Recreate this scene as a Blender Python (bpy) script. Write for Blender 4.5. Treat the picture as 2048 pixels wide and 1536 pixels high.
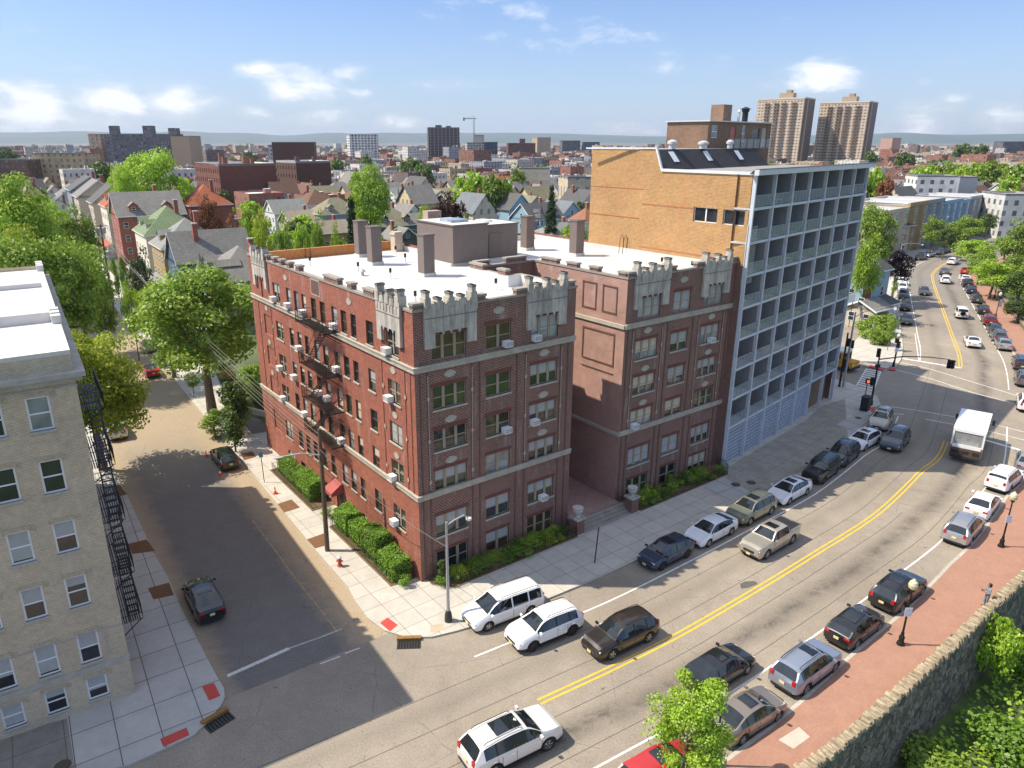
import bpy, bmesh, math, random
from mathutils import Vector, Matrix, noise
R=math.radians
rnd=random.Random(7)
for o in list(bpy.data.objects): bpy.data.objects.remove(o)
SC=bpy.context.scene; COL=SC.collection
# ---------------------------------------------------------------- camera, sky, sun, exposure
F=1440.0; TH=R(18.6); H=29.5; CX=975.0; CY=768.0
cd=bpy.data.cameras.new("camera"); cam=bpy.data.objects.new("camera",cd); COL.objects.link(cam)
cd.sensor_width=36; cd.lens=F/2048*36; cd.shift_x=(1024-CX)/2048; cd.clip_start=.5; cd.clip_end=60000
cam.location=(0,0,H); cam.rotation_euler=(R(90)-TH,0,0); SC.camera=cam
SC.render.resolution_x=1024; SC.render.resolution_y=768
SC.view_settings.view_transform='Standard'; SC.view_settings.look='None'
SC.view_settings.exposure=0.45; SC.view_settings.gamma=1
SUN_EL=R(52); SUN_AZ=R(-88)      # azimuth measured from +Y towards +X: the sun stands to the left
W=bpy.data.worlds.new("World"); SC.world=W; W.use_nodes=True
def nodes(nt):
    def N(t,ins=None,**kw):
        n=nt.nodes.new(t)
        for k,v in kw.items(): setattr(n,k,v)
        for k,v in (ins or {}).items():
            s=n.inputs[k]
            if isinstance(v,bpy.types.NodeSocket): nt.links.new(v,s)
            else: s.default_value=v
        return n
    return N
def sky():
    nt=W.node_tree; nt.nodes.clear(); N=nodes(nt)
    def M(op,a,b=0.0,c=0.0,cl=False):
        n=N('ShaderNodeMath',{0:a,1:b,2:c},operation=op); n.use_clamp=cl; return n.outputs[0]
    st=N('ShaderNodeTexSky',sky_type='NISHITA',sun_disc=False,sun_elevation=SUN_EL,sun_rotation=SUN_AZ,altitude=50,air_density=1.0,dust_density=1.2,ozone_density=2.2)
    tc=N('ShaderNodeTexCoord'); sp=N('ShaderNodeSeparateXYZ',{0:tc.outputs['Generated']})
    x,y,z=sp.outputs
    az=M('ARCTAN2',x,y); el=M('ARCSINE',z)     # radians
    cb=N('ShaderNodeCombineXYZ',{0:M('MULTIPLY',az,16.0),1:M('MULTIPLY',el,38.0),2:0.0})
    n1=N('ShaderNodeTexNoise',{'Vector':cb.outputs[0],'Scale':1.0,'Detail':9.0,'Roughness':.62,'Distortion':.25}).outputs[0]
    # clouds: (azimuth deg, elevation deg, half width, half height, density)
    B=[(-30.7,2.1,3.2,1.69,1),(-25.9,2.6,3.3,1.34,1),(-22.0,2.7,3.0,1.29,0.95),(-27.6,1.3,4.2,0.76,0.7),(-31.8,3.2,0.8,0.55,0.7),(-16.4,4.7,2.3,0.69,0.75),(-13.4,3.8,3.3,1.42,1),(-10.3,4.8,2.3,0.71,0.75),(-12.0,1.7,3.2,0.65,0.65),(-9.5,3.4,1.4,0.41,0.7),(-6.7,1.4,2.1,0.56,0.8),(-16.7,2.0,1.6,0.45,0.65),(-2.0,4.0,3.9,0.41,0.45),(9.5,0.9,2.4,0.56,0.7),(23.2,4.3,2.4,1.33,1.05),(20.4,4.1,1.5,0.85,0.5),(29.1,1.0,2.6,1.49,0.7),(34.0,1.1,2.0,1.02,0.8),(29.3,3.7,0.6,0.28,0.65),(31.0,2.7,1.1,0.36,0.6),(12.0,0.6,1.3,0.37,0.6),(5.2,7.2,7.5,1.29,0.42),(12.8,5.2,5.1,0.87,0.42),(0.9,8.8,6.2,1.05,0.4),(-27.2,4.4,4.1,0.32,0.35)]
    tot=None
    for a,e,w,h,d in B:
        dx=M('DIVIDE',M('SUBTRACT',az,R(a)),R(w*1.25)); dy=M('DIVIDE',M('SUBTRACT',el,R(e)),R(h*1.3))
        r=M('ADD',M('MULTIPLY',dx,dx),M('MULTIPLY',dy,dy))
        g=M('MULTIPLY',M('SUBTRACT',1.0,r,cl=True),d)
        tot=g if tot is None else M('MAXIMUM',tot,g)
    dens=M('MULTIPLY',M('SUBTRACT',M('ADD',M('MULTIPLY',tot,.46),n1),.58,cl=True),2.6,cl=True)
    # thin high wisps and a pale band at the horizon
    cb2=N('ShaderNodeCombineXYZ',{0:M('MULTIPLY',az,3.0),1:M('ADD',M('MULTIPLY',el,16.0),M('MULTIPLY',az,3.2)),2:3.0})
    n2=N('ShaderNodeTexNoise',{'Vector':cb2.outputs[0],'Scale':1.0,'Detail':7.0,'Roughness':.6,'Distortion':.5}).outputs[0]
    wis=M('MULTIPLY',M('SUBTRACT',n2,.46,cl=True),1.3,cl=True)
    lo=M('SUBTRACT',1.0,M('DIVIDE',el,R(17)),cl=True)
    wis=M('MAXIMUM',wis,M('MULTIPLY',M('MULTIPLY',lo,lo),.62))
    f=M('MAXIMUM',dens,wis,cl=True)
    high=M('MULTIPLY',M('MULTIPLY',M('SUBTRACT',el,R(26),cl=True),5.0,cl=True),M('ADD',M('MULTIPLY',n2,1.1),.05,cl=True),cl=True)  # cloud cover added above the view to whiten the sky's fill light
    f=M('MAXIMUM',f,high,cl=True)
    up=M('MULTIPLY',M('SUBTRACT',el,R(.2)),200.0,cl=True)
    f=M('MULTIPLY',f,up)
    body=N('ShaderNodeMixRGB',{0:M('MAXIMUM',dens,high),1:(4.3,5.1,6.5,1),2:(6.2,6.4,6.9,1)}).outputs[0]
    deep=N('ShaderNodeMixRGB',{0:1.0,1:st.outputs[0],2:(.64,.78,1.04,1)},blend_type='MULTIPLY').outputs[0]
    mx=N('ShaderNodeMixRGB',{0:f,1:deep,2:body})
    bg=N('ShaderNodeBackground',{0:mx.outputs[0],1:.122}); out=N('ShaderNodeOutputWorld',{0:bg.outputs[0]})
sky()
sd=bpy.data.lights.new("sun",'SUN'); sd.energy=4.95; sd.angle=R(.5); sd.color=(1,.90,.75)
so=bpy.data.objects.new("sun",sd); COL.objects.link(so)
sv=Vector((math.sin(SUN_AZ)*math.cos(SUN_EL),math.cos(SUN_AZ)*math.cos(SUN_EL),math.sin(SUN_EL)))
so.rotation_euler=sv.to_track_quat('Z','Y').to_euler(); so.location=(-60,0,90)
# ---------------------------------------------------------------- photo pixel (2048 x 1536) -> point
def ray(x,y):
    v=CY-y
    return (x-CX, F*math.cos(TH)+v*math.sin(TH), -F*math.sin(TH)+v*math.cos(TH))
def G(x,y,z=0.0):
    u,h,w=ray(x,y); k=(z-H)/w
    return (u*k,h*k)
def ZY(y,Y):
    u,h,w=ray(CX,y); return H+Y*w/h
def XY(x,y,Y):
    u,h,w=ray(x,y); return u*Y/h
# ---------------------------------------------------------------- materials
MATS={}
def mat(name,fn):
    if name in MATS: return MATS[name]
    m=bpy.data.materials.new(name); m.use_nodes=True; nt=m.node_tree; nt.nodes.clear()
    N=nodes(nt); p=N('ShaderNodeBsdfPrincipled'); o=N('ShaderNodeOutputMaterial',{0:p.outputs[0]})
    fn(N,p,nt); MATS[name]=m; return m
def c4(c): return (c[0],c[1],c[2],1)
def plain(name,c,rough=.7,metal=0,var=.12,scale=1.5,spec=.5,coat=0,objvar=0):
    def f(N,p,nt):
        tc=N('ShaderNodeTexCoord')
        n=N('ShaderNodeTexNoise',{'Vector':tc.outputs['Object'],'Scale':scale,'Detail':5.0,'Roughness':.65})
        r=N('ShaderNodeMapRange',{0:n.outputs[0],1:.25,2:.75,3:1-var,4:1+var})
        v=r.outputs[0]
        if objvar:
            oi=N('ShaderNodeObjectInfo'); q=N('ShaderNodeMapRange',{0:oi.outputs['Random'],1:0,2:1,3:1-objvar,4:1+objvar})
            v=N('ShaderNodeMath',{0:v,1:q.outputs[0]},operation='MULTIPLY').outputs[0]
        mx=N('ShaderNodeMixRGB',{0:1.0,1:c4(c),2:v},blend_type='MULTIPLY')
        nt.links.new(mx.outputs[0],p.inputs['Base Color'])
        p.inputs['Roughness'].default_value=rough; p.inputs['Metallic'].default_value=metal
        p.inputs['Specular IOR Level'].default_value=spec; p.inputs['Coat Weight'].default_value=coat; p.inputs['Coat Roughness'].default_value=.04
    return mat(name,f)
def streaked(name,c,dark,k=.6,sc=(1.6,1.6,.16)):
    def f(N,p,nt):
        tc=N('ShaderNodeTexCoord'); mp=N('ShaderNodeMapping',{'Vector':tc.outputs['Object'],'Scale':sc}); n=N('ShaderNodeTexNoise',{'Vector':mp.outputs[0],'Scale':1.3,'Detail':7.0,'Roughness':.7}); n2=N('ShaderNodeTexNoise',{'Vector':tc.outputs['Object'],'Scale':2.0,'Detail':6.0})
        r=N('ShaderNodeMapRange',{0:n.outputs[0],1:.42,2:.68,3:0,4:k}); r2=N('ShaderNodeMapRange',{0:n2.outputs[0],1:.3,2:.7,3:.85,4:1.15})
        mx=N('ShaderNodeMixRGB',{0:r.outputs[0],1:c4(c),2:c4(dark)}); m2=N('ShaderNodeMixRGB',{0:1.0,1:mx.outputs[0],2:r2.outputs[0]},blend_type='MULTIPLY'); nt.links.new(m2.outputs[0],p.inputs['Base Color']); p.inputs['Roughness'].default_value=.85
    return mat(name,f)
def membrane(name,c):
    def f(N,p,nt):
        tc=N('ShaderNodeTexCoord'); b=N('ShaderNodeTexBrick',{'Vector':tc.outputs['Object'],'Color1':c4(c),'Color2':c4([v*.96 for v in c]),'Mortar':c4([v*.80 for v in c]),'Scale':1.0,'Mortar Size':.03,'Mortar Smooth':.5,'Brick Width':9.0,'Row Height':1.5})
        n=N('ShaderNodeTexNoise',{'Vector':tc.outputs['Object'],'Scale':.35,'Detail':7.0,'Roughness':.65,'Distortion':.8}); r=N('ShaderNodeMapRange',{0:n.outputs[0],1:.5,2:.72,3:0,4:.45})
        mx=N('ShaderNodeMixRGB',{0:r.outputs[0],1:b.outputs[0],2:c4((c[0]*.66,c[1]*.64,c[2]*.60))}); nt.links.new(mx.outputs[0],p.inputs['Base Color']); p.inputs['Roughness'].default_value=.65
    return mat(name,f)
def brick(name,c1,c2,mortar,bw=.21,bh=.075,ms=.012,rough=.85,big=.25,stain=None,bias=0.0):
    def f(N,p,nt):
        uv=N('ShaderNodeUVMap')
        b=N('ShaderNodeTexBrick',{'Vector':uv.outputs[0],'Color1':c4(c1),'Color2':c4(c2),'Mortar':c4(mortar),'Scale':1.0,'Mortar Size':ms,'Mortar Smooth':.2,'Bias':bias,'Brick Width':bw,'Row Height':bh})
        n=N('ShaderNodeTexNoise',{'Vector':uv.outputs[0],'Scale':.35,'Detail':7.0,'Roughness':.7})
        n2=N('ShaderNodeTexNoise',{'Vector':uv.outputs[0],'Scale':3.0,'Detail':4.0,'Roughness':.7})
        s=N('ShaderNodeMath',{0:n.outputs[0],1:n2.outputs[0]},operation='ADD').outputs[0]
        r=N('ShaderNodeMapRange',{0:s,1:.75,2:1.25,3:1-big,4:1+big})
        mx=N('ShaderNodeMixRGB',{0:1.0,1:b.outputs[0],2:r.outputs[0]},blend_type='MULTIPLY')
        o=mx.outputs[0]
        if stain:
            mp=N('ShaderNodeMapping',{'Vector':uv.outputs[0],'Scale':(1.2,.18,1)})
            n3=N('ShaderNodeTexNoise',{'Vector':mp.outputs[0],'Scale':1.0,'Detail':6.0,'Roughness':.7})
            r3=N('ShaderNodeMapRange',{0:n3.outputs[0],1:.56,2:.75,3:0,4:.65})
            o=N('ShaderNodeMixRGB',{0:r3.outputs[0],1:o,2:c4(stain)}).outputs[0]
        nt.links.new(o,p.inputs['Base Color'])
        bp=N('ShaderNodeBump',{'Height':b.outputs[1],'Strength':.25,'Distance':.01}); bp.invert=True
        nt.links.new(bp.outputs[0],p.inputs['Normal'])
        p.inputs['Roughness'].default_value=rough
    return mat(name,f)
def winwall(name,wall,dark,cw=2.6,ch=3.0,ww=.45,wh=.5,rough=.85,band=None):
    """far facade: wall colour with a regular pattern of openings, in metres"""
    def f(N,p,nt):
        uv=N('ShaderNodeUVMap'); sp=N('ShaderNodeSeparateXYZ',{0:uv.outputs[0]})
        def M(op,a,b=0.0): return N('ShaderNodeMath',{0:a,1:b},operation=op).outputs[0]
        fu=M('FRACT',M('DIVIDE',sp.outputs[0],cw)); fv=M('FRACT',M('DIVIDE',sp.outputs[1],ch))
        a=M('LESS_THAN',M('ABSOLUTE',M('SUBTRACT',fu,.5)),ww/2); b=M('LESS_THAN',M('ABSOLUTE',M('SUBTRACT',fv,.5)),wh/2)
        ge=N('ShaderNodeNewGeometry'); sn=N('ShaderNodeSeparateXYZ',{0:ge.outputs['True Normal']})
        v=M('LESS_THAN',M('ABSOLUTE',sn.outputs[2]),.5)
        k=M('MULTIPLY',M('MULTIPLY',a,b),v)
        oi=N('ShaderNodeObjectInfo'); n=N('ShaderNodeTexNoise',{'Vector':uv.outputs[0],'Scale':.3,'Detail':6.0})
        rr=N('ShaderNodeMapRange',{0:n.outputs[0],1:.3,2:.7,3:.8,4:1.2})
        wc=N('ShaderNodeMixRGB',{0:1.0,1:c4(wall),2:rr.outputs[0]},blend_type='MULTIPLY').outputs[0]
        if band:
            bb=M('LESS_THAN',fv,.14); wc=N('ShaderNodeMixRGB',{0:bb,1:wc,2:c4(band)}).outputs[0]
        wn=N('ShaderNodeTexWhiteNoise',{0:N('ShaderNodeVectorMath',{0:uv.outputs[0],1:(cw,ch,1)},operation='SNAP').outputs[0]},noise_dimensions='3D')
        dk=N('ShaderNodeMixRGB',{0:M('MULTIPLY',wn.outputs[0],.6),1:c4(dark),2:(.35,.35,.34,1)}).outputs[0]
        mx=N('ShaderNodeMixRGB',{0:k,1:wc,2:dk})
        nt.links.new(mx.outputs[0],p.inputs['Base Color'])
        rg=N('ShaderNodeMapRange',{0:k,3:rough,4:.15}); nt.links.new(rg.outputs[0],p.inputs['Roughness'])
    return mat(name,f)
def glass(name,c=(.02,.025,.03),rough=.06,spec=.9):
    def f(N,p,nt):
        tc=N('ShaderNodeTexCoord'); n=N('ShaderNodeTexNoise',{'Vector':tc.outputs['Object'],'Scale':.8,'Detail':2.0})
        r=N('ShaderNodeMapRange',{0:n.outputs[0],1:.3,2:.7,3:.6,4:1.5})
        mx=N('ShaderNodeMixRGB',{0:1.0,1:c4(c),2:r.outputs[0]},blend_type='MULTIPLY')
        nt.links.new(mx.outputs[0],p.inputs['Base Color'])
        p.inputs['Roughness'].default_value=rough; p.inputs['Specular IOR Level'].default_value=spec
        b=N('ShaderNodeBump',{'Height':n.outputs[0],'Strength':.05,'Distance':.1}); nt.links.new(b.outputs[0],p.inputs['Normal'])
    return mat(name,f)
def clear(name,tint=(.6,.75,.7),a=.35):
    def f(N,p,nt):
        p.inputs['Base Color'].default_value=c4(tint); p.inputs['Roughness'].default_value=.05; p.inputs['Alpha'].default_value=a
        p.inputs['Specular IOR Level'].default_value=.8
    return mat(name,f)
def leafmat(name,c1,c2,c3,tr=.35):
    def f(N,p,nt):
        uv=N('ShaderNodeUVMap'); sp=N('ShaderNodeSeparateXYZ',{0:uv.outputs[0]}); oi=N('ShaderNodeObjectInfo')
        cr=N('ShaderNodeValToRGB',{0:sp.outputs[0]}); e=cr.color_ramp.elements
        e[0].color=c4(c1); e[1].color=c4(c3); m=e.new(.5); m.color=c4(c2)
        hs=N('ShaderNodeMapRange',{0:oi.outputs['Random'],3:.8,4:1.2})
        mx=N('ShaderNodeMixRGB',{0:1.0,1:cr.outputs[0],2:hs.outputs[0]},blend_type='MULTIPLY').outputs[0]
        d=N('ShaderNodeBsdfDiffuse',{0:mx}); t=N('ShaderNodeBsdfTranslucent',{0:mx}); g=N('ShaderNodeBsdfGlossy',{0:(.5,.5,.5,1),1:.45})
        s=N('ShaderNodeMixShader',{0:tr,1:d.outputs[0],2:t.outputs[0]}); s2=N('ShaderNodeMixShader',{0:.05,1:s.outputs[0],2:g.outputs[0]})
        nt.links.new(s2.outputs[0],[n for n in nt.nodes if n.type=='OUTPUT_MATERIAL'][0].inputs[0])
    return mat(name,f)
# ---------------------------------------------------------------- mesh builder
class MB:
    def __init__(s): s.v=[];s.f=[];s.m=[];s.uv={};s.M=Matrix.Identity(4);s.st=[]
    def push(s,M): s.st.append(s.M.copy()); s.M=s.M@M
    def pop(s): s.M=s.st.pop()
    def add(s,pts): 
        i=len(s.v); s.v+= [tuple(s.M@Vector(p)) for p in pts]; return i
    def face(s,pts,m=0):
        i=s.add(pts); s.f.append(tuple(range(i,i+len(pts)))); s.m.append(m)
    def box(s,x0,x1,y0,y1,z0,z1,m=0,mt=None,bot=True):
        i=s.add([(x0,y0,z0),(x1,y0,z0),(x1,y1,z0),(x0,y1,z0),(x0,y0,z1),(x1,y0,z1),(x1,y1,z1),(x0,y1,z1)])
        fs=[(0,1,5,4),(1,2,6,5),(2,3,7,6),(3,0,4,7),(4,5,6,7)]+([(3,2,1,0)] if bot else [])
        for k,q in enumerate(fs): s.f.append(tuple(i+j for j in q)); s.m.append(mt if (mt is not None and k==4) else m)
    def prism(s,poly,z0,z1,m=0,mt=None,bot=False):
        n=len(poly); a=sum(poly[k][0]*poly[(k+1)%n][1]-poly[(k+1)%n][0]*poly[k][1] for k in range(n))
        if a<0: poly=poly[::-1]
        i=s.add([(x,y,z0) for x,y in poly]+[(x,y,z1) for x,y in poly])
        for k in range(n): s.f.append((i+k,i+(k+1)%n,i+n+(k+1)%n,i+n+k)); s.m.append(m)
        s.f.append(tuple(i+n+k for k in range(n))); s.m.append(m if mt is None else mt)
        if bot: s.f.append(tuple(i+k for k in reversed(range(n)))); s.m.append(m)
    def tube(s,pts,r,n=6,m=0,cap=True):
        pts=[Vector(p) for p in pts]; rs=r if isinstance(r,(list,tuple)) else [r]*len(pts)
        rings=[]
        for k,p in enumerate(pts):
            d=(pts[min(k+1,len(pts)-1)]-pts[max(k-1,0)]).normalized()
            a=d.orthogonal().normalized() if k==0 else (a-d*a.dot(d)).normalized()
            b=d.cross(a)
            rings.append(s.add([p+(a*math.cos(2*math.pi*j/n)+b*math.sin(2*math.pi*j/n))*rs[k] for j in range(n)]))
        for q,w in zip(rings,rings[1:]):
            for j in range(n): s.f.append((q+j,q+(j+1)%n,w+(j+1)%n,w+j)); s.m.append(m)
        if cap:
            s.f.append(tuple(rings[-1]+j for j in range(n))); s.m.append(m); s.f.append(tuple(rings[0]+j for j in reversed(range(n)))); s.m.append(m)
    def lathe(s,prof,n=12,c=(0,0),m=0):
        rings=[s.add([(c[0]+r*math.cos(2*math.pi*j/n),c[1]+r*math.sin(2*math.pi*j/n),z) for j in range(n)]) for r,z in prof]
        for q,w in zip(rings,rings[1:]):
            for j in range(n): s.f.append((q+j,q+(j+1)%n,w+(j+1)%n,w+j)); s.m.append(m)
        s.f.append(tuple(rings[-1]+j for j in range(n))); s.m.append(m)
    def mesh(s,name,mats,smooth=False,uvmode=True):
        me=bpy.data.meshes.new(name); me.from_pydata(s.v,[],s.f)
        for x in (mats if isinstance(mats,(list,tuple)) else [mats]): me.materials.append(x)
        me.polygons.foreach_set('material_index',s.m)
        if smooth: me.polygons.foreach_set('use_smooth',[True]*len(s.f))
        if uvmode:
            ul=me.uv_layers.new(name='uv'); me.update(); dat=[0.0]*(2*len(me.loops)); vs=me.vertices
            for p in me.polygons:
                n=p.normal
                if abs(n.z)>.7: 
                    for li in p.loop_indices: c=vs[me.loops[li].vertex_index].co; dat[2*li]=c.x; dat[2*li+1]=c.y
                else:
                    t=Vector((-n.y,n.x,0)); t.normalize()
                    for li in p.loop_indices: c=vs[me.loops[li].vertex_index].co; dat[2*li]=c.x*t.x+c.y*t.y; dat[2*li+1]=c.z
            ul.data.foreach_set('uv',dat)
        return me
    def build(s,name,mats,parent=None,smooth=False,loc=None,rz=0,uvmode=True):
        me=s.mesh(name,mats,smooth,uvmode); return put(name,me,parent,loc,rz)
KIDS={}
def put(name,me,parent=None,loc=None,rz=0,scale=None):
    o=bpy.data.objects.new(name,me); COL.objects.link(o)
    if parent: o.parent=parent; KIDS.setdefault(parent.name,[]).append(o)
    if loc is not None: o.location=loc
    if rz: o.rotation_euler=(0,0,rz)
    if scale: o.scale=scale
    return o
def tag(o,label,cat,group=None,kind=None):
    if label: o['label']=label
    if cat: o['category']=cat
    if group: o['group']=group
    if kind: o['kind']=kind
    return o
def struct(o): o['kind']='structure'; return o
def empty(name,loc,rz=0,label=None,cat=None,group=None):
    o=bpy.data.objects.new(name,None); COL.objects.link(o); o.location=loc; o.rotation_euler=(0,0,rz); o.empty_display_size=.5
    return tag(o,label,cat,group)
def dup(o,parent=None):
    c=o.copy(); COL.objects.link(c); c.parent=parent
    for ch in list(KIDS.get(o.name,[])):
        d=dup(ch,c); KIDS.setdefault(c.name,[]).append(d)
    return c
def wallgrid(mb,w,z0,z1,holes,depth=.18,m=0,mr=None,u0=0.0):
    """vertical wall in the local x-z plane facing -y, with real openings and reveals"""
    us=sorted({u0,w}|{h[0] for h in holes}|{h[1] for h in holes}); zs=sorted({z0,z1}|{h[2] for h in holes}|{h[3] for h in holes})
    us=[u for u in us if u0<=u<=w]; zs=[z for z in zs if z0<=z<=z1]
    for a,b in zip(zs,zs[1:]):
        run=None
        for p,q in zip(us,us[1:]):
            cx=(p+q)/2; cz=(a+b)/2
            hole=any(h[0]<cx<h[1] and h[2]<cz<h[3] for h in holes)
            if not hole: run=(run[0],q) if run else (p,q)
            if (hole or q==us[-1]) and run:
                mb.face([(run[0],0,a),(run[1],0,a),(run[1],0,b),(run[0],0,b)],m); run=None
    mr=m if mr is None else mr
    for h in holes:
        x0,x1,a,b=h[:4]; d=depth
        mb.face([(x0,0,a),(x0,d,a),(x0,d,b),(x0,0,b)],mr); mb.face([(x1,0,a),(x1,0,b),(x1,d,b),(x1,d,a)],mr)
        mb.face([(x0,0,a),(x1,0,a),(x1,d,a),(x0,d,a)],mr); mb.face([(x0,0,b),(x0,d,b),(x1,d,b),(x1,0,b)],mr)
WC={}
def window(parent,M,w,h,n,frame,gl,sill=None,depth=.12,rail=True,fw=.06,mw=.16,blind=None,sillproj=.07,name='window'):
    bh=[.48,.32,.62,.48,.9][int(abs(M[0][3]*7+M[1][3]*3+M[2][3]*5))%5]
    """n sashes side by side; origin lower left of the opening, facing -y. returns the window object"""
    key=(round(w,2),round(h,2),n,frame.name,gl.name,sill.name if sill else '',blind.name if blind else '',round(depth,2),bh if blind else 0)
    if key not in WC:
        f=MB(); g=MB(); b=MB(); d0=depth-.04
        f.box(0,w,d0,depth,0,fw); f.box(0,w,d0,depth,h-fw,h); f.box(0,fw,d0,depth,fw,h-fw); f.box(w-fw,w,d0,depth,fw,h-fw)
        cw=(w-mw*(n-1))/n
        for k in range(n):
            x0=k*(cw+mw)
            if k: f.box(x0-mw,x0,d0-.03,depth+.003,fw,h-fw)
            if rail: f.box(x0+(fw if k==0 else 0),x0+cw-(fw if k==n-1 else 0),d0+.003,depth-.003,h*.5-.035,h*.5+.035)
            g.face([(x0,depth-.01,0),(x0+cw,depth-.01,0),(x0+cw,depth-.01,h),(x0,depth-.01,h)],0)
        if blind: hh=bh*h; b.face([(fw,depth-.014,h-hh),(w-fw,depth-.014,h-hh),(w-fw,depth-.014,h-fw),(fw,depth-.014,h-fw)],0)
        sm=None
        if sill: s=MB(); s.box(-.06,w+.06,-sillproj,depth,-.13,0); sm=s.mesh('sill',sill)
        WC[key]=(f.mesh('window',frame),g.mesh('glass',gl),b.mesh('blind',blind) if blind else None,sm)
    fm,gm,bm_,sm=WC[key]
    o=put(name,fm,parent); o.matrix_local=M
    put('glass',gm,o)
    if bm_: put('blind',bm_,o)
    if sm: put('sill',sm,o)
    return o
def TR(x,y,z=0,rz=0): return Matrix.Translation((x,y,z))@Matrix.Rotation(rz,4,'Z')
# ---------------------------------------------------------------- roads, pavements, ground
CLP=[(1080,1403),(1230,1333),(1360,1268),(1528,1170),(1630,1107),(1731,1044),(1782,1003),(1840,945),(1891,887),(1921,734),(1904,671),(1883,612),(1866,562),(1868,544),(1896,524),(1940,510)]
CLW=[G(*q) for q in CLP]
CLW=[(CLW[0][0]-70,CLW[0][1]-42),(CLW[0][0]-35,CLW[0][1]-21)]+CLW+[(178,240),(230,300),(290,380)]
def catmull(P,n=6):
    out=[]
    for i in range(len(P)-1):
        p0=P[max(i-1,0)];p1=P[i];p2=P[i+1];p3=P[min(i+2,len(P)-1)]
        for k in range(n):
            t=k/n
            out.append(tuple(.5*((2*b)+(-a+c)*t+(2*a-5*b+4*c-d)*t*t+(-a+3*b-3*c+d)*t**3) for a,b,c,d in zip(p0,p1,p2,p3)))
    return out+[P[-1]]
CLS=catmull(CLW)
def offs(P,d,i0=0,i1=None):
    out=[]; i1=len(P)-1 if i1 is None else i1
    for i in range(i0,i1+1):
        a=P[max(i-1,0)];b=P[min(i+1,len(P)-1)]; L=math.dist(a,b); out.append((P[i][0]+(b[1]-a[1])/L*d,P[i][1]-(b[0]-a[0])/L*d))
    return out
ARC=[0]
for a,b in zip(CLS,CLS[1:]): ARC.append(ARC[-1]+math.dist(a,b))
def near(x,y):
    best=None
    for i in range(len(CLS)-1):
        (a,b),(c,d)=CLS[i],CLS[i+1];L=math.dist(CLS[i],CLS[i+1]);tx,ty=(c-a)/L,(d-b)/L
        t=max(0,min(L,(x-a)*tx+(y-b)*ty)); D=math.hypot(x-a-t*tx,y-b-t*ty)
        if best is None or D<best[0]: best=(D,ARC[i]+t,math.atan2(ty,tx),1 if (x-a)*ty-(y-b)*tx>0 else -1)
    return best
def onarc(s,d=0):
    for i in range(len(ARC)-1):
        if ARC[i]<=s<=ARC[i+1]:
            t=(s-ARC[i])/(ARC[i+1]-ARC[i]); a,b=CLS[i],CLS[i+1]; L=math.dist(a,b); tx,ty=(b[0]-a[0])/L,(b[1]-a[1])/L
            return (a[0]+(b[0]-a[0])*t+ty*d,a[1]+(b[1]-a[1])*t-tx*d,math.atan2(ty,tx))
def strip(name,s0,s1,d0,d1,z,m,step=2.0,cuts=1,parent=None,dash=None):
    v=[];f=[];uv=[];n=max(1,int((s1-s0)/step)); 
    for i in range(n+1):
        s=s0+(s1-s0)*i/n
        for j in range(cuts+1):
            da,db=(d0(s) if callable(d0) else d0),(d1(s) if callable(d1) else d1); d=da+(db-da)*j/cuts; x,y,_=onarc(s,d); v.append((x,y,z)); uv.append((d,s))
    k=cuts+1
    for i in range(n):
        if dash and i%dash[0]>=dash[1]: continue
        for j in range(cuts): f.append((i*k+j,i*k+j+1,(i+1)*k+j+1,(i+1)*k+j))
    me=bpy.data.meshes.new(name); me.from_pydata(v,[],f); me.materials.append(m); ul=me.uv_layers.new(name='uv')
    for l in me.loops: ul.data[l.index].uv=uv[l.vertex_index]
    return struct(put(name,me,parent))
KP=[]
def RK(s):
    if not KP:
        for q in ((1445,1536),(1700,1320),(1830,1210),(1905,1130),(1990,1035)): n=near(*G(*q)); KP.append((n[1],n[0]))
        KP.append((KP[-1][0]+60,7.25))
    if s<=KP[0][0]: return KP[0][1]
    for (a,b),(c,d) in zip(KP,KP[1:]):
        if s<=c: return b+(d-b)*(s-a)/(c-a)
    return KP[-1][1]
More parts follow.
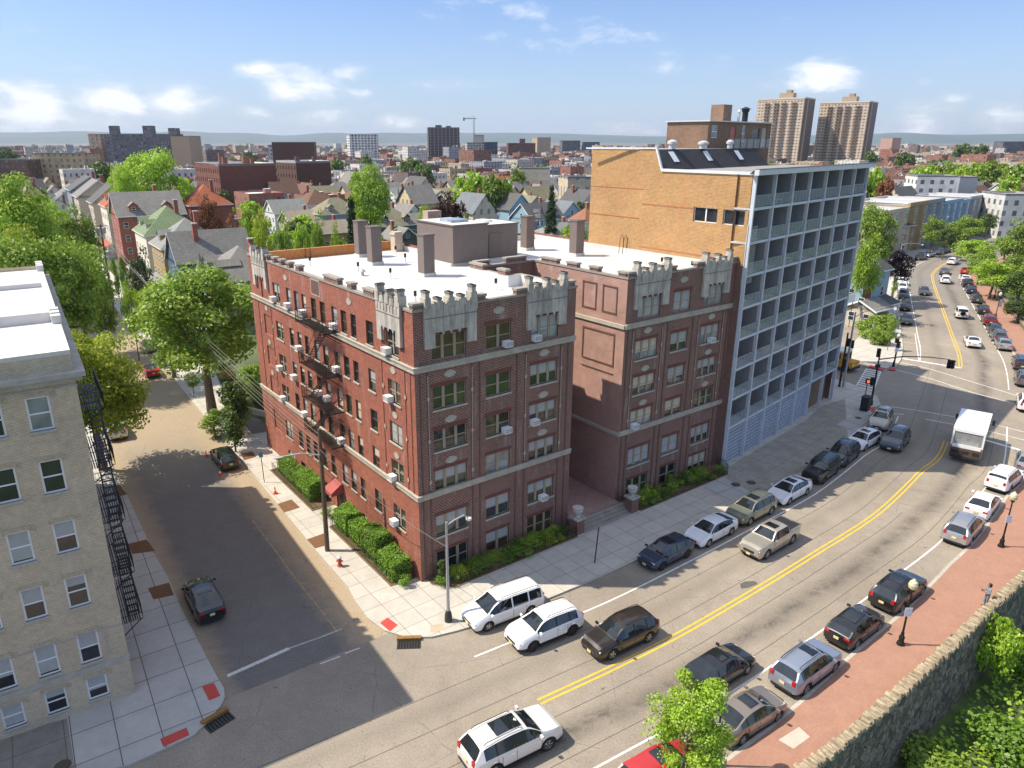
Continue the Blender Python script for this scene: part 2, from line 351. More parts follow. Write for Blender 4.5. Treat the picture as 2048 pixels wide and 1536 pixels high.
def f_asph(dark):
    def f(N,p,nt):
        tc=N('ShaderNodeTexCoord'); uv=N('ShaderNodeUVMap'); sp=N('ShaderNodeSeparateXYZ',{0:uv.outputs[0]})
        def M(op,a,b=0.0,cl=False):
            n=N('ShaderNodeMath',{0:a,1:b},operation=op); n.use_clamp=cl; return n.outputs[0]
        fine=N('ShaderNodeTexNoise',{'Vector':tc.outputs['Object'],'Scale':9.0,'Detail':3.0,'Roughness':.8}).outputs[0]
        big=N('ShaderNodeTexNoise',{'Vector':tc.outputs['Object'],'Scale':.09,'Detail':6.0,'Roughness':.6}).outputs[0]
        med=N('ShaderNodeTexNoise',{'Vector':tc.outputs['Object'],'Scale':.7,'Detail':6.0,'Roughness':.75,'Distortion':.6}).outputs[0]
        cr=N('ShaderNodeTexVoronoi',{'Vector':N('ShaderNodeMixRGB',{0:.25,1:tc.outputs['Object'],2:N('ShaderNodeTexNoise',{'Vector':tc.outputs['Object'],'Scale':.5,'Detail':4.0}).outputs[1]}).outputs[0],'Scale':.22},feature='DISTANCE_TO_EDGE').outputs[0]
        crack=M('MULTIPLY',M('LESS_THAN',cr,.004),M('GREATER_THAN',med,.52))
        col=N('ShaderNodeMixRGB',{0:N('ShaderNodeMapRange',{0:big,1:.35,2:.65}).outputs[0],1:c4((.25,.215,.172)),2:c4((.31,.268,.212))}).outputs[0]
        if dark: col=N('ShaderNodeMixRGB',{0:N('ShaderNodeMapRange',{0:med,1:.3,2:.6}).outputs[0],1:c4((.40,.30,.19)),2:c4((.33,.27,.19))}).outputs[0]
        if not dark:
            u=sp.outputs[0]; nz=M('MULTIPLY',M('SUBTRACT',big,.5),2.2)
            def lane(c,w): 
                a=M('ABSOLUTE',M('SUBTRACT',M('ADD',u,nz),c)); return M('SUBTRACT',1.0,M('DIVIDE',a,w),True)
            st=M('MAXIMUM',M('MULTIPLY',lane(2.7,1.1),1.5),M('MULTIPLY',lane(-2.6,.9),.55))
            st=M('MULTIPLY',M('MULTIPLY',st,N('ShaderNodeMapRange',{0:med,1:.3,2:.62}).outputs[0]),.62)
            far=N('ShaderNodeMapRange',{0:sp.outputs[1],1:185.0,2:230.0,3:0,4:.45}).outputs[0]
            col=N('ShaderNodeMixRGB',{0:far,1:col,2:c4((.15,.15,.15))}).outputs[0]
            col=N('ShaderNodeMixRGB',{0:st,1:col,2:c4((.085,.075,.065))}).outputs[0]
        else:
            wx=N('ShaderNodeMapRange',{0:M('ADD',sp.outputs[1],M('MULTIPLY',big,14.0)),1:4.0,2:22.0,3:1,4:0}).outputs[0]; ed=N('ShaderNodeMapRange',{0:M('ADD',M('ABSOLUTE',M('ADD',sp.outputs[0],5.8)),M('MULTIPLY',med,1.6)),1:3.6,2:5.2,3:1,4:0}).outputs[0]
            col=N('ShaderNodeMixRGB',{0:M('MULTIPLY',M('MULTIPLY',wx,ed),.92),1:col,2:c4((.15,.145,.14))}).outputs[0]  # shaded stretch of the street painted grey; dust stays along the kerbs
        v=N('ShaderNodeMapRange',{0:fine,1:.3,2:.7,3:.78,4:1.22}).outputs[0]
        v=M('MULTIPLY',v,N('ShaderNodeMapRange',{0:med,1:.3,2:.7,3:.88,4:1.12}).outputs[0])
        col=N('ShaderNodeMixRGB',{0:1.0,1:col,2:v},blend_type='MULTIPLY').outputs[0]
        col=N('ShaderNodeMixRGB',{0:M('MULTIPLY',crack,.35),1:col,2:c4((.06,.055,.05))}).outputs[0]
        spt=N('ShaderNodeTexNoise',{'Vector':tc.outputs['Object'],'Scale':1.6,'Detail':2.0}).outputs[0]
        col=N('ShaderNodeMixRGB',{0:M('MULTIPLY',M('GREATER_THAN',spt,.74),.55),1:col,2:c4((.07,.065,.06))}).outputs[0]
        nt.links.new(col,p.inputs['Base Color']); p.inputs['Roughness'].default_value=.88; p.inputs['Specular IOR Level'].default_value=.3
        b=N('ShaderNodeBump',{'Height':fine,'Strength':.25,'Distance':.02}); nt.links.new(b.outputs[0],p.inputs['Normal'])
    return f
asph=mat('asphalt',f_asph(False)); asph2=mat('dusty_shaded_asphalt',f_asph(True))
def f_slab(rot,w,h,c,joint,mort=.02,var=.16):
    def f(N,p,nt):
        tc=N('ShaderNodeTexCoord'); mp=N('ShaderNodeMapping',{'Vector':tc.outputs['Object'],'Rotation':(0,0,rot)})
        b=N('ShaderNodeTexBrick',{'Vector':mp.outputs[0],'Color1':c4(c),'Color2':c4([x*.9 for x in c]),'Mortar':c4(joint),'Scale':1.0,'Mortar Size':mort,'Mortar Smooth':.3,'Brick Width':w,'Row Height':h}); b.offset=0
        n=N('ShaderNodeTexNoise',{'Vector':tc.outputs['Object'],'Scale':.8,'Detail':8.0,'Roughness':.75}); n2=N('ShaderNodeTexNoise',{'Vector':tc.outputs['Object'],'Scale':14.0,'Detail':2.0})
        s=N('ShaderNodeMath',{0:N('ShaderNodeMath',{0:n.outputs[0],1:.7},operation='MULTIPLY').outputs[0],1:N('ShaderNodeMath',{0:n2.outputs[0],1:.3},operation='MULTIPLY').outputs[0]},operation='ADD')
        r=N('ShaderNodeMapRange',{0:s.outputs[0],1:.32,2:.68,3:1-var,4:1+var})
        mx=N('ShaderNodeMixRGB',{0:1.0,1:b.outputs[0],2:r.outputs[0]},blend_type='MULTIPLY'); nt.links.new(mx.outputs[0],p.inputs['Base Color']); p.inputs['Roughness'].default_value=.85
    return f
conc=mat('pavement_concrete',f_slab(-R(36.4),1.55,1.55,(.50,.47,.41),(.17,.155,.13)))
concl=mat('pavement_concrete_pale',f_slab(-R(33),2.0,2.3,(.44,.43,.40),(.12,.11,.10),.03))
conco=mat('pavement_old',f_slab(-R(43),1.8,1.8,(.33,.30,.25),(.16,.145,.12),.02,.3))
redbr=mat('red_brick_paving',f_slab(-R(41),.22,.11,(.37,.20,.135),(.31,.17,.12),.012,.14))
padm=plain('red_tactile',(.50,.06,.045),.7,var=.1); mulch=plain('brown_mulch',(.17,.085,.04),.95,var=.45,scale=12)
kerbm=plain('kerb_stone',(.42,.39,.33),.85,var=.25,scale=3)
wpaint=plain('white_road_paint',(.72,.71,.68),.7,var=.25,scale=2.5); ypaint=plain('yellow_road_paint',(.72,.44,.03),.7,var=.2,scale=2.5); yfade=plain('faded_yellow_paint',(.34,.26,.14),.8,var=.5,scale=3)
grassm=plain('lawn',(.07,.11,.03),.95,var=.5,scale=.8); soil=plain('garden_soil',(.16,.11,.06),.95,var=.4,scale=4)
dirt=plain('city_ground',(.14,.13,.115),.95,var=.35,scale=.05)
WALLD=10.95
wl=offs(CLS,WALLD)
# the ground: one sheet reaching the horizon, ending at the park wall; beyond the wall the park lies lower
gp=MB(); wlp=[p for p in wl]
n=len(wlp)
BIG=30000
for i in range(n-1):
    a,b=wlp[i],wlp[i+1]; gp.face([(a[0],a[1],-.05),(b[0],b[1],-.05),(b[0]-600,b[1]+500,-.05),(a[0]-600,a[1]+500,-.05)])
a,b=wlp[0],wlp[-1]
gp.face([(b[0],b[1],-.05),(BIG,BIG,-.05),(-BIG,BIG,-.05),(a[0]-600,a[1]+500,-.05),(b[0]-600,b[1]+500,-.05)]); gp.face([(a[0],a[1],-.05),(a[0]-600,a[1]+500,-.05),(-BIG,BIG,-.05),(-BIG,-400,-.05)])
gp.face([(b[0],b[1],-.05),(BIG,300,-.05),(BIG,BIG,-.05)])
g_=struct(gp.build('ground',dirt)); 
pk=MB()
for i in range(n-1):
    a,b=wlp[i],wlp[i+1]; a2,b2=(a[0]+260,a[1]-300),(b[0]+260,b[1]-300)
    m1=offs(CLS,WALLD+14)[i]; m2=offs(CLS,WALLD+14)[i+1]
    pk.face([(a[0],a[1],-3.6),(m1[0],m1[1],-6.0),(m2[0],m2[1],-6.0),(b[0],b[1],-3.6)]); pk.face([(m1[0],m1[1],-6.0),(a2[0],a2[1],-9),(b2[0],b2[1],-9),(m2[0],m2[1],-6.0)])
struct(pk.build('park_ground',grassm))
strip('avenue',0,ARC[-1]-1,-16,8.9,0,asph,2.0,10)
# side street beside the red building, and the street crossing beyond the balcony block
SD=(-.5575,.8302); SN=(.8302,.5575)
def SS(t,d): return (-6.47+SD[0]*t+SN[0]*d, 38.0+SD[1]*t+SN[1]*d)
def band(name,fn,t0,t1,d0,d1,z,m,step=2):
    v=[];f=[];uv=[];n=int((t1-t0)/step)
    for i in range(n+1):
        t=t0+(t1-t0)*i/n
        for d in (d0,(d0+d1)/2,d1): x,y=fn(t,d); v.append((x,y,z)); uv.append((d,t-30))
    for i in range(n):
        for j in (0,1): f.append((i*3+j,i*3+j+1,i*3+4+j,i*3+3+j))
    me=bpy.data.meshes.new(name); me.from_pydata(v,[],f); me.materials.append(m); ul=me.uv_layers.new(name='uv')
    for l in me.loops: ul.data[l.index].uv=uv[l.vertex_index]
    return struct(put(name,me))
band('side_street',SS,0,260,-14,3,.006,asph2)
XA=G(1792,738); XD=(math.cos(R(126)),math.sin(R(126))); XN=(-XD[1],XD[0])
def XS(t,d): return (XA[0]+XD[0]*t+XN[0]*d, XA[1]+XD[1]*t+XN[1]*d)
band('cross_street',XS,1,160,-1,12,.006,asph)
def pav(name,poly,z,m,kerb=True):
    b=MB(); b.prism(poly,-.04,z,0 if not kerb else 1,0); return struct(b.build(name,[m,kerbm]))
def Gs(L,z=0): return [G(x,y,z) for x,y in L]
FVx,FVy=math.cos(R(36.4)),math.sin(R(36.4)); C0=(-4.65,43.6)
def ST(s,t): return (C0[0]+FVx*s-FVy*t, C0[1]+FVy*s+FVx*t)
sw1=[SS(200,0),SS(12,0),SS(6,.1)]+Gs([(712,1207),(737,1240),(770,1264),(812,1277),(862,1277),(908,1266)])
a0=near(*G(965,1247))[1]; a1=near(*G(1700,880))[1]
for k in range(17): x,y,_=onarc(a0+(a1-a0)*k/16,-7.4); sw1.append((x,y))
sw1+=Gs([(1735,855),(1752,838),(1762,815),(1755,795),(1735,782),(1700,768)])+[XS(20,10.5),XS(60,10.5),XS(60,14),XS(12,17),ST(35,22),ST(33,27),ST(10,32),ST(-1.5,34),SS(60,5),SS(200,5)]
pav('pavement',sw1,.13,conc)
# older paving in front of the balcony building
b=MB(); q=[onarc(near(*G(1455,1010))[1],-7.7)[:2],onarc(near(*G(1600,925))[1],-7.7)[:2],onarc(near(*G(1690,882))[1],-7.7)[:2]]+[G(1690,800),G(1640,815),G(1612,842),G(1437,948)]
b.face([(x,y,.134) for x,y in q]); struct(b.build('old_pavement_slabs',conco))
b=MB(); q=Gs([(1445,955),(1470,970),(1505,988),(1455,1012),(1425,990),(1405,975)]); b.face([(x,y,.138) for x,y in reversed(q)])
b.face([(x,y,.138) for x,y in reversed(Gs([(1722,822),(1750,845),(1712,868),(1672,852)]))]); struct(b.build('new_pavement_slabs',concl))
b=MB(); q=[(-31.5,27.0)]+Gs([(135,1441),(154,1560),(60,1640)])+[(-33,23.5)]; b.face([(x,y,.134) for x,y in q][::-1]); struct(b.build('old_pavement_slabs',mat('pavement_old_dark',f_slab(-R(33),2.3,2.3,(.24,.225,.19),(.12,.11,.10),.03,.3))))
sw2=Gs([(330,1501),(388,1474),(414,1448),(442,1415),(450,1398),(449,1380),(432,1352)])
sw2=[(-60,13)]+[(-34,22.5)]+Gs([(130,1570),(267,1530)])+sw2+Gs([(363,1220),(338,1161),(307,1107),(254,991),(228,940)])
e=sw2[-1]; sw2+=[(e[0]+SD[0]*150,e[1]+SD[1]*150),(e[0]+SD[0]*150-20,e[1]+SD[1]*150-12),(-60,70)]
pav('pavement',sw2,.13,concl)
sw3=Gs([(1690,717),(1736,729),(1770,738),(1788,740),(1793,733)]); a0=near(*G(1794,720))[1]
for k in range(30): x,y,_=onarc(a0+k*4.4,-7.2); sw3.append((x,y))
x,y,_=onarc(a0+29*4.4,-40); sw3.append((x,y)); x,y,_=onarc(a0+60,-11.5); sw3.append((x,y)); x,y,_=onarc(a0+22,-11.8); sw3.append((x,y)); sw3.append(XS(9,-4)); sw3.append(XS(70,-4)); sw3.append(XS(70,0)); sw3.append(XS(14,0))
pav('pavement',sw3,.13,conc)
strip('red_brick_pavement',20,ARC[-1]-2,RK,WALLD-.3,.13,redbr,1.5,1)
strip('kerb',20,ARC[-1]-2,lambda s:RK(s)-.22,RK,.125,kerbm,1.5,1)
b=MB(); rk=[onarc(20+i*1.5,RK(20+i*1.5)-.22)[:2] for i in range(int((ARC[-1]-24)/1.5))]
for p,q in zip(rk,rk[1:]): b.face([(p[0],p[1],-.02),(q[0],q[1],-.02),(q[0],q[1],.125),(p[0],p[1],.125)])
struct(b.build('kerb',kerbm))
# painted markings
sA=near(*G(1078,1404))[1]; sB=near(*G(1921,734))[1]; sI0=near(*G(1893,883))[1]; sE=near(*G(1896,524))[1]
def mark(name,s0,s1,d,w,m,z=.005,step=1.5): return strip(name,s0,s1,d-w/2,d+w/2,z,m,step)
seamm=plain('road_seam',(.09,.08,.07),.9,var=.3)
for d,a_,b_ in ((3.95,35,150),(-3.55,60,170),(1.35,30,120),(-1.2,70,160)): strip('road_seam',a_,b_,d-.02,d+.02,.003,seamm,1.5)
for s0,s1 in ((sA,sI0),(sB,sE+60)):
    for d in (-.17,.17): mark('yellow_centre_line',s0,s1,d,.13,ypaint)
mark('white_lane_line',near(*G(950,1315))[1],near(*G(1808,835))[1],-5.05,.12,wpaint); mark('white_lane_line',near(*G(1838,722))[1],sE,-4.9,.12,wpaint)
mark('white_lane_line',20,near(*G(2022,855))[1],5.1,.12,wpaint); mark('white_lane_line',near(*G(2019,780))[1],sE,5.3,.12,wpaint)
def line(name,a,b_,w,m,z=.006):
    (x0,y0),(x1,y1)=a,b_; L=math.dist(a,b_); nx,ny=-(y1-y0)/L*w/2,(x1-x0)/L*w/2
    b=MB(); b.face([(x0-nx,y0-ny,z),(x1-nx,y1-ny,z),(x1+nx,y1+ny,z),(x0+nx,y0+ny,z)][::1]); return struct(b.build(name,m))
def pl(name,pts,w,m,z=.006):
    for p,q in zip(pts,pts[1:]): line(name,G(*p),G(*q),w,m,z)
pl('white_stop_line',[(1805,717),(1922,736)],.45,wpaint); pl('white_crossing_line',[(1790,722),(1860,738),(1945,764),(2040,793)],.13,wpaint); pl('white_crossing_line',[(1775,735),(1860,757),(1945,785),(2045,812)],.13,wpaint)
pl('white_crossing_line',[(1765,811),(1830,820),(1905,833),(1985,848),(2048,864)],.12,wpaint); pl('white_crossing_line',[(1772,826),(1808,829)],.12,wpaint); pl('white_crossing_line',[(1850,838),(1975,862),(2048,880)],.12,wpaint)
pl('white_stop_line',[(1970,880),(2040,900)],.4,wpaint)
pl('white_parking_line',[(1798,664),(1830,667),(1838,724)],.1,wpaint); pl('white_parking_line',[(1798,684),(1833,687)],.1,wpaint)
pl('white_stop_line',[(455,1352),(520,1323),(578,1297)],.27,plain('old_white_paint',(.56,.56,.53),.8,var=.35,scale=5),.012); pl('white_stop_line',[(578,1297),(640,1275),(684,1258)],.12,plain('worn_white_paint',(.42,.41,.38),.8,var=.5,scale=4),.012)
pl('white_crossing_line',[(640,1328),(680,1313)],.08,wpaint,.012); pl('white_crossing_line',[(690,1307),(720,1296)],.08,wpaint,.012)
pl('yellow_edge_line',[(505,1040),(563,1118),(585,1150),(630,1205),(672,1260)],.11,yfade,.011)
for p,q in [((563,1118),(633,1131)),((600,1165),(670,1177)),((625,1190),(690,1203)),((650,1218),(708,1226))]: pl('yellow_hatch_line',[p,q],.1,yfade,.011)
b=MB() # zebra crossing over the cross street
A_,B_,C_,D_=G(1733,737),G(1762,742),G(1740,800),G(1703,788)
for k in range(13):
    f0,f1=k/13+.01,(k+.5)/13
    P=[(A_[0]+(D_[0]-A_[0])*f,A_[1]+(D_[1]-A_[1])*f) for f in (f0,f1)]; Q=[(B_[0]+(C_[0]-B_[0])*f,B_[1]+(C_[1]-B_[1])*f) for f in (f0,f1)]
    b.face([(*P[0],.011),(*P[1],.011),(*Q[1],.011),(*Q[0],.011)])
struct(b.build('zebra_crossing',wpaint)); line('white_crossing_line',A_,D_,.12,wpaint,.014); line('white_crossing_line',B_,C_,.12,wpaint,.014)
def pad(L,m=padm,z=.136,name='tactile_paving'):
    b=MB(); P=Gs(L,.13); a=sum(P[k][0]*P[(k+1)%len(P)][1]-P[(k+1)%len(P)][0]*P[k][1] for k in range(len(P)))
    if a<0: P=P[::-1]
    b.face([(x,y,z) for x,y in P]); return struct(b.build(name,m))
pad([(775,1235),(796,1250),(780,1263),(760,1246)]); pad([(404,1373),(428,1366),(441,1392),(418,1401)]); pad([(320,1478),(373,1455),(379,1470),(327,1494)])
pad([(1740,729),(1768,736),(1766,741),(1738,733)]); pad([(1778,733),(1792,736),(1790,741),(1776,739)]); pad([(1740,815),(1757,812),(1759,819),(1742,824)])
for L in [((482,908),(505,903),(512,914),(488,921)),((555,1008),(583,999),(600,1015),(568,1025)),((614,1079),(647,1067),(655,1090),(630,1097)),((452,0),(0,0),(0,0),(0,0))][:3]: pad(L,mulch,.14,'tree_pit')
for L in [((256,1088),(293,1079),(310,1102),(265,1108)),((296,1177),(338,1165),(348,1190),(307,1199)),((222,972),(240,970),(254,989),(230,995))]: pad(L,mulch,.14,'tree_pit')
pad([(860,1252),(885,1247),(892,1260),(862,1265)],plain('tan_concrete',(.45,.37,.26),.9),.137,'pavement_patch')
pad([(1598,1454),(1620,1474),(1587,1498),(1557,1480)],plain('pale_paver',(.50,.42,.35),.9),.14,'pavement_patch')
b=MB(); b.face([(*p,.004) for p in Gs([(1480,1168),(1490,1163),(1510,1162),(1516,1168),(1495,1176),(1482,1177)])][::-1]); struct(b.build('asphalt_patch',plain('dark_patch',(.10,.095,.085),.9,var=.3)))
# ---------------------------------------------------------------- the red brick apartment building
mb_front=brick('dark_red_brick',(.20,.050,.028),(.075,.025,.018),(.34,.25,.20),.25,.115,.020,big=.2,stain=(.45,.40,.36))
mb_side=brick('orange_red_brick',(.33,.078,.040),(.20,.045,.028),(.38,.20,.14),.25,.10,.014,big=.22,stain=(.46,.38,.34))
stone=streaked('terracotta_stone',(.52,.48,.41),(.16,.155,.145),.75); stone2=plain('limestone_belt',(.42,.385,.315),.85,var=.25,scale=2)
roofw=membrane('white_roof_membrane',(.60,.59,.57)); coping=plain('grey_coping',(.30,.275,.235),.85,var=.2)
tanfr=plain('tan_window_frame',(.33,.27,.19),.6,var=.1); blackfr=plain('dark_window_frame',(.10,.085,.065),.5,var=.1); whitefr=plain('white_window_frame',(.78,.79,.80),.45,var=.05)
gdark=glass('dark_glass'); ggrn=glass('greenish_glass',(.035,.05,.03)); gwarm=glass('brownish_glass',(.07,.045,.03)); gpale=glass('pale_glass',(.22,.24,.25),.1)
blindm=plain('white_blind',(.38,.39,.38),.7,var=.12,scale=3); blindc=plain('cream_blind',(.55,.47,.36),.7,var=.12,scale=3)
taup=plain('taupe_siding',(.17,.135,.12),.8,var=.08); taup2=plain('taupe_cap',(.15,.12,.10),.7); iron=plain('black_iron',(.012,.012,.013),.45,spec=.4); white=plain('white_enamel',(.80,.80,.78),.4,var=.04)
MBL=empty('apartment_building',(C0[0],C0[1],0),R(36.4),'dark red brick apartment block with grey stone crown panels and white flat roof','apartment building')
ROWS=[(.25,1.75),(3.2,1.65),(6.75,1.55),(9.7,1.55),(12.7,1.6),(16.1,1.7)]
W1,W2a,W2b=13.8,19.2,33.25; DEP=30.0; RZ=18.7; PZ=19.45
ACM=None
def acunit():
    b=MB(); b.box(0,.62,-.42,.05,0,.42,0); b.box(.04,.58,-.43,-.42,.05,.37,1); b.box(-.01,.63,-.44,-.40,-.01,.03,0); b.box(-.01,.63,-.44,-.40,.39,.43,0); b.box(-.01,.03,-.44,-.4,.03,.39,0); b.box(.59,.63,-.44,-.4,.03,.39,0)
    for k in range(5): b.box(.1,.52,-.435,-.428,.08+k*.06,.10+k*.06,0)
    return b.mesh('air_conditioner',[white,plain('grille_grey',(.22,.22,.22),.6)])
ACM=acunit()
ORD=['basement','first','second','third','fourth','top']
def ac(M,label): 
    o=bpy.data.objects.new('air_conditioner',ACM); COL.objects.link(o); o.matrix_world=MBLW@M; tag(o,label,'air conditioner','window air conditioners on the red brick building')
MBLW=Matrix.Translation((C0[0],C0[1],0))@Matrix.Rotation(R(36.4),4,'Z')
wall=MB()
frames={'front':[TR(0,0),TR(W2a,0)],'side':TR(0,DEP,0,-math.pi/2)}
wins=[]
GL=[gdark,gdark,ggrn,gwarm,gdark,gpale]; BL=[None,None,blindm,None,blindc,blindm]
# two front wings
fc=[(1.35,4.0,3),(5.65,7.8,2),(9.6,12.15,3)]
for wi,M0 in enumerate(frames['front']):
    holes=[]
    for r,(z,h) in enumerate(ROWS):
        for c,(a,b_,n) in enumerate(fc): holes.append((a,b_,z,z+h)); wins.append((M0@TR(a,-.0,z),b_-a,h,n,r,wi*3+c,tanfr,'f'))
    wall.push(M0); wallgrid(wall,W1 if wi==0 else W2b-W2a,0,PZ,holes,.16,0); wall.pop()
# left face; local x runs from the far end towards the corner
sx=[(1.91,3.61,2),(5.4,6.5,1),(7.97,8.87,1),(9.49,10.5,1),(11.06,12.1,1),(13.2,14.2,1),(14.86,15.9,1),(16.84,17.8,1),(18.39,19.4,1),(20.07,21.1,1),(22.55,24.2,2)]
holes=[]; MS=frames['side']
for r,(z,h) in enumerate(ROWS):
    for c,(a,b_,n) in enumerate(sx):
        if r==0 and c in (0,1,4,5): continue
        hh=h if r else 1.1; zz=z if r else z+.35
        if r==2: hh=1.6
        x0,x1=DEP-b_,DEP-a
        if n==1: x0+=.05
        holes.append((x0,x1,zz,zz+hh)); wins.append((MS@TR(x0,0,zz),x1-x0,hh,n,r,c,tanfr if n==2 else blackfr,'s'))
    if r: holes.append((DEP-27.2,DEP-25.4,z-.2,z+h+.1))
holes.append((DEP-13.6,DEP-12.2,.13,2.5))
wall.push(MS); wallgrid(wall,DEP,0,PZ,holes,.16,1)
for r,(z,h) in enumerate(ROWS):
    if r: wall.face([(DEP-27.2,.1,z-.2),(DEP-25.4,.1,z-.2),(DEP-25.4,.1,z+h+.1),(DEP-27.2,.1,z+h+.1)],1)
wall.pop()
# court walls, back walls
def wl_(a,b_,m,z0=0,z1=PZ,hs=()):
    d=math.atan2(b_[1]-a[1],b_[0]-a[0]); wall.push(TR(a[0],a[1],0,d)); wallgrid(wall,math.dist(a,b_),z0,z1,list(hs),.14,m); wall.pop(); return TR(a[0],a[1],0,d)
court=brick('court_brick',(.34,.13,.085),(.20,.075,.05),(.55,.43,.37),.26,.12,.02,big=.22,stain=(.60,.45,.38))
crt=[(W1,0),(W1,6.4),(12.6,6.4),(12.6,11.2),(W2a,11.2),(W2a,0)]
for k,(a,b_) in enumerate(zip(crt,crt[1:])):
    hs=[]
    if k in (0,2,3):
        L=math.dist(a,b_)
        for r,(z,h) in enumerate(ROWS[1:]):
            for q in ([.25,.7] if k!=2 else [.5]):
                hs.append((L*q-.5,L*q+.5,z,z+h))
    M_=wl_(a,b_,2 if k==4 else 0,hs=hs)
    for h in hs: wins.append((M_@TR(h[0],0,h[2]),1.0,h[3]-h[2],1,1,9,tanfr,'c'))
for a,b_ in [((W2b,0),(W2b,28)),((W2b,28),(22,28)),((22,28),(22,23)),((22,23),(16,23)),((16,23),(16,DEP)),((16,DEP),(0,DEP))]: wl_(a,b_,1)
wall.box(32.80,32.915,-.66,-.003,0,19.4,0)
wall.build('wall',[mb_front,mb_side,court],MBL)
# inner side of parapets + roof
rf=MB(); foot=[(0,0),(W1,0),(W1,6.4),(12.6,6.4),(12.6,11.2),(W2a,11.2),(W2a,0),(W2b,0),(W2b,28),(22,28),(22,23),(16,23),(16,DEP),(0,DEP)]
def inset(P,d):
    out=[];n=len(P)
    for i in range(n):
        a,b_,c=Vector(P[i-1]),Vector(P[i]),Vector(P[(i+1)%n]); e1=(b_-a).normalized(); e2=(c-b_).normalized(); n1=Vector((-e1.y,e1.x)); n2=Vector((-e2.y,e2.x))
        m=(n1+n2); m/=max(.3,m.dot(n1)); out.append((b_.x+m.x*d,b_.y+m.y*d))
    return out
rf.face([(x,y,RZ) for x,y in inset(foot,.30)],0); rf.build('roof',roofw,MBL)
cp=MB(); ii=inset(foot,.33); ff=inset(foot,-.06); i3=inset(foot,.31)
cpz=PZ
for k in range(len(foot)):
    j=(k+1)%len(foot)
    if k in (7,8,9,10,11): z=PZ-.35 
    else: z=PZ
    m=1 if k==12 else (2 if k in (7,8,9,10,11) else 0)
    cp.face([(*ff[k],z),(*ff[j],z),(*ff[j],z+.16),(*ff[k],z+.16)],m); cp.face([(*ff[k],z+.16),(*ff[j],z+.16),(*ii[j],z+.16),(*ii[k],z+.16)],m)
    cp.face([(*ii[k],z+.16),(*ii[j],z+.16),(*ii[j],RZ-.01),(*ii[k],RZ-.01)],3 if k!=12 else 1)
# merlons of the side wall, court wall and front wall
def merlon(M,x0,x1,z,h,m=0,d=.42):
    cp.push(M); cp.box(x0,x1,-.05,d-.05,z+.163,z+h,4,bot=False); cp.box(x0-.06,x1+.06,-.11,d+.02,z+h,z+h+.16,0); cp.pop()
for c,w in ((25.0,.45),(23.3,.6),(21.7,.6),(20.0,.6),(18.0,.7),(11.7,2.4),(8.6,.7),(5.7,1.5)): merlon(MS,DEP-c-w/2,DEP-c+w/2,PZ,.48)
for M0 in frames['front']:
    merlon(M0,.0,.9,PZ,.42); merlon(M0,4.75,5.6,PZ,.42); merlon(M0,8.2,9.1,PZ,.42); merlon(M0,12.9,13.6,PZ,.42)
MCR=TR(W2a,11.2,0,-math.pi/2)
for a,b_ in ((1.0,3.0),(4.3,5.5),(7.0,8.0),(10.2,11.0)): merlon(MCR,a,b_,PZ,.4)
MC3=TR(12.6,11.2); merlon(MC3,.2,1.6,PZ,.45); merlon(MC3,3.4,5.6,PZ,.45)
MC2=TR(12.6,6.4,0,math.pi/2); merlon(MC2,.0,1.0,PZ,.45); merlon(MC2,3.0,4.8,PZ,.45)
cp.build('parapet',[coping,plain('orange_coping',(.50,.20,.06),.8,var=.25,scale=3),taup2,roofw,mb_front],MBL)
# stone belts
bt=MB()
for z,h,pr in ((15.50,.32,.13),(6.42,.30,.13)):
    for a,b_ in ((0,W1),(W2a,W2b)): bt.box(a-.0,b_+.0,-pr,-.002,z,z+h); bt.box(a,b_,-pr-.06,-.002,z+h,z+h+.09)
    bt.push(MS); bt.box(0,DEP+pr,-pr,-.002,z,z+h); bt.box(0,DEP+pr+.06,-pr-.06,-.002,z+h,z+h+.09); bt.pop()
    for k,(p,q) in enumerate(zip(crt,crt[1:])):
        if k in (4,0):
            M_=TR(p[0],p[1],0,math.atan2(q[1]-p[1],q[0]-p[0])); bt.push(M_); bt.box(0,math.dist(p,q),-pr,-.002,z,z+h); bt.pop()
bt.build('stone_belt',stone2,MBL)
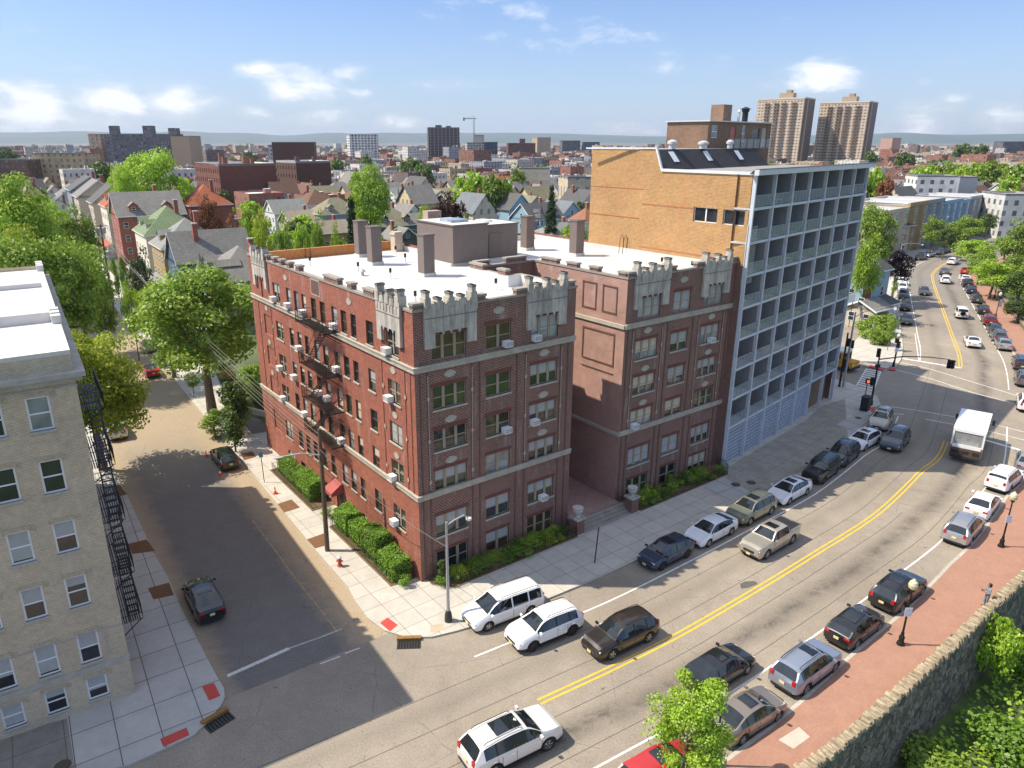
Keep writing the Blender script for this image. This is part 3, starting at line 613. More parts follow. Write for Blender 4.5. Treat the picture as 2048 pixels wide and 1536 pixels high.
# stone crown panels
def crown(M,x0,x1,zw,sw=.75,top=20.75,parent=MBL,fl=True):
    """grey stone screen: stepped finials over scooped edge, legs either side of the top window"""
    b=MB(); b.push(M); y0,y1=-.22,-.003; w=x1-x0
    b.box(x0,x0+sw,y0,y1,zw-1.0,zw,0,bot=True); b.box(x1-sw,x1,y0,y1,zw-1.0,zw,0,bot=True)
    b.box(x0,x1,y0,y1,zw,19.75,0)
    nf=3; ped=.46; pos=[x0+ped/2+(w-ped)*k/(nf*2-2) for k in range(nf*2-1)]
    for k,p in enumerate(pos):
        big=k in (0,nf*2-2); mid=k%2==0
        hh=top-19.75 if big else (.75 if mid else .48)
        b.box(p-ped/2,p+ped/2,y0-.05,.36,19.6,19.75+hh*.55,0); b.box(p-ped*.32,p+ped*.32,y0-.02,.3,19.75+hh*.55,19.75+hh,0); b.box(p-ped*.38,p+ped*.38,y0-.05,.34,19.75+hh-.14,19.75+hh,1)
    for p,q in zip(pos,pos[1:]):   # scooped infill
        n=8; a0,a1=p+ped/2,q-ped/2; r=(a1-a0)/2
        for i in range(n):
            t0,t1=a0+(a1-a0)*i/n,a0+(a1-a0)*(i+1)/n; c=(t0+t1)/2-(a0+a1)/2; z=19.75+.42*(1-math.sqrt(max(0,1-(c/r)**2)))+.02
            b.box(t0,t1,y0,y1+.2,19.75,z,0,bot=False)
    x=x0+.0; k=0
    while x<x1-.1:                  # raised flutes
        b.box(x+.14,x+.26,y0-.04,y0-.002,zw+1.15,19.9 if k%2 else 19.5,0); x+=.42;k+=1
    b.box(x0,x1,y0-.03,y0-.002,zw+.95,zw+1.0,1)
    for k in range(1,int(w/.7)): b.box(x0+k*.7,x0+k*.7+.012,y0-.006,y0-.001,zw,zw+.95,1)
    for k in range(3):
        c=(x0+x1)/2+(k-1)*.62; b.face([(c-.14,y0+.01,zw),(c+.14,y0+.01,zw),(c,y0+.01,zw-.26)],0)
    b.pop(); return b.build('stone_crown_panel',[stone,plain('stone_joint',(.19,.18,.16),.9)],parent)
for M0 in frames['front']: crown(M0,.75,4.75,17.85+.15); crown(M0,9.1,12.75,17.85+.15)
crown(MS,DEP-4.4,DEP-1.3,17.95,.6,20.7); crown(MS,DEP-28.6,DEP-25.2,17.95,.6,20.7)
# brick piers, strings and stone insets
tr=MB(); pr=MB()
TM=[]; brk2=[brick('pier_brick',(.14,.045,.03),(.08,.03,.025),(.26,.19,.15),.23,.085,.012),brick('soldier_brick',(.17,.05,.035),(.13,.04,.03),(.22,.12,.09),.09,.3,.01),mb_side]
PC={}
def piece(mbM,name,x0,x1,y0,y1,z0,z1,m):
    k=(name,round(x1-x0,3),round(z1-z0,2),round(y0,3),m if isinstance(m,int) else m.name)
    if k not in PC: b=MB(); b.box(0,x1-x0,y0,y1,0,z1-z0,0); PC[k]=b.mesh(name,brk2[m] if isinstance(m,int) else m)
    o=put(name,PC[k],MBL); o.matrix_local=mbM@TR(x0,0,z0)
def octo(x,z,w,h):
    q=.3; pts=[(-1,-q),(-.8,-q),(-.8,-.7),(-.45,-.7),(-.45,-1),(.45,-1),(.45,-.7),(.8,-.7),(.8,-q),(1,-q),(1,q),(.8,q),(.8,.7),(.45,.7),(.45,1),(-.45,1),(-.45,.7),(-.8,.7),(-.8,q),(-1,q)]
    b=MB(); b.push(tr.M); b.prism([(0,0)],0,0) if 0 else None
    k=('oct',w,h)
    if k not in PC:
        q=MB(); q.face([(a*w/2,-.04,c*h/2) for a,c in pts],0); q.face([(-w/2,-.04,-.3*h/2),(w/2,-.04,-.3*h/2),(w/2,-.002,-.3*h/2),(-w/2,-.002,-.3*h/2)],0); PC[k]=q.mesh('stone_medallion',stone2)
    o=put('stone_medallion',PC[k],MBL); o.matrix_local=tr.M@TR(x,0,z)
def dia(x,z):
    if 'dia' not in PC:
        q=MB(); q.face([(-.11,-.066,0),(0,-.066,-.24),(.11,-.066,0),(0,-.066,.24)],0); PC['dia']=q.mesh('stone_diamond',stone2)
    o=put('stone_diamond',PC['dia'],MBL); o.matrix_local=tr.M@TR(x,0,z)
for M0 in frames['front']:
    tr.push(M0); pr.push(M0)
    for x in (.38,.95,4.45,5.1,8.35,9.15,12.5,13.2): piece(pr.M,'brick_pier',x-.06,x+.06,-.05,-.002,6.85,15.4,0); piece(pr.M,'brick_trim',x-.05,x+.05,-.05,-.002,.1,6.3,0)
    for x in (.95,4.45,9.15,12.55): piece(tr.M,'stone_string',x-.025,x+.025,-.062,-.051,7.0,15.2,stone2)
    for z in (15.05,11.85,8.85)[0:3]:
        for x in (2.68,10.85): octo(x,z,.95,.5)
    for z in (10.6,13.6,7.6): 
        for x in (.95,4.45,9.15,12.55): dia(x,z)
    octo(6.7,18.75,.95,.5)
    for r,(z,h) in enumerate(ROWS):
        for (a,b_,n) in fc: piece(pr.M,'brick_trim',a-.1,b_+.1,-.035,-.002,z+h+.003,z+h+.26,1)
    tr.pop(); pr.pop()
tr.push(MS); pr.push(MS)
for z in (15.05,11.85,8.85):
    for c in (2.76,26.3): octo(DEP-c,z,.7,.5)
for c in (1.2,4.2,24.9,27.8):
    for z in (10.6,13.6,7.6): dia(DEP-c,z)
for c in (20.9,8.9,): octo(DEP-c,18.65,.8,.5)
piece(tr.M,'stone_string',DEP-15.6,DEP-13.9,-.03,-.002,18.1,19.4,stone2); piece(pr.M,'brick_trim',DEP-15.5,DEP-14.0,-.036,-.031,18.2,19.3,0)
for c in (.6,1.3,4.4,25.2,28.4): piece(pr.M,'brick_trim',DEP-c-.07,DEP-c+.07,-.05,-.002,6.85,15.4,2)
tr.pop(); pr.pop()
# panels on the court side of the second wing
M5=TR(W2a,11.2,0,-math.pi/2); pr.push(M5)
for a,b_,z0,z1 in ((6.5,10.2,12.2,14.9),): 
    for q in ((a,b_,z0,z0+.12),(a,b_,z1-.12,z1),(a,a+.12,z0,z1),(b_-.12,b_,z0,z1),(a,b_,z0-.7,z0-.58)): piece(pr.M,'brick_trim',q[0],q[1],-.06,-.002,q[2],q[3],0)
for a in (6.3,8.6):
    for q in ((a,a+1.6,16.5,16.62),(a,a+1.6,18.6,18.72),(a,a+.12,16.5,18.7),(a+1.5,a+1.62,16.5,18.7)): piece(pr.M,'brick_trim',q[0],q[1],-.05,-.002,q[2],q[3],0)
pr.pop()
k=0
for (M_,w,h,n,r,c,fr,kind) in wins:
    q=rnd.random(); gl=GL[int(rnd.random()*6)]; bl=BL[int(rnd.random()*6)] if kind!='c' else None
    if kind=='f' and r==5: gl,bl=(gwarm,None) if c<2 else (gpale,blindm)
    if kind=='f' and r==1: bl=blindm
    if kind=='f' and c==2 and r>1: bl=blindm
    window(MBL,M_,w,h,n,fr,gl,None if (kind=='f' and r in (5,2)) or kind=='c' else stone2,.16,blind=bl,mw=.22 if kind=='f' else .14)
    if kind=='s' and (c,r) in {(0,5),(4,5),(7,5),(9,5),(10,5),(0,4),(8,4),(6,3),(4,4),(10,3),(9,3),(4,2),(8,2),(10,2),(0,2),(0,1),(5,3)}:
        ac(M_@TR(.0 if n==2 else w/2-.31,.02,.02),'white air conditioner on sunlit brick wall, %s floor, %s window from the corner'%(ORD[r],['nearest','second','third','fourth','fifth','sixth','seventh','eighth','ninth','tenth','farthest'][c]))
    if kind=='f' and (c,r) in {(1,5),(1,3),(2,5),(2,3),(2,1),(5,4),(3,2)}:
        ac(M_@TR(w-.75 if c==1 else (.05 if c in (2,3) and r!=1 else w/2-.2),.02,.02),'white air conditioner on shaded brick front, %s floor, %s window column'%(ORD[r],['first','second','third','fourth','fifth','sixth'][c]))
# roof bulkhead and chimneys
b=MB(); b.box(14.3,18.2,16.8,23.0,RZ+.25,RZ+3.6,0); b.box(18.204,22.4,17.6,21.6,RZ+.25,RZ+3.3,0); b.box(14.2,18.3,16.7,23.1,RZ+3.6,RZ+3.7,1); b.box(18.3,22.5,17.5,21.7,RZ+3.3,RZ+3.4,1)
b.box(14.15,22.5,16.95,22.8,RZ+.003,RZ+.25,2); b.box(15.3,17.2,18.5,20.5,RZ+3.7,RZ+3.95,3); b.lathe([(1.0,RZ+3.4),(.8,RZ+3.6),(.1,RZ+3.7)],14,(20,20),2)
bk=b.build('roof_bulkhead',[taup,taup2,roofw,glass('skylight_glass',(.25,.3,.35))],MBL); rt=MB(); rt.box(14.35,18.15,16.85,22.9,RZ+3.703,RZ+3.71); rt.box(18.35,22.3,17.6,21.6,RZ+3.403,RZ+3.41); rt.build('roof_sheet',roofw,bk)
d=MB(); d.box(18.9,20.4,17.55,17.6,RZ+.3,RZ+2.6); d.build('door',taup2,bk)
for (s,t) in ((8.6,21.6),(9.9,26.8),(9.3,13.7),(26.0,20.6),(27.4,14.6)):
    b=MB(); b.box(s,s+1.05,t,t+1.0,RZ+.3,RZ+3.4,0); b.box(s-.05,s+1.1,t-.05,t+1.05,RZ+3.4,RZ+3.53,1); b.box(s-.02,s+1.17,t-.02,t+1.12,RZ+.003,RZ+.3,2); b.build('chimney',[taup,taup2,roofw],MBL)
b=MB(); b.box(16.8,18.4,25.0,26.0,12,RZ+4.2,0); b.build('chimney',brick('pale_chimney_brick',(.42,.30,.24),(.35,.22,.17),(.5,.42,.36)),MBL)
b=MB(); b.box(14.6,15.5,28.0,28.9,RZ,RZ+2.0,0); b.box(14.5,15.6,27.9,29.0,RZ+1.7,RZ+1.85,0); b.build('chimney',plain('cream_masonry',(.5,.42,.33),.9),MBL)
for (s,t) in ((6.1,19.5),(12.0,21.5),(6.8,15.0),(4.0,25.0),(13.8,26.5),(11.0,6.0),(29.0,24.0),(29.5,5.5),(30,2.5),(3.5,5.5),(24,25)):
    b=MB(); b.tube([(s,t,RZ),(s,t,RZ+.75)],.07,6,1); b.tube([(s,t,RZ+.5),(s,t,RZ+.85)],.11,8,0); b.build('vent_pipe',[iron,white],MBL)
for (s,t) in ((5.5,17.5),(3.0,4.0)): b=MB(); b.lathe([(.12,RZ),(.12,RZ+.35),(.3,RZ+.4),(.05,RZ+.6)],10,(s,t)); b.build('vent_cap',plain('vent_metal',(.4,.4,.4),.5,metal=.5),MBL)
for (s,t,dx,dy) in ((5.5,30.1,.5,0),(32.9,13.0,0,.5)):
    b=MB(); 
    for q in (0,1): x,y=s+dx*q,t+dy*q; b.tube([(x-.0-(.6 if dx==0 else 0),y-(.6 if dy==0 else 0),RZ),(x-(.5 if dx==0 else 0),y-(.5 if dy==0 else 0),RZ+1.5),(x-(.2 if dx==0 else 0),y-(.2 if dy==0 else 0),RZ+1.9),(x,y,RZ+1.5),(x,y,RZ+.6)],.03,5)
    b.build('roof_ladder',iron,MBL)
# fire escape on the side wall
fe=MB(); fe.push(MS); fa,fb=DEP-16.3,DEP-11.0
for zi,z in enumerate((6.7,9.55,12.5,15.95)):
    for k in range(10): fe.box(fa,fb,-.12-k*.11,-.07-k*.11,z,z+.03)
    for x in (fa,fb): fe.box(x-.02,x+.02,-1.22,0,z-.05,z+.02)
    for zz in (.45,.95): 
        fe.box(fa,fb,-1.24,-1.2,z+zz,z+zz+.03); fe.box(fa-.015,fa+.015,-1.2,0,z+zz,z+zz+.03); fe.box(fb-.015,fb+.015,-1.2,0,z+zz,z+zz+.03)
    x=fa
    while x<fb: fe.box(x,x+.018,-1.23,-1.21,z,z+.96,bot=False); x+=.16
    for k in range(6): 
        for x in (fa,fb): fe.box(x-.008,x+.008,-1.2+k*.2,-1.18+k*.2,z,z+.96,bot=False)
    for x in (fa+.1,fb-.1,(fa+fb)/2): fe.tube([(x,-1.15,z),(x,-.01,z-.9)],.025,4)
    if zi:
        zl=(6.7,9.55,12.5)[zi-1]; x0,x1=fa+.7,fb-1.0
        for y in (-.95,-.45): fe.tube([(x0,y,zl),(x1,y,z)],.035,4)
        for y in (-.98,): fe.tube([(x0,y,zl+.8),(x1,y,z+.8)],.02,4)
        for k in range(12): f=(k+.5)/12; fe.box(x0+(x1-x0)*f-.09,x0+(x1-x0)*f+.09,-.95,-.45,zl+(z-zl)*f,zl+(z-zl)*f+.02)
fe.pop(); fe.build('fire_escape',iron,MBL)
# awning and side door, court terrace and steps
b=MB(); b.push(MS); d0=DEP-13.5
b.face([(d0-.1,-.05,2.9),(d0-.1,-1.1,2.3),(d0+1.4,-1.1,2.3),(d0+1.4,-.05,2.9)]); b.face([(d0-.1,-1.1,2.3),(d0-.1,-1.1,2.0),(d0+1.4,-1.1,2.0),(d0+1.4,-1.1,2.3)]); b.face([(d0-.1,-.05,3.0),(d0-.1,-.05,2.1),(d0-.1,-1.1,2.0),(d0-.1,-1.1,2.3)]); b.face([(d0+1.4,-.05,3.0),(d0+1.4,-1.1,2.3),(d0+1.4,-1.1,2.0),(d0+1.4,-.05,2.1)]); b.pop(); b.build('awning',plain('red_canvas',(.36,.09,.08),.8),MBL)
b=MB(); b.push(MS); b.box(d0+.0,d0+1.2,.1,.14,.13,2.45); b.pop(); b.build('door',plain('dark_door',(.03,.02,.02),.5),MBL)
b=MB(); b.box(W1+.002,W2a-.002,-.6,11.1,0,.62); b.build('court_terrace',mat('pink_paving',f_slab(-R(36.4),.9,.9,(.33,.21,.18),(.2,.13,.11))),MBL)
b=MB()
for k in range(4): b.box(W1+.0,W2a+.3,-.6-.36*(k+1),-.6-.36*k,0,.62-.12*(k+.8))
b.build('entrance_steps',plain('step_stone',(.30,.27,.23),.9,var=.2),MBL)
# planters, urns, low fences along the front and side
BW=lambda s,t: ST(s,t)
def fence(pts,label,h=.95,name='iron_fence',grp=None):
    b=MB(); 
    for p,q in zip(pts,pts[1:]):
        L=math.dist(p,q); n=max(1,int(L/.16)); 
        for zz in (.15,h-.12): b.tube([(*p,zz+.13),(*q,zz+.13)],.014,4,cap=False)
        for k in range(n+1):
            x,y=p[0]+(q[0]-p[0])*k/n,p[1]+(q[1]-p[1])*k/n; b.box(x-.009,x+.009,y-.009,y+.009,.13,h+.13 if k%8 else h+.25,bot=False)
    o=b.build(name,iron); tag(o,label,'fence',grp); return o
fence([ST(.4,-.6),ST(1.4,-1.9),ST(13.0,-2.0),ST(13.6,-1.0),ST(13.6,-.1)],'low black iron fence round the shaded garden left of the entrance steps')
fence([ST(19.5,-.1),ST(19.5,-1.2),ST(20.2,-2.1),ST(32.0,-2.1),ST(32.7,-1.2),ST(32.8,-.2)],'low black iron fence around the shaded front garden right of the entrance steps')
fence([ST(-.2,.6),ST(-1.9,1.0),ST(-1.9,10.8),ST(-.2,10.8)],'low black iron fence round the clipped hedge nearest the street corner on the sunlit side')
fence([ST(-.2,14.4),ST(-1.9,14.4),ST(-1.9,23.6),ST(-.2,23.8)],'low black iron fence round the far clipped hedge on the sunlit side')
def bed(poly,label=None):
    b=MB(); b.prism([ST(*p) for p in poly],.10,.20,1,0); struct(b.build('garden_bed',[soil,kerbm]))
bed([(.4,0),(.4,-.8),(1.4,-2.05),(13.0,-2.15),(13.7,-1.0),(13.7,0)]); bed([(19.4,0),(19.4,-1.3),(20.2,-2.25),(32.0,-2.25),(32.8,-1.2),(32.8,0)]); bed([(0,.5),(-2.05,.8),(-2.05,10.9),(0,10.9)]); bed([(0,14.2),(-2.05,14.2),(-2.05,24),(0,24)])
def urn(s,t,label):
    x,y=ST(s,t); e=empty('stone_urn',(x,y,.13),R(36.4),label,'urn','stone urns beside the entrance')
    b=MB(); b.box(-.4,.4,-.4,.4,0,1.25,0); b.box(-.48,.48,-.48,.48,1.25,1.4,1); b.build('pedestal',[mb_front,stone],e)
    b=MB(); b.lathe([(.2,1.4),(.14,1.55),(.34,1.75),(.42,2.0),(.36,2.1),(.44,2.2),(.3,2.2)],14); b.build('bowl',plain('cement_urn',(.5,.47,.42),.9),e)
urn(13.5,-1.5,'pale stone urn on a brick pedestal left of the court entrance steps'); urn(19.6,-1.6,'pale stone urn on a brick pedestal right of the court entrance steps')
# ---------------------------------------------------------------- balcony apartment building
MO=(22.21,62.65); MA=R(45.3); MD=dict(L=26.9,N=7,Z0=4.1,Z1=27.0)
OBL=empty('balcony_apartment_building',(MO[0],MO[1],0),MA,'nine storey apartment block with orange brick end wall and pale blue steel balcony grid','apartment building')
SK=R(126.4)-MA; sx_,sy_=math.cos(SK),math.sin(SK)     # side wall direction in local frame
obr=brick('orange_brick',(.44,.22,.068),(.33,.15,.048),(.44,.32,.17),.35,.12,.022,big=.16,stain=(.50,.18,.07)); dbr=brick('brown_brick',(.22,.12,.07),(.17,.09,.05),(.3,.22,.16))
bluep=plain('pale_blue_steel',(.56,.60,.64),.5,var=.1); slab=plain('slab_concrete',(.50,.51,.52),.8,var=.15); slate=plain('slate_panel',(.28,.29,.31),.8,var=.15); blk=plain('black_roofing',(.025,.025,.028),.75,var=.3); trimw=plain('white_fascia',(.62,.64,.65),.5,var=.1)
railg=clear('balcony_glass',(.42,.50,.50),.42)
Lm=MD['L']; SW=19.2
def sp_(t,z,o=0): return (sx_*t+o*sy_*-1*0, sy_*t, z)
def side(t): return (sx_*t,sy_*t)
b=MB(); bd=1.5/sy_
# side wall polygon with windows: local frame along side
q=MB(); q.push(TR(sx_*SW,sy_*SW,0,SK+math.pi))
wallgrid(q,SW,0,26.9,[(SW-5.75,SW-3.15,22.6,23.9),(SW-2.55,SW-.35,22.6,23.9)],.2,0); q.face([(0,0,26.9),(SW-9.8,0,26.9),(SW-10.6,0,28.85),(0,0,28.85)],0)
for (x0,x1,z) in ((0,7.3,25.1),(0,7.0,22.3),(7.2,13.4,23.7),(7.0,SW-.4,19.6)): q.box(SW-(SW-x0),x1,-.03,-.002,z,z+.07,1,bot=False)
q.pop()
q.push(TR(Lm,0,0,SK)); wallgrid(q,SW,0,26.9,[(2,3.5,z,z+1.4) for z in (5.5,8.4,11.3,14.1,17,20,23)],.1,2); q.pop()
q.face([(sx_*SW,sy_*SW,0),(Lm+sx_*SW,sy_*SW,0),(Lm+sx_*SW,sy_*SW,28.85),(sx_*SW,sy_*SW,28.85)],0)
q.build('wall',[obr,plain('red_course',(.42,.14,.07),.9),dbr],OBL)
for x0,w in ((SW-5.75,2.6),(SW-2.55,2.2)): window(OBL,TR(sx_*SW,sy_*SW,0,SK+math.pi)@TR(x0,0,22.6),w,1.3,2,whitefr,gdark,None,.2,rail=False,mw=.12)
# roof: flat front part, black slope, raised terrace
b=MB(); f1,f2=9.8,11.6
b.face([(sx_*.0,-.0,26.9),(Lm,0,26.9),(Lm+sx_*f1,sy_*f1,26.9),(sx_*f1,sy_*f1,26.9)],0)
b.build('roof',[plain('grey_roof',(.26,.25,.24),.85,var=.2,scale=.4)],OBL)
b=MB(); E=22.0
b.face([(sx_*f1+.15,sy_*f1,26.91),(sx_*f1+E+1.0,sy_*f1,26.91),(sx_*f2+E,sy_*f2,28.8),(sx_*f2+.15,sy_*f2,28.8)],0); b.face([(sx_*f1+E+1.0,sy_*f1,26.91),(Lm+sx_*f2,sy_*f2+4,26.91),(sx_*f2+E,sy_*f2+6,28.8),(sx_*f2+E,sy_*f2,28.8)],0)
b.build('black_slope',[blk],OBL)
b=MB(); b.face([(sx_*f2,sy_*f2,28.8),(sx_*f2+Lm,sy_*f2,28.8),(sx_*SW+Lm,sy_*SW,28.8),(sx_*SW,sy_*SW,28.8)],0); b.box(f2*sx_+.1,f2*sx_+.25,sy_*f2,sy_*SW,28.803,28.95,1); b.build('terrace',[plain('terrace_deck',(.3,.3,.29),.85),trimw],OBL)
for x in (3.0,9.7,16.6): 
    b=MB(); t0,t1=.35,.62; P=lambda u,v:(sx_*(f1+(f2-f1)*v)+u,sy_*(f1+(f2-f1)*v)-.03,26.93+1.89*v+.05)
    b.face([P(x,.35),P(x+1.0,.35),P(x+1.0,.85),P(x,.85)]); b.build('skylight',plain('skylight_white',(.7,.72,.74),.4),OBL)
b=MB(); # fascia
b.box(-.5,Lm+.9,-.75,-.35,26.85,27.3,0); b.box(-.5,Lm+.9,-.78,-.36,27.3,27.36,1); b.face([(-.5,-.36,27.3),(Lm+.9,-.36,27.3),(Lm+.9,.1,26.95),(-.5,.1,26.95)],1); b.box(-.5,Lm+.9,-.35,.0,26.88,26.9,0)
b.push(TR(sx_*f1,sy_*f1,0,SK+math.pi)); b.box(0,f1+.3,-.12,.15,26.85,27.1,0); b.pop(); b.push(TR(sx_*SW,sy_*SW,0,SK+math.pi)); b.box(0,SW-10.6,-.1,.12,28.85,28.98,0); b.tube([(SW-10.6,0,28.9),(SW-9.8,0,27.0)],.13,4,0); b.pop()
b.build('fascia',[trimw,plain('dark_gutter',(.12,.13,.14),.6)],OBL)
# penthouse
PH=empty('penthouse_frame',(0,0,0)); bpy.data.objects.remove(PH)
ph=MB(); px0,px1,py0,py1=14.0,29.6,sy_*13.4,sy_*18.6; pz0,pz1=28.8,31.6; shx=sx_*13.4
ph.push(TR(shx,0,0)); 
ph.push(TR(px0,py0)); wallgrid(ph,px1-px0,pz0-2,pz1,[(.8,2.2,29.9,31.2),(5.2,6.4,28.9,31.1),(8.0,8.9,29.5,31.3),(10.6,12.6,28.9,31.0),(13.2,14.5,28.9,31.1)],.12,0); ph.pop()
ph.face([(px0,py1,pz0),(px0,py0,pz0),(px0,py0,pz1),(px0,py1,pz1)],0); ph.face([(px1,py0,pz0-2),(px1,py1,pz0-2),(px1,py1,pz1),(px1,py0,pz1)],0); ph.box(px0-.2,px1+.2,py0-.25,py1+.2,pz1,pz1+.12,1)
ph.box(px0+6.5,px0+8.5,py0+1.8,py0+3.4,pz1+.123,pz1+2.0,0); ph.pop()
pho=ph.build('penthouse',[dbr,trimw],OBL)
for (x,z,w,h,m) in ((.8,29.9,1.4,1.3,gpale),(8.0,29.5,.9,1.8,gpale),(10.6,28.9,2.0,2.1,gdark)): window(pho,TR(shx+px0+x,py0,z),w,h,1,whitefr if w<2 else tanfr,m,None,.12,rail=w<2)
for (x,w,m) in ((5.2,1.2,plain('pink_door',(.5,.16,.13),.6)),(13.2,1.3,plain('beige_door',(.45,.40,.33),.6))): b=MB(); b.box(shx+px0+x,shx+px0+x+w,py0+.08,py0+.12,28.9,31.1); b.build('door',m,pho)
b=MB(); b.face([(shx+px0+1,py0-1.8,28.8),(shx+px1-3.3,py0-1.8,28.8),(shx+px1-3.3,py0-1.8,29.8),(shx+px0+1,py0-1.8,29.8)],0)
for k in range(8): x=shx+px0+1+k*(px1-px0-4.3)/7; b.box(x-.03,x+.03,py0-1.84,py0-1.78,28.8,29.85,1)
b.build('glass_railing',[railg,iron],OBL)
for (x,y,r,h) in ((4.2,.0,.5,.9),(9.6,-.4,.55,.8),(15.0,-.6,.4,.9)): b=MB(); b.lathe([(r*.7,28.8),(r*.7,28.8+h*.5),(r,28.8+h*.55),(r,28.8+h*.8),(r*.3,28.8+h)],12,(shx+x,py0-1.6+y)); b.build('roof_fan',plain('fan_metal',(.6,.6,.6),.4,metal=.3),OBL)
b=MB(); b.lathe([(.35,pz1),(.35,pz1+1.3),(.45,pz1+1.35),(.45,pz1+1.6),(.7,pz1+1.65),(.1,pz1+1.9)],12,(shx+px1-3.2,py0+2)); b.build('flue',iron,OBL)
b=MB(); b.lathe([(.15,pz1),(.15,pz1+1.2),(.25,pz1+1.25),(.05,pz1+1.5)],10,(shx+px0+8.8,py0+1)); b.build('flue',plain('fan_metal',(.6,.6,.6),.4),OBL)
# balcony grid
lev=[MD['Z0']+k*(27.0-MD['Z0'])/8 for k in range(9)]; bw=Lm/7
g=MB()
for k in range(8): 
    x=k*bw; g.box(x-.09,x+.09,-.42,-.1,0,26.85)
g.build('steel_column',bluep,OBL)
cb=MB(); rl=MB(); wn=MB(); gr=MB()
for i,z in enumerate(lev[:-1]):
    cb.box(0,Lm,-.30,1.35,z-.16,z,0)
    cb.box(0,Lm,-.34,-.301,z-.2,z+.03,1)
cb.build('balcony_slab',[slab,bluep],OBL)
# back wall of balconies with door and window openings
bkw=MB(); hs=[]
for i,z in enumerate(lev[:-1]):
    for k in range(7): hs+= [(k*bw+.35,k*bw+1.5,z+.05,z+2.1),(k*bw+2.2,k*bw+3.0,z+.9,z+2.1)]
bkw.push(TR(0,1.352)); wallgrid(bkw,Lm,4.1,26.9,hs,.1,0); bkw.pop()
bkw.build('balcony_back_wall',[brick('tan_brick',(.36,.20,.11),(.30,.16,.09),(.35,.28,.2))],OBL)
for i,z in enumerate(lev[:-1]):
    for k in range(7):
        M_=TR(k*bw+.35,1.352,z+.05); window(OBL,M_,1.15,2.05,1,whitefr,gdark if (i+k)%3 else gpale,None,.1,rail=False,name='window')
for i,z in enumerate(lev[:-1]):
    for k in range(7):
        b=MB()
        if i==7: pass
        x0=k*bw; dz=lev[i+1]-z
        key=('bal',i==7)
        if key not in WC:
            p=MB(); p.box(bw-.10,bw+.06,-.08,1.35,0,dz-.17,0); 
            WC[key]=p.mesh('partition',slate)
            r=MB(); r.face([(.12,-.28,.12),(bw-.12,-.28,.12),(bw-.12,-.28,1.0),(.12,-.28,1.0)],0)
            for x in (.13,1.1,1.95,2.8,bw-.13): r.box(x-.015,x+.015,-.3,-.26,.02,1.02,1)
            r.box(.11,bw-.11,-.30,-.26,1.0,1.05,1); WC['rail']=r.mesh('balcony_railing',[railg,plain('steel_grey',(.35,.38,.42),.4,metal=.4)])
        o=put('partition',WC[key],OBL,(x0,0,z+.003)); o2=put('balcony_railing',WC['rail'],OBL,(x0,0,z))
# ground screen
b=MB(); hs=[]; bay=bw
for k in range(5):
    nx=9; nz=10
    for a in range(nx):
        for c in range(nz):
            x=k*bay+.15+(a+.2)*(bay-.3)/nx;  z=.15+(c+.2)*3.7/nz; hs.append((x,x+.26,z,z+.24))
b.push(TR(0,-.12))
for k in range(5): b.push(Matrix.Identity(4)); wallgrid(b,(k+1)*bay-.11,0,3.95,[h for h in hs if k*bay<=h[0]<(k+1)*bay],.1,0,u0=k*bay+.11); b.pop()
b.pop(); b.build('concrete_block_screen',plain('pale_blue_block',(.46,.49,.55),.8,var=.12),OBL)
b=MB(); b.box(0,5*bay,.06,.1,0,3.9); b.build('screen_backing',plain('screen_dark',(.05,.06,.08),.8),OBL)
b=MB(); b.push(TR(5*bay,.4)); wallgrid(b,1.8*bay,0,3.95,[(1.0,2.2,.9,1.8)],.15,0); b.pop(); b.face([(5*bay,-.1,0),(5*bay,.4,0),(5*bay,.4,3.95),(5*bay,-.1,3.95)],0); b.build('entrance_wall',dbr,OBL)
window(OBL,TR(5*bay+1,.4,.9),1.2,.9,1,whitefr,gdark,None,.15,rail=False)
# slatted sun screen on the corner and balcony chairs
b=MB()
for k in range(30): z=17.6+k*.165; b.face([(-.1,-.12,z),(.75,-.6,z+.25),(.75,-.6,z+.3),(-.1,-.12,z+.05)],0)
b.box(-.14,-.08,-.16,-.08,17.3,22.8,0); b.build('slatted_screen',plain('pale_slat',(.55,.55,.5),.6),OBL)
def bchair(i,k,x,label,m):
    b=MB(); b.box(-.25,.25,-.25,.25,.40,.45); 
    for a in (-.22,.22):
        for c in (-.22,.22): b.box(a-.02,a+.02,c-.02,c+.02,0,.42)
    for q in range(5): b.box(-.22+q*.1,-.17+q*.1,.22,.25,.45,.9)
    b.box(-.25,.25,.22,.25,.88,.94); me=b.mesh('chair',m); o=bpy.data.objects.new('balcony_chair',me); COL.objects.link(o); o.matrix_world=Matrix.Translation((MO[0],MO[1],0))@Matrix.Rotation(MA,4,'Z')@TR(k*bw+x,.25,lev[i],.4); tag(o,label,'chair')
wpl=plain('white_plastic',(.75,.75,.73),.4)
CN=['first','second','third','fourth','fifth','sixth','seventh']
for i,k,x,m in ((5,1,1.2,wpl),(5,2,1.3,wpl),(5,2,2.4,wpl),(6,0,1.2,wpl),(6,3,1.6,iron),(7,0,1.0,wpl),(7,1,1.5,wpl),(7,1,2.5,wpl),(5,4,2.0,iron),(4,0,1.4,wpl),(6,5,1.4,iron)):
    bchair(i,k,x,'%s chair on balcony, %s floor from the top, %s bay, %s side'%('white plastic' if m is wpl else 'dark metal',['eighth','seventh','sixth','fifth','fourth','third','second','first'][i],CN[k],'left' if x<2 else 'right'),m)
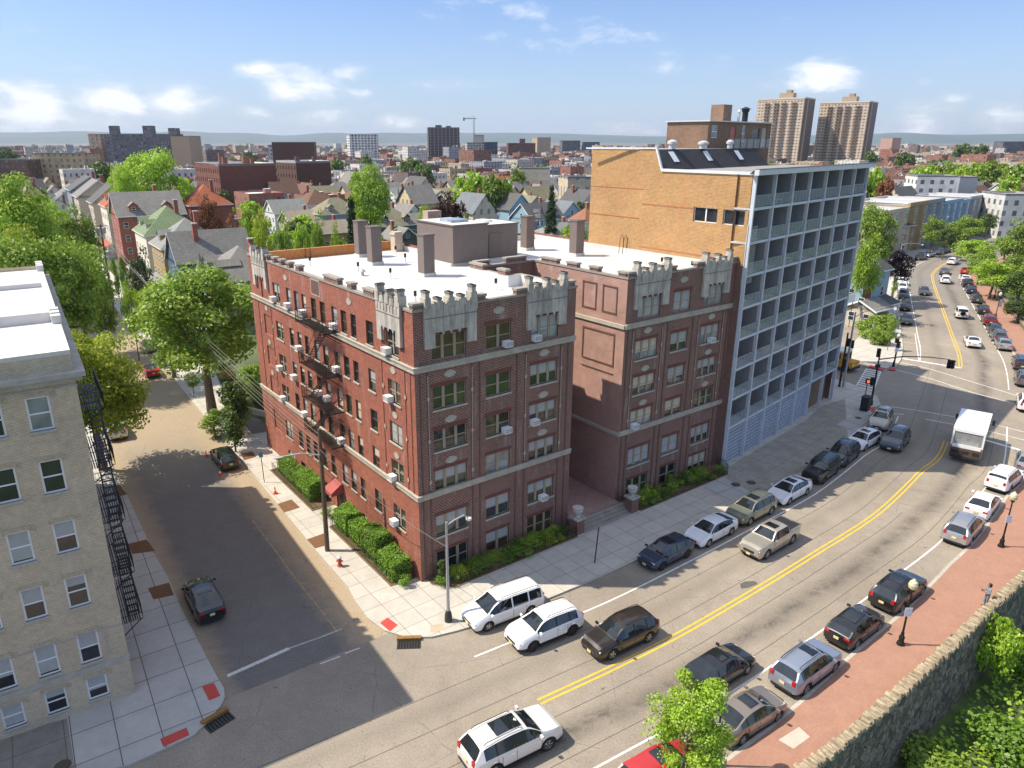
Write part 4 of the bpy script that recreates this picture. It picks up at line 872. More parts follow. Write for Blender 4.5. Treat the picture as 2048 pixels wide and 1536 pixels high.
# ---------------------------------------------------------------- beige building at the left
LO=(-19.81,32.88); LA=R(32.7)
LBL=empty('corner_apartment_building',(LO[0],LO[1],0),LA,'beige brick apartment block with white framed windows and white flat roof at the left edge','apartment building')
lbr=brick('beige_brick',(.62,.51,.36),(.53,.44,.31),(.39,.32,.23),.23,.085,.014,big=.16,stain=(.62,.56,.47)); lst=plain('grey_stone_course',(.40,.38,.33),.9,var=.2)
LW=20.0; LD=31.0; rows=[(.62,1.4),(3.0,1.85),(6.5,1.8),(9.75,1.75),(13.1,1.75),(16.4,1.7)]
b=MB(); b.push(TR(-LW,0)); hs=[]
cols=[1.22+.98*0+k*1.95 for k in range(10)]
for z,h in rows:
    for s in cols: hs.append((LW-s-1.0,LW-s,z,z+h))
wallgrid(b,LW,0,19.95,hs,.12,0)
for z,h in rows:
    for s in cols: b.box(LW-s-1.1,LW-s+.1,-.03,-.002,z+h+.003,z+h+.24,1); b.box(LW-s+.12,LW-s+.3,-.035,-.002,z+h-.1,z+h+.15,1)
b.pop()
b.push(TR(0,0,0,math.pi/2)); hs=[]
for z,h in rows:
    for s in (3,6,12,16,21,25,28): hs.append((s,s+1,z,z+h))
wallgrid(b,LD,0,19.95,hs,.12,0); b.pop(); b.face([(0,LD,0),(-LW,LD,0),(-LW,LD,19.9),(0,LD,19.9)],0)
b.build('wall',[lbr,plain('soldier_course',(.43,.36,.26),.9,var=.3,scale=8)],LBL)
for z,h in rows:
    for i,s in enumerate(cols[:6]): window(LBL,TR(-LW,0)@TR(LW-s-1.0,0,z),1.0,h,1,whitefr,gpale if (z>16 and i==0) else gdark,lst,.12,blind=blindm if z<10 or i>1 else None,fw=.09)
    for i,s in enumerate((3,6,12,16)): window(LBL,TR(0,0,0,math.pi/2)@TR(s,0,z),1.0,h,1,whitefr,gdark,lst,.12,fw=.09)
b=MB()
for z,h,pr in ((2.45,.3,.06),(18.35,.12,.04)):
    q=MB(); q.box(-LW,pr,-pr,-.002,z,z+h); q.box(.002,pr,-.002,LD,z,z+h); q.build('stone_belt',[lst],LBL)
b.box(-LW,.45,-.45,-.002,18.9,19.15); b.box(.002,.45,-.0,LD,18.9,19.15); b.box(-LW,.3,-.3,-.002,18.7,18.897); b.box(.002,.3,0,LD,18.7,18.897)
b.build('cornice',[lst],LBL)
b=MB(); b.face([(-LW,.35,19.3),(-.35,.35,19.3),(-.35,11,19.3),(-LW,11,19.3)],0); b.box(-LW,-.355,11,11.5,19.0,19.9,0); b.face([(-LW,11.5,19.6),(-.35,11.5,19.6),(-.35,LD,19.6),(-LW,LD,19.6)],0); b.box(-LW,-.355,22,22.4,19.61,19.93,0); b.build('roof',[roofw],LBL)
b=MB(); b.box(-LW,0,0,.35,19.95,20.15); b.box(-.35,0,.353,LD,19.95,20.15); b.box(-LW,-.353,.3,.349,19.3,19.95,1); b.box(-.349,-.3,.35,LD,19.3,19.95,1)
for t in (6.2,7.2,8.2,26,27,28): b.box(-.4,.05,t,t+.55,20.15,20.6)
b.build('parapet',[plain('pale_coping',(.62,.60,.55),.8,var=.15),roofw],LBL)
fe=MB(); fe.push(TR(0,0,0,math.pi/2)); fa,fb=3.0,8.2
for zi,z in enumerate((2.7,5.9,9.3,12.7,16.0)):
    for k in range(9): fe.box(fa,fb,-.12-k*.12,-.06-k*.12,z,z+.03)
    for zz in (.45,.95): fe.box(fa,fb,-1.22,-1.18,z+zz,z+zz+.03); fe.box(fa-.015,fa+.015,-1.2,0,z+zz,z+zz+.03); fe.box(fb-.015,fb+.015,-1.2,0,z+zz,z+zz+.03)
    x=fa
    while x<fb: fe.box(x,x+.02,-1.21,-1.19,z,z+.96,bot=False); x+=.16
    for k in range(7): 
        for x in (fa,fb): fe.box(x-.01,x+.01,-1.2+k*.18,-1.18+k*.18,z,z+.96,bot=False)
    for x in (fa+.1,fb-.1): fe.tube([(x,-1.15,z),(x,-.01,z-.9)],.03,4)
    if zi:
        zl=(2.7,5.9,9.3,12.7)[zi-1]; x0,x1=(fa+.7,fb-1.0)
        for y in (-1.1,-.5): fe.tube([(x0,y,zl),(x1,y,z)],.04,4)
        for k in range(12): f=(k+.5)/12; fe.box(x0+(x1-x0)*f-.1,x0+(x1-x0)*f+.1,-1.1,-.5,zl+(z-zl)*f,zl+(z-zl)*f+.02)
fe.pop(); fe.build('fire_escape',iron,LBL)
fe=MB(); fe.tube([(-.9,-.1,4.6),(-.85,-.1,3.2),(-.9,-.35,3.05)],.03,5); fe.tube([(-LW,-.04,4.75),(-.05,-.04,4.75)],.02,4); fe.build('wall_conduit',plain('grey_conduit',(.4,.4,.4),.6),LBL)
# ---------------------------------------------------------------- vehicles
def carpaint(name,c,metal=.0,rough=.35,coat=1.0):
    return plain('paint_'+name,c,rough,metal,.02,.5,.5,coat)
PAINT=dict(white=carpaint('white',(.80,.80,.80)),pearl=carpaint('pearl',(.72,.71,.67),.1),black=carpaint('black',(.008,.008,.009)),bronze=carpaint('bronze',(.035,.028,.024),.4),navy=carpaint('navy',(.035,.055,.10),.5),
 silver=carpaint('silver',(.48,.48,.47),.7),grey=carpaint('grey',(.16,.17,.18),.6),dgrey=carpaint('dark_grey',(.07,.075,.08),.6),bluegrey=carpaint('blue_grey',(.30,.34,.42),.55),sage=carpaint('sage',(.26,.27,.21),.6),beige=carpaint('beige',(.45,.40,.31),.5),
 tan=carpaint('tan',(.30,.25,.20),.6),red=carpaint('red',(.42,.02,.02)),dred=carpaint('dark_red',(.20,.015,.015),.2),blue=carpaint('blue',(.02,.035,.13),.4),champ=carpaint('champagne',(.50,.46,.38),.6),yellow=carpaint('yellow',(.75,.36,.02)),green=carpaint('dark_green',(.02,.03,.02),.3))
cglass=glass('car_glass',(.012,.016,.018),.03,1.0); rubber=plain('tyre_rubber',(.018,.018,.018),.85); alloy=plain('alloy_rim',(.50,.50,.50),.3,.8); darkrim=plain('black_rim',(.02,.02,.02),.4); ctrim=plain('black_plastic',(.02,.02,.022),.6); lampc=plain('headlamp_lens',(.75,.78,.80),.08,0,.02); lampr=plain('tail_lamp_red',(.45,.015,.015),.15,0,.02); platey=plain('number_plate_yellow',(.70,.62,.30),.5); chrome=plain('bright_metal',(.7,.7,.7),.15,1.0,.02); seam=plain('panel_gap',(.01,.01,.01),.8)
def pw(L,x):
    if x<=L[0][0]: return L[0][1]
    for (a,b),(c,d) in zip(L,L[1:]):
        if x<=c: return b+(d-b)*(x-a)/(c-a)
    return L[-1][1]
# x runs front (+) to rear (-); top: centre line; belt: shoulder line; xw windscreen, xr rear window, pil pillars
T=dict(
 sedan=dict(L=4.65,W=1.82,R=.33,wb=(1.38,-1.36),top=[(-2.32,.88),(-2.24,1.06),(-1.86,1.11),(-1.5,1.24),(-1.05,1.37),(-.5,1.45),(.1,1.46),(.4,1.41),(.8,1.22),(1.25,.99),(1.5,.94),(2.05,.80),(2.24,.68),(2.32,.56)],belt=[(-2.32,.84),(-1.7,1.0),(1.1,.92),(2.0,.74),(2.32,.54)],xw=(.41,1.22),xr=(-1.85,-1.05),xs=(-1.5,1.1),pil=(-1.05,-.20),rw=.60),
 suv=dict(L=4.75,W=1.92,R=.37,wb=(1.42,-1.42),top=[(-2.37,.80),(-2.33,1.08),(-1.95,1.53),(-1.72,1.60),(-1.1,1.67),(-.4,1.70),(.2,1.67),(.45,1.60),(.8,1.40),(1.18,1.15),(1.35,1.11),(2.05,1.0),(2.28,.86),(2.37,.62)],belt=[(-2.37,1.0),(-1.7,1.10),(1.0,1.04),(2.0,.90),(2.37,.6)],xw=(.46,1.15),xr=(-2.30,-1.95),xs=(-1.85,1.08),pil=(-1.25,-.30),rw=.63,rails=1),
 hatch=dict(L=4.4,W=1.80,R=.34,wb=(1.32,-1.30),top=[(-2.2,.78),(-2.15,1.0),(-1.75,1.32),(-1.3,1.42),(-.3,1.50),(.1,1.50),(.4,1.43),(.75,1.25),(1.2,1.01),(1.4,.97),(1.95,.85),(2.12,.73),(2.2,.58)],belt=[(-2.2,.9),(-1.7,1.02),(1.0,.92),(1.95,.76),(2.2,.56)],xw=(.41,1.17),xr=(-2.1,-1.7),xs=(-1.6,1.08),pil=(-1.2,-.22),rw=.61),
 van=dict(L=5.15,W=1.99,R=.34,wb=(1.62,-1.45),top=[(-2.57,.8),(-2.54,1.05),(-2.35,1.62),(-2.2,1.70),(-.3,1.76),(.5,1.72),(.75,1.66),(1.62,1.10),(1.8,1.05),(2.3,.88),(2.5,.72),(2.57,.58)],belt=[(-2.57,.9),(-2.0,1.05),(1.4,1.0),(2.2,.82),(2.57,.56)],xw=(.78,1.60),xr=(-2.52,-2.35),xs=(-2.3,1.45),pil=(-1.35,-.15),rw=.70,rails=1),
 boxy=dict(L=4.45,W=1.86,R=.36,wb=(1.35,-1.32),top=[(-2.22,.8),(-2.2,1.1),(-2.08,1.6),(-2.0,1.68),(-.3,1.72),(.55,1.68),(.65,1.64),(1.0,1.18),(1.1,1.15),(2.0,1.08),(2.16,1.0),(2.22,.7)],belt=[(-2.22,1.05),(-1.9,1.1),(1.0,1.08),(2.05,1.0),(2.22,.7)],xw=(.66,.98),xr=(-2.18,-2.05),xs=(-1.95,.95),pil=(-1.2,-.2),rw=.70,rails=1),
 wrangler=dict(L=4.3,W=1.84,R=.41,wb=(1.3,-1.2),top=[(-2.1,.8),(-2.08,1.2),(-2.03,1.76),(-1.95,1.83),(.3,1.84),(.42,1.78),(.75,1.22),(.9,1.18),(2.0,1.12),(2.12,1.0),(2.15,.7)],belt=[(-2.1,1.1),(.75,1.12),(2.05,1.04),(2.15,.7)],xw=(.44,.73),xr=(-2.07,-2.03),xs=(-2.0,.7),pil=(-1.05,-.15),rw=.76,spare=1),
 pickup=dict(L=5.4,W=1.90,R=.39,wb=(1.75,-1.55),top=[(-2.7,1.15),(-2.69,1.2),(-1.15,1.2),(-1.1,1.22),(-1.02,1.66),(-.9,1.72),(.3,1.74),(.5,1.68),(1.1,1.2),(1.25,1.16),(2.3,1.08),(2.6,.95),(2.7,.65)],belt=[(-2.7,1.16),(-1.1,1.17),(1.1,1.10),(2.3,1.0),(2.7,.62)],xw=(.52,1.08),xr=(-1.12,-1.0),xs=(-.98,1.0),pil=(-.2,),rw=.68,bed=1),
 coupe=dict(L=4.75,W=1.9,R=.35,wb=(1.45,-1.3),top=[(-2.37,.85),(-2.3,1.02),(-1.6,1.10),(-.75,1.36),(-.3,1.38),(.1,1.34),(.75,1.0),(1.0,.97),(2.1,.82),(2.3,.7),(2.37,.58)],belt=[(-2.37,.85),(-1.5,1.0),(.8,.92),(2.1,.78),(2.37,.56)],xw=(.12,.73),xr=(-1.58,-.75),xs=(-1.2,.7),pil=(-.5,),rw=.58))
CARM={}
def carmesh(kind,roofm=None,sun=False):
    key=(kind,roofm,sun)
    if key in CARM: return CARM[key]
    t=T[kind]; L=t['L']; W=t['W']/2; Rw=t['R']; xs=set()
    x=-L/2
    while x<L/2: xs.add(round(x,3)); x+=.1
    xs|={round(-L/2,3),round(L/2,3)}|{round(a[0],3) for a in t['top']}|{round(v,3) for v in t['xw']+t['xr']+t['xs']}
    for p in t['pil']: xs|={round(p-.05,3),round(p+.05,3)}
    for w in t['wb']: xs|={round(w+s*(Rw+.07)*f,3) for s in (-1,1) for f in (1.001,1,.97,.9,.78,.6,.4)}
    for e in (.04,.1): xs|={round(L/2-e,3),round(-L/2+e,3)}
    xs=sorted(v for v in xs if -L/2<=v<=L/2); xs=[v for i,v in enumerate(xs) if i==0 or v-xs[i-1]>.008]
    def hw(x):
        e=L/2-abs(x); k=min(1,e/.75); return W*(.74+.26*math.sqrt(1-(1-k)**2)) if x>0 else W*(.80+.20*math.sqrt(1-(1-k)**2))
    def sec(x):
        tz=pw(t['top'],x); bz=min(pw(t['belt'],x),tz-.01); h=hw(x); zl=.24; e=L/2-abs(x)
        if e<.12: zl=.24+(.12-e)*1.2
        for w in t['wb']:
            if abs(x-w)<Rw+.07: zl=max(zl,Rw+math.sqrt(max(0,(Rw+.07)**2-(x-w)**2))-.01)
        gh=max(0,tz-bz); k=min(1,gh/.45); rw=h*.93*(1-k)+t['rw']*k; rw=min(rw,h-.05)
        return [(x,h-.05,zl),(x,h-.005,max(zl+.01,.42)),(x,h,max(zl+.02,(bz+.35)/2)),(x,h-.012,bz-.10 if bz-.10>zl+.03 else bz-.02),(x,h-.06,bz),(x,rw+(h-.06-rw)*.10,bz+gh*.86),(x,rw-.07,tz-.05*(1 if gh>.2 else .6)),(x,rw*.5,tz-.014),(x,0,tz)]
    S=[sec(x) for x in xs]; np_=9; V=[];
    for s in S: V+= [(a,-b,c) for a,b,c in reversed(s[:-1])][::-1][::-1] and [] or []
    B=MB(); GL=dict(windshield=MB(),rear_window=MB(),side_window=MB(),side_window2=MB())
    def isx(x0,x1,r): return x0>=r[0]-.001 and x1<=r[1]+.001
    for i in range(len(xs)-1):
        x0,x1=xs[i],xs[i+1]; gh=min(pw(t['top'],x0)-pw(t['belt'],x0),pw(t['top'],x1)-pw(t['belt'],x1))
        for j in range(np_-1):
            for sg in (1,-1):
                q=[S[i][j],S[i+1][j],S[i+1][j+1],S[i][j+1]]; q=[(a,b*sg,c) for a,b,c in q]
                if sg>0: q=q[::-1]
                tgt=B; m=0
                if j==4 and kind!='van' and isx(x0,x1,t['xs']) and gh>.12: m=1
                if j==4 and isx(x0,x1,t['xs']) and gh>.12 and not any(abs((x0+x1)/2-p)<.051 for p in t['pil']): tgt=GL['side_window' if sg>0 else 'side_window2']
                elif j>=6 and isx(x0,x1,t['xw']): tgt=GL['windshield']
                elif j>=6 and isx(x0,x1,t['xr']): tgt=GL['rear_window']
                elif j==0 and kind in ('suv','boxy','wrangler'): m=1
                elif roofm and j>=5 and x0>t['xr'][1]-.3 and x1<t['xw'][0]+.05 and gh>.2: m=2
                tgt.face(q,m)
    for s,rv in ((S[0],1),(S[-1],0)):
        P=[(a,b,c) for a,b,c in s]+[(a,-b,c) for a,b,c in reversed(s[:-1])]; B.face(P if rv else P[::-1],0)
    x0b=-L/2+.2; B.box(x0b,L/2-.2,-W+.28,W-.28,.2,.62,1)
    for w in t['wb']: B.box(w-Rw-.05,w+Rw+.05,-W+.06,W-.06,Rw+.1,Rw+.42 if Rw+.42<.8 else .78,1)
    seams=[t['xs'][1]-.03]+list(t['pil'])[::-1]
    if kind not in ('pickup','coupe'): seams.append(max(t['xs'][0]+.1,t['wb'][1]+Rw+.02))
    for sx in seams:
        for sg in (1,-1):
            h=hw(sx)*sg; bz=pw(t['belt'],sx); y=[h-.004*sg,h+.004*sg]; B.box(sx-.008,sx+.008,min(y),max(y),.42,bz-.11,1)
            if sx!=seams[-1]: B.box(sx-.28,sx-.12,min(h,h+.03*sg),max(h,h+.03*sg),bz-.2,bz-.17,0)
    # sill, bumpers, grille
    for sg in (1,-1): 
        h=(W-.02)*sg; B.box(t['wb'][1]+Rw+.1,t['wb'][0]-Rw-.1,min(h,h+.025*sg),max(h,h+.025*sg),.2,.30,1)
    fz=pw(t['top'],L/2-.06); B.box(L/2-.03,L/2+.012,-.42,.42,.50,max(.6,fz-.12),1); B.box(L/2-.06,L/2+.02,-.6,.6,.30,.42,1); B.box(-L/2-.025,-L/2+.05,-.62,.62,.28,.42,1)
    for y in (-.34,-.12,.12,.34): B.box(L/2+.012,L/2+.016,y-.09,y+.09,.52,.54,3)
    tz=pw(t['top'],(t['xr'][1]+t['xw'][0])/2)
    xm=t['xw'][1]-.15
    for sg in (1,-1): 
        y=sorted((hw(xm)*sg-.02*sg,(hw(xm)+.17)*sg)); bz=pw(t['belt'],xm); B.box(xm-.09,xm+.02,y[0],y[1],bz+.02,bz+.15,0 if kind!='wrangler' else 1)
    if t.get('rails'):
        for sg in (1,-1): B.tube([(t['xw'][0]-.25,sg*(t['rw']-.08),tz-.03),(t['xw'][0]-.4,sg*(t['rw']-.08),tz+.05),(t['xr'][1]+.35,sg*(t['rw']-.08),tz+.03),(t['xr'][1]+.15,sg*(t['rw']-.08),tz-.06)],.02,5,1)
    out=dict(body=B.mesh('body',[PAINT['white'],ctrim,PAINT['black'],chrome],smooth=False))
    me=out['body']; me.polygons.foreach_set('use_smooth',[len(p.vertices)==4 and p.area<.2 and p.material_index in (0,2) for p in me.polygons]); 
    bm=bmesh.new(); bm.from_mesh(me); bmesh.ops.remove_doubles(bm,verts=bm.verts,dist=.0004)
    for e in bm.edges:
        if len(e.link_faces)==2 and e.calc_face_angle(0)>.6: e.smooth=False
    bm.to_mesh(me); bm.free()
    for k,g in GL.items(): out[k]=g.mesh(k.replace('2',''),cglass,smooth=True)
    # lamps and plates
    hz=pw(t['belt'],L/2-.25)-.06
    lm=MB()
    for sg in (1,): lm.box(-.30,.04,-.13,.13,-.05,.035,0)
    out['headlight']=lm.mesh('headlight',lampc); out['hpos']=[(L/2-.13,sg*(hw(L/2-.1)-.16),hz) for sg in (1,-1)]
    tm=MB(); tm.box(-.015,.12,-.15,.15,-.06,.06,0) if kind in ('sedan','coupe','hatch') else tm.box(-.015,.12,-.09,.09,-.13,.13,0)
    out['taillight']=tm.mesh('taillight',lampr); tzz=.88 if kind in('sedan','coupe','hatch') else .98; out['tpos']=[(-L/2-.0,sg*(hw(-L/2)-.13),min(tzz,pw(t['top'],-L/2+.05)-.1)) for sg in (1,-1)]
    p=MB(); p.box(-.01,.01,-.15,.15,-.08,.08,0); out['plate']=p.mesh('number_plate',platey)
    w=MB(); w.push(Matrix.Rotation(math.pi/2,4,'X')); w.lathe([(Rw*.6,-.11),(Rw*.95,-.11),(Rw,-.06),(Rw,.06),(Rw*.95,.11),(Rw*.6,.11)],20); w.pop(); out['tyre']=w.mesh('wheel',rubber,smooth=False)
    w=MB(); w.push(Matrix.Rotation(math.pi/2,4,'X')); w.lathe([(Rw*.68,-.115),(Rw*.68,.08),(Rw*.6,.118),(Rw*.56,.085)],18,m=0)
    for k in range(5):
        w.push(Matrix.Rotation(k*2*math.pi/5,4,'Z')); w.box(0,Rw*.6,-.04,.04,.088,.112,0); w.pop()
    w.lathe([(Rw*.54,.088),(Rw*.54,.0885)],18,m=1); w.pop(); out['rim']=w.mesh('rim',[alloy,darkrim])
    if sun: 
        s=MB(); a,b_=t['xw'][0]-.2,max(t['xw'][0]-(1.5 if sun==2 else .85),t['xr'][1]+.2); n=4
        for k in range(n): xa,xb=a+(b_-a)*k/n,a+(b_-a)*(k+1)/n; s.face([(xa,-.42,pw(t['top'],xa)+.006),(xa,.42,pw(t['top'],xa)+.006),(xb,.42,pw(t['top'],xb)+.006),(xb,-.42,pw(t['top'],xb)+.006)],0)
        out['sunroof']=s.mesh('sunroof',cglass)
    if t.get('spare'): s=MB(); s.push(TR(-L/2-.12,0,1.05)@Matrix.Rotation(math.pi/2,4,'Y')); s.lathe([(.25,-.11),(.38,-.11),(.40,.0),(.38,.11),(.1,.12)],18); s.pop(); out['spare']=s.mesh('spare_wheel',rubber)
    if t.get('bed'): s=MB(); s.box(-2.6,-1.2,-.78,.78,1.205,1.215,0); s.box(-2.68,-1.15,-.86,-.80,1.2,1.26,1); s.box(-2.68,-1.15,.80,.86,1.2,1.26,1); s.box(-2.69,-2.63,-.86,.86,1.2,1.26,1); out['bed']=s.mesh('load_bed',[ctrim,PAINT['silver']])
    CARM[key]=out; return out
def swap(o,i,m): o.material_slots[i].link='OBJECT'; o.material_slots[i].material=m
def car(kind,x,y,ang,paint,label,cat='car',name='parked_car',group=None,sun=0,roof=None,rim=True,plates=True,sc=1.05):
    m=carmesh(kind,roof,sun); e=empty(name,(x,y,.012),ang,label,cat,group); e.scale=(sc,sc,sc)
    o=put('body',m['body'],e); swap(o,0,PAINT[paint])
    if roof: swap(o,2,PAINT[roof])
    for k in ('windshield','rear_window','side_window','side_window2'): put(k.replace('2',''),m[k],e)
    for p in m['hpos']: put('headlight',m['headlight'],e,p)
    for p in m['tpos']: put('taillight',m['taillight'],e,p)
    t=T[kind]; L=t['L']
    if plates: put('number_plate',m['plate'],e,(-L/2-.03 if not t.get('spare') else -L/2-.02,0 if not t.get('spare') else .5,.72)); put('number_plate',m['plate'],e,(L/2+.03,0,.42))
    for wx in t['wb']:
        for sg in (1,-1):
            w=put('wheel',m['tyre'],e,(wx,sg*(t['W']/2-.13),t['R']),0 if sg<0 else math.pi); r=put('rim',m['rim'],w)
            if not rim: swap(r,0,darkrim)
    for k in ('sunroof','spare','bed'):
        if k in m: o=put(m[k].name.split('.')[0],m[k],e)
    return e
def lane(px,py,rev,da=0):
    x,y=G(px,py); n=near(x,y); return x,y,n[2]+(math.pi if rev else 0)+R(da)
SDA=math.atan2(SD[1],SD[0])
CARS=[ # kind, px, py, direction (1 towards the camera), paint, label, extras
('van',1006,1229,1,'white','white minivan with roof rails parked at the kerb beside the street lamp',dict(rim=True)),
('suv',1088,1270,1,'white','white SUV with black wheels driving alongside the parked white minivan',dict(rim=False,name='moving_car')),
('suv',1240,1285,1,'bronze','dark bronze SUV driving over the end of the yellow line behind the white SUV',dict(name='moving_car')),
('hatch',1320,1112,1,'navy','navy blue hatchback with a sunroof, first in the row parked by the red building',dict(sun=1,rim=False)),
('sedan',1413,1069,1,'white','white sedan without sunroof parked between navy hatchback and sage green SUV',{}),
('suv',1490,1027,1,'sage','sage green SUV parked between two white sedans',dict(sun=1)),
('sedan',1567,989,1,'white','white sedan with black sunroof parked behind the boxy black SUV',dict(sun=1)),
('boxy',1623,947,1,'black','boxy black SUV with round lamps parked beside the block screen',dict(rim=False)),
('suv',1673,917,1,'black','black SUV parked between boxy black SUV and white crossover',dict(rim=False)),
('hatch',1712,886,1,'white','white crossover with a sunroof parked behind the beige SUV',dict(sun=1)),
('suv',1755,849,1,'beige','beige SUV parked at the corner beside the black utility cabinet',dict(sun=1)),
('pickup',1538,1092,1,'champ','silver pickup truck driving past the parked sage green SUV',dict(name='moving_pickup',cat='pickup truck',sun=1)),
('suv',1789,890,1,'dgrey','dark grey SUV driving in shade beside the white box truck',dict(name='moving_car')),
('suv',1022,1500,0,'pearl','large white SUV with big glass roof at the bottom edge of the road',dict(sun=2,name='moving_car',sc=1.12)),
('sedan',1436,1352,0,'black','black sedan driving up the road beside the bright green tree',dict(name='moving_car',sun=1)),
('suv',1624,1358,0,'bluegrey','blue grey SUV with small sunroof parked behind the beige sedan',dict(sun=1)),
('sedan',1498,1450,0,'tan','beige sedan with sunroof parked beside the bright green tree',dict(sun=1)),
('hatch',1292,1532,0,'red','red car at the bottom edge, half hidden by the green tree',dict(sun=1)),
('hatch',1733,1280,0,'black','small black hatchback with large glass roof parked beside the lamp post',dict(sun=2)),
('suv',1818,1207,0,'black','black SUV with bright rear bumper parked ahead of the small black hatchback',dict(sun=2)),
('suv',1955,1080,0,'silver','silver SUV parked behind the white sedan by the globe lamp',{}),
('sedan',1997,1031,0,'white','white sedan parked between silver SUV and white wagon',{}),
('boxy',2030,978,0,'white','white wagon with roof rack parked at the right edge',{}),
('sedan',2052,935,0,'silver','silver sedan partly cut by the right edge of the picture',{}),
('suv',2052,815,0,'white','white SUV at the right edge above the stop line',{}),
('boxy',2040,735,0,'dgrey','dark grey SUV parked at the right edge beyond the junction',{}),
('suv',2046,766,0,'grey','grey SUV parked at the right edge nearest the junction',{}),
('sedan',2018,697,0,'silver','pale silver sedan parked at the front of the far right row',{}),
('suv',2002,680,0,'grey','grey SUV parked just beyond the pale silver sedan',{}),
('sedan',1992,665,0,'dgrey','dark grey sedan parked between grey SUV and red car',{}),
('suv',1983,648,0,'dred','dark red SUV parked in the far right row near the banner lamp',{}),
('sedan',1972,626,0,'black','black sedan parked beyond the dark red SUV',{}),
('hatch',1958,604,0,'dgrey','dark grey hatchback parked under the roadside trees on the right',{}),
('sedan',1943,585,0,'blue','blue sedan parked under the roadside trees on the right',{}),
('suv',1935,573,0,'black','black SUV parked beside the blue sedan under the trees',{}),
('sedan',1929,563,0,'white','white sedan parked under the roadside trees on the right',{}),
('sedan',1922,546,0,'red','red sedan parked farthest up the right kerb',{}),
('coupe',1943,690,0,'white','white car driving away just past the junction',dict(name='moving_car')),
('wrangler',1921,634,0,'white','white jeep with black spare wheel driving away up the road',dict(name='moving_car')),
('suv',1889,565,0,'white','white SUV driving away before the bend',dict(name='moving_car')),
('sedan',1888,548,0,'grey','grey sedan driving away ahead of the white SUV',dict(name='moving_car')),
('suv',1905,528,0,'white','white SUV leading the queue around the bend',dict(name='moving_car')),
('sedan',1847,588,1,'dgrey','dark grey sedan coming down the far road alone',dict(name='moving_car')),
('sedan',1811,645,1,'dgrey','dark grey sedan nearest the junction in the far left parked row',{}),
('suv',1809,618,1,'black','black SUV second in the far left parked row',{}),
('suv',1808,596,1,'dgrey','dark grey SUV third in the far left parked row',{}),
('sedan',1807,580,1,'white','white sedan fourth in the far left parked row',{}),
('suv',1806,571,1,'white','white SUV fifth in the far left parked row',{}),
('sedan',1806,551,1,'white','white sedan parked under the dark purple tree',{}),
('suv',1832,518,1,'black','black SUV parked at the far bend beside the purple tree',{}),
('sedan',1853,513,1,'silver','silver sedan parked at the far bend between two dark cars',{}),
('suv',1874,508,1,'dgrey','dark grey SUV parked at the far bend',{}),
('suv',1890,505,1,'black','black SUV parked last at the far bend',{})]
for kind,px,py,rev,paint,label,kw in CARS:
    x,y,a=lane(px,py,rev); kw=dict(kw); nm=kw.pop('name','parked_car')
    if nm=='parked_car' and 1100<px<2040: n_q=near(x,y); x,y,_t=onarc(n_q[1],RK(n_q[1])-1.12 if n_q[3]>0 else -6.35)
    car(kind,x,y,a,paint,label,kw.pop('cat','car'),nm,'cars parked along the kerb' if nm=='parked_car' else 'cars driving on the road',**kw)
for kind,px,py,a,paint,label,kw in [('sedan',409,1210,SDA,'black','black sedan with blue tinted roof glass parked by the shaded left pavement',dict(sun=2)),('suv',231,868,SDA,'silver','silver wagon parked in tree shade behind the left fire escapes',dict(sun=1)),
   ('hatch',451,926,SDA,'green','small dark green SUV with traffic cones around it',dict()),('coupe',302,748,SDA,'red','bright red convertible with black top parked at the far kerb',dict(roof='black')),('sedan',298,700,SDA,'silver','silver sedan almost hidden behind the plane tree',{}),('sedan',180,585,SDA,'dgrey','dark sedan under the utility pole at the far left',{})]:
    x,y=G(px,py); car(kind,x,y,a,paint,label,'car','parked_car','cars parked along the kerb',**kw)
# white box truck seen from behind
x,y,a=lane(1934,900,0); TK=empty('box_truck',(x,y,.012),a,'white box truck with open rear window seen driving away','truck'); TK.scale=(1.13,1.15,1.1)
b=MB(); L0,L1,w=-3.3,2.6,1.15
b.box(L0+.02,L1,-w,w,.75,1.45,0); b.face([(L0,-w,2.95),(L1,-w,2.95),(L1,w,2.95),(L0,w,2.95)],0)
for sg in (1,-1): b.box(L0,L1,min(sg*w,sg*(w-.05)),max(sg*w,sg*(w-.05)),1.453,2.95,0); b.box(L0-.03,L0+.08,min(sg*w,sg*(w-.14)),max(sg*w,sg*(w-.14)),1.0,3.0,0)
b.box(L0-.03,L0+.08,-w+.143,w-.143,2.75,3.0,0); b.box(L0,L1,-w-.02,w+.02,2.953,3.03,0); b.box(L1-.05,L1,-w+.06,w-.06,1.453,2.95,0); b.box(L0-.04,L0+.04,-w+.143,w-.143,1.3,1.6,0)
b.build('cargo_body',[PAINT['white']],TK)
b=MB(); b.box(L1+.002,4.0,-w+.05,w-.05,.6,1.5,0); b.box(L1+.002,3.4,-w+.08,w-.08,1.503,2.6,0); b.build('cab',[PAINT['white']],TK)
b=MB(); b.box(L0-.14,L0-.03,-w+.02,w-.02,.55,1.28,0); b.box(L0-.3,L0-.143,-w+.1,w-.1,.45,.62,1); 
for yy in (-.75,-.0,.75): b.box(L0-.16,L0-.143,yy-.25,yy+.25,.8,1.1,1)
b.build('tail_lift',[plain('brown_steel',(.12,.08,.055),.6,.3,.3),ctrim],TK)
b=MB(); b.box(L0+.02,L0+.04,-w+.15,w-.15,1.6,2.75,0); b.build('rear_window',clear('truck_glass',(.6,.63,.62),.25),TK)
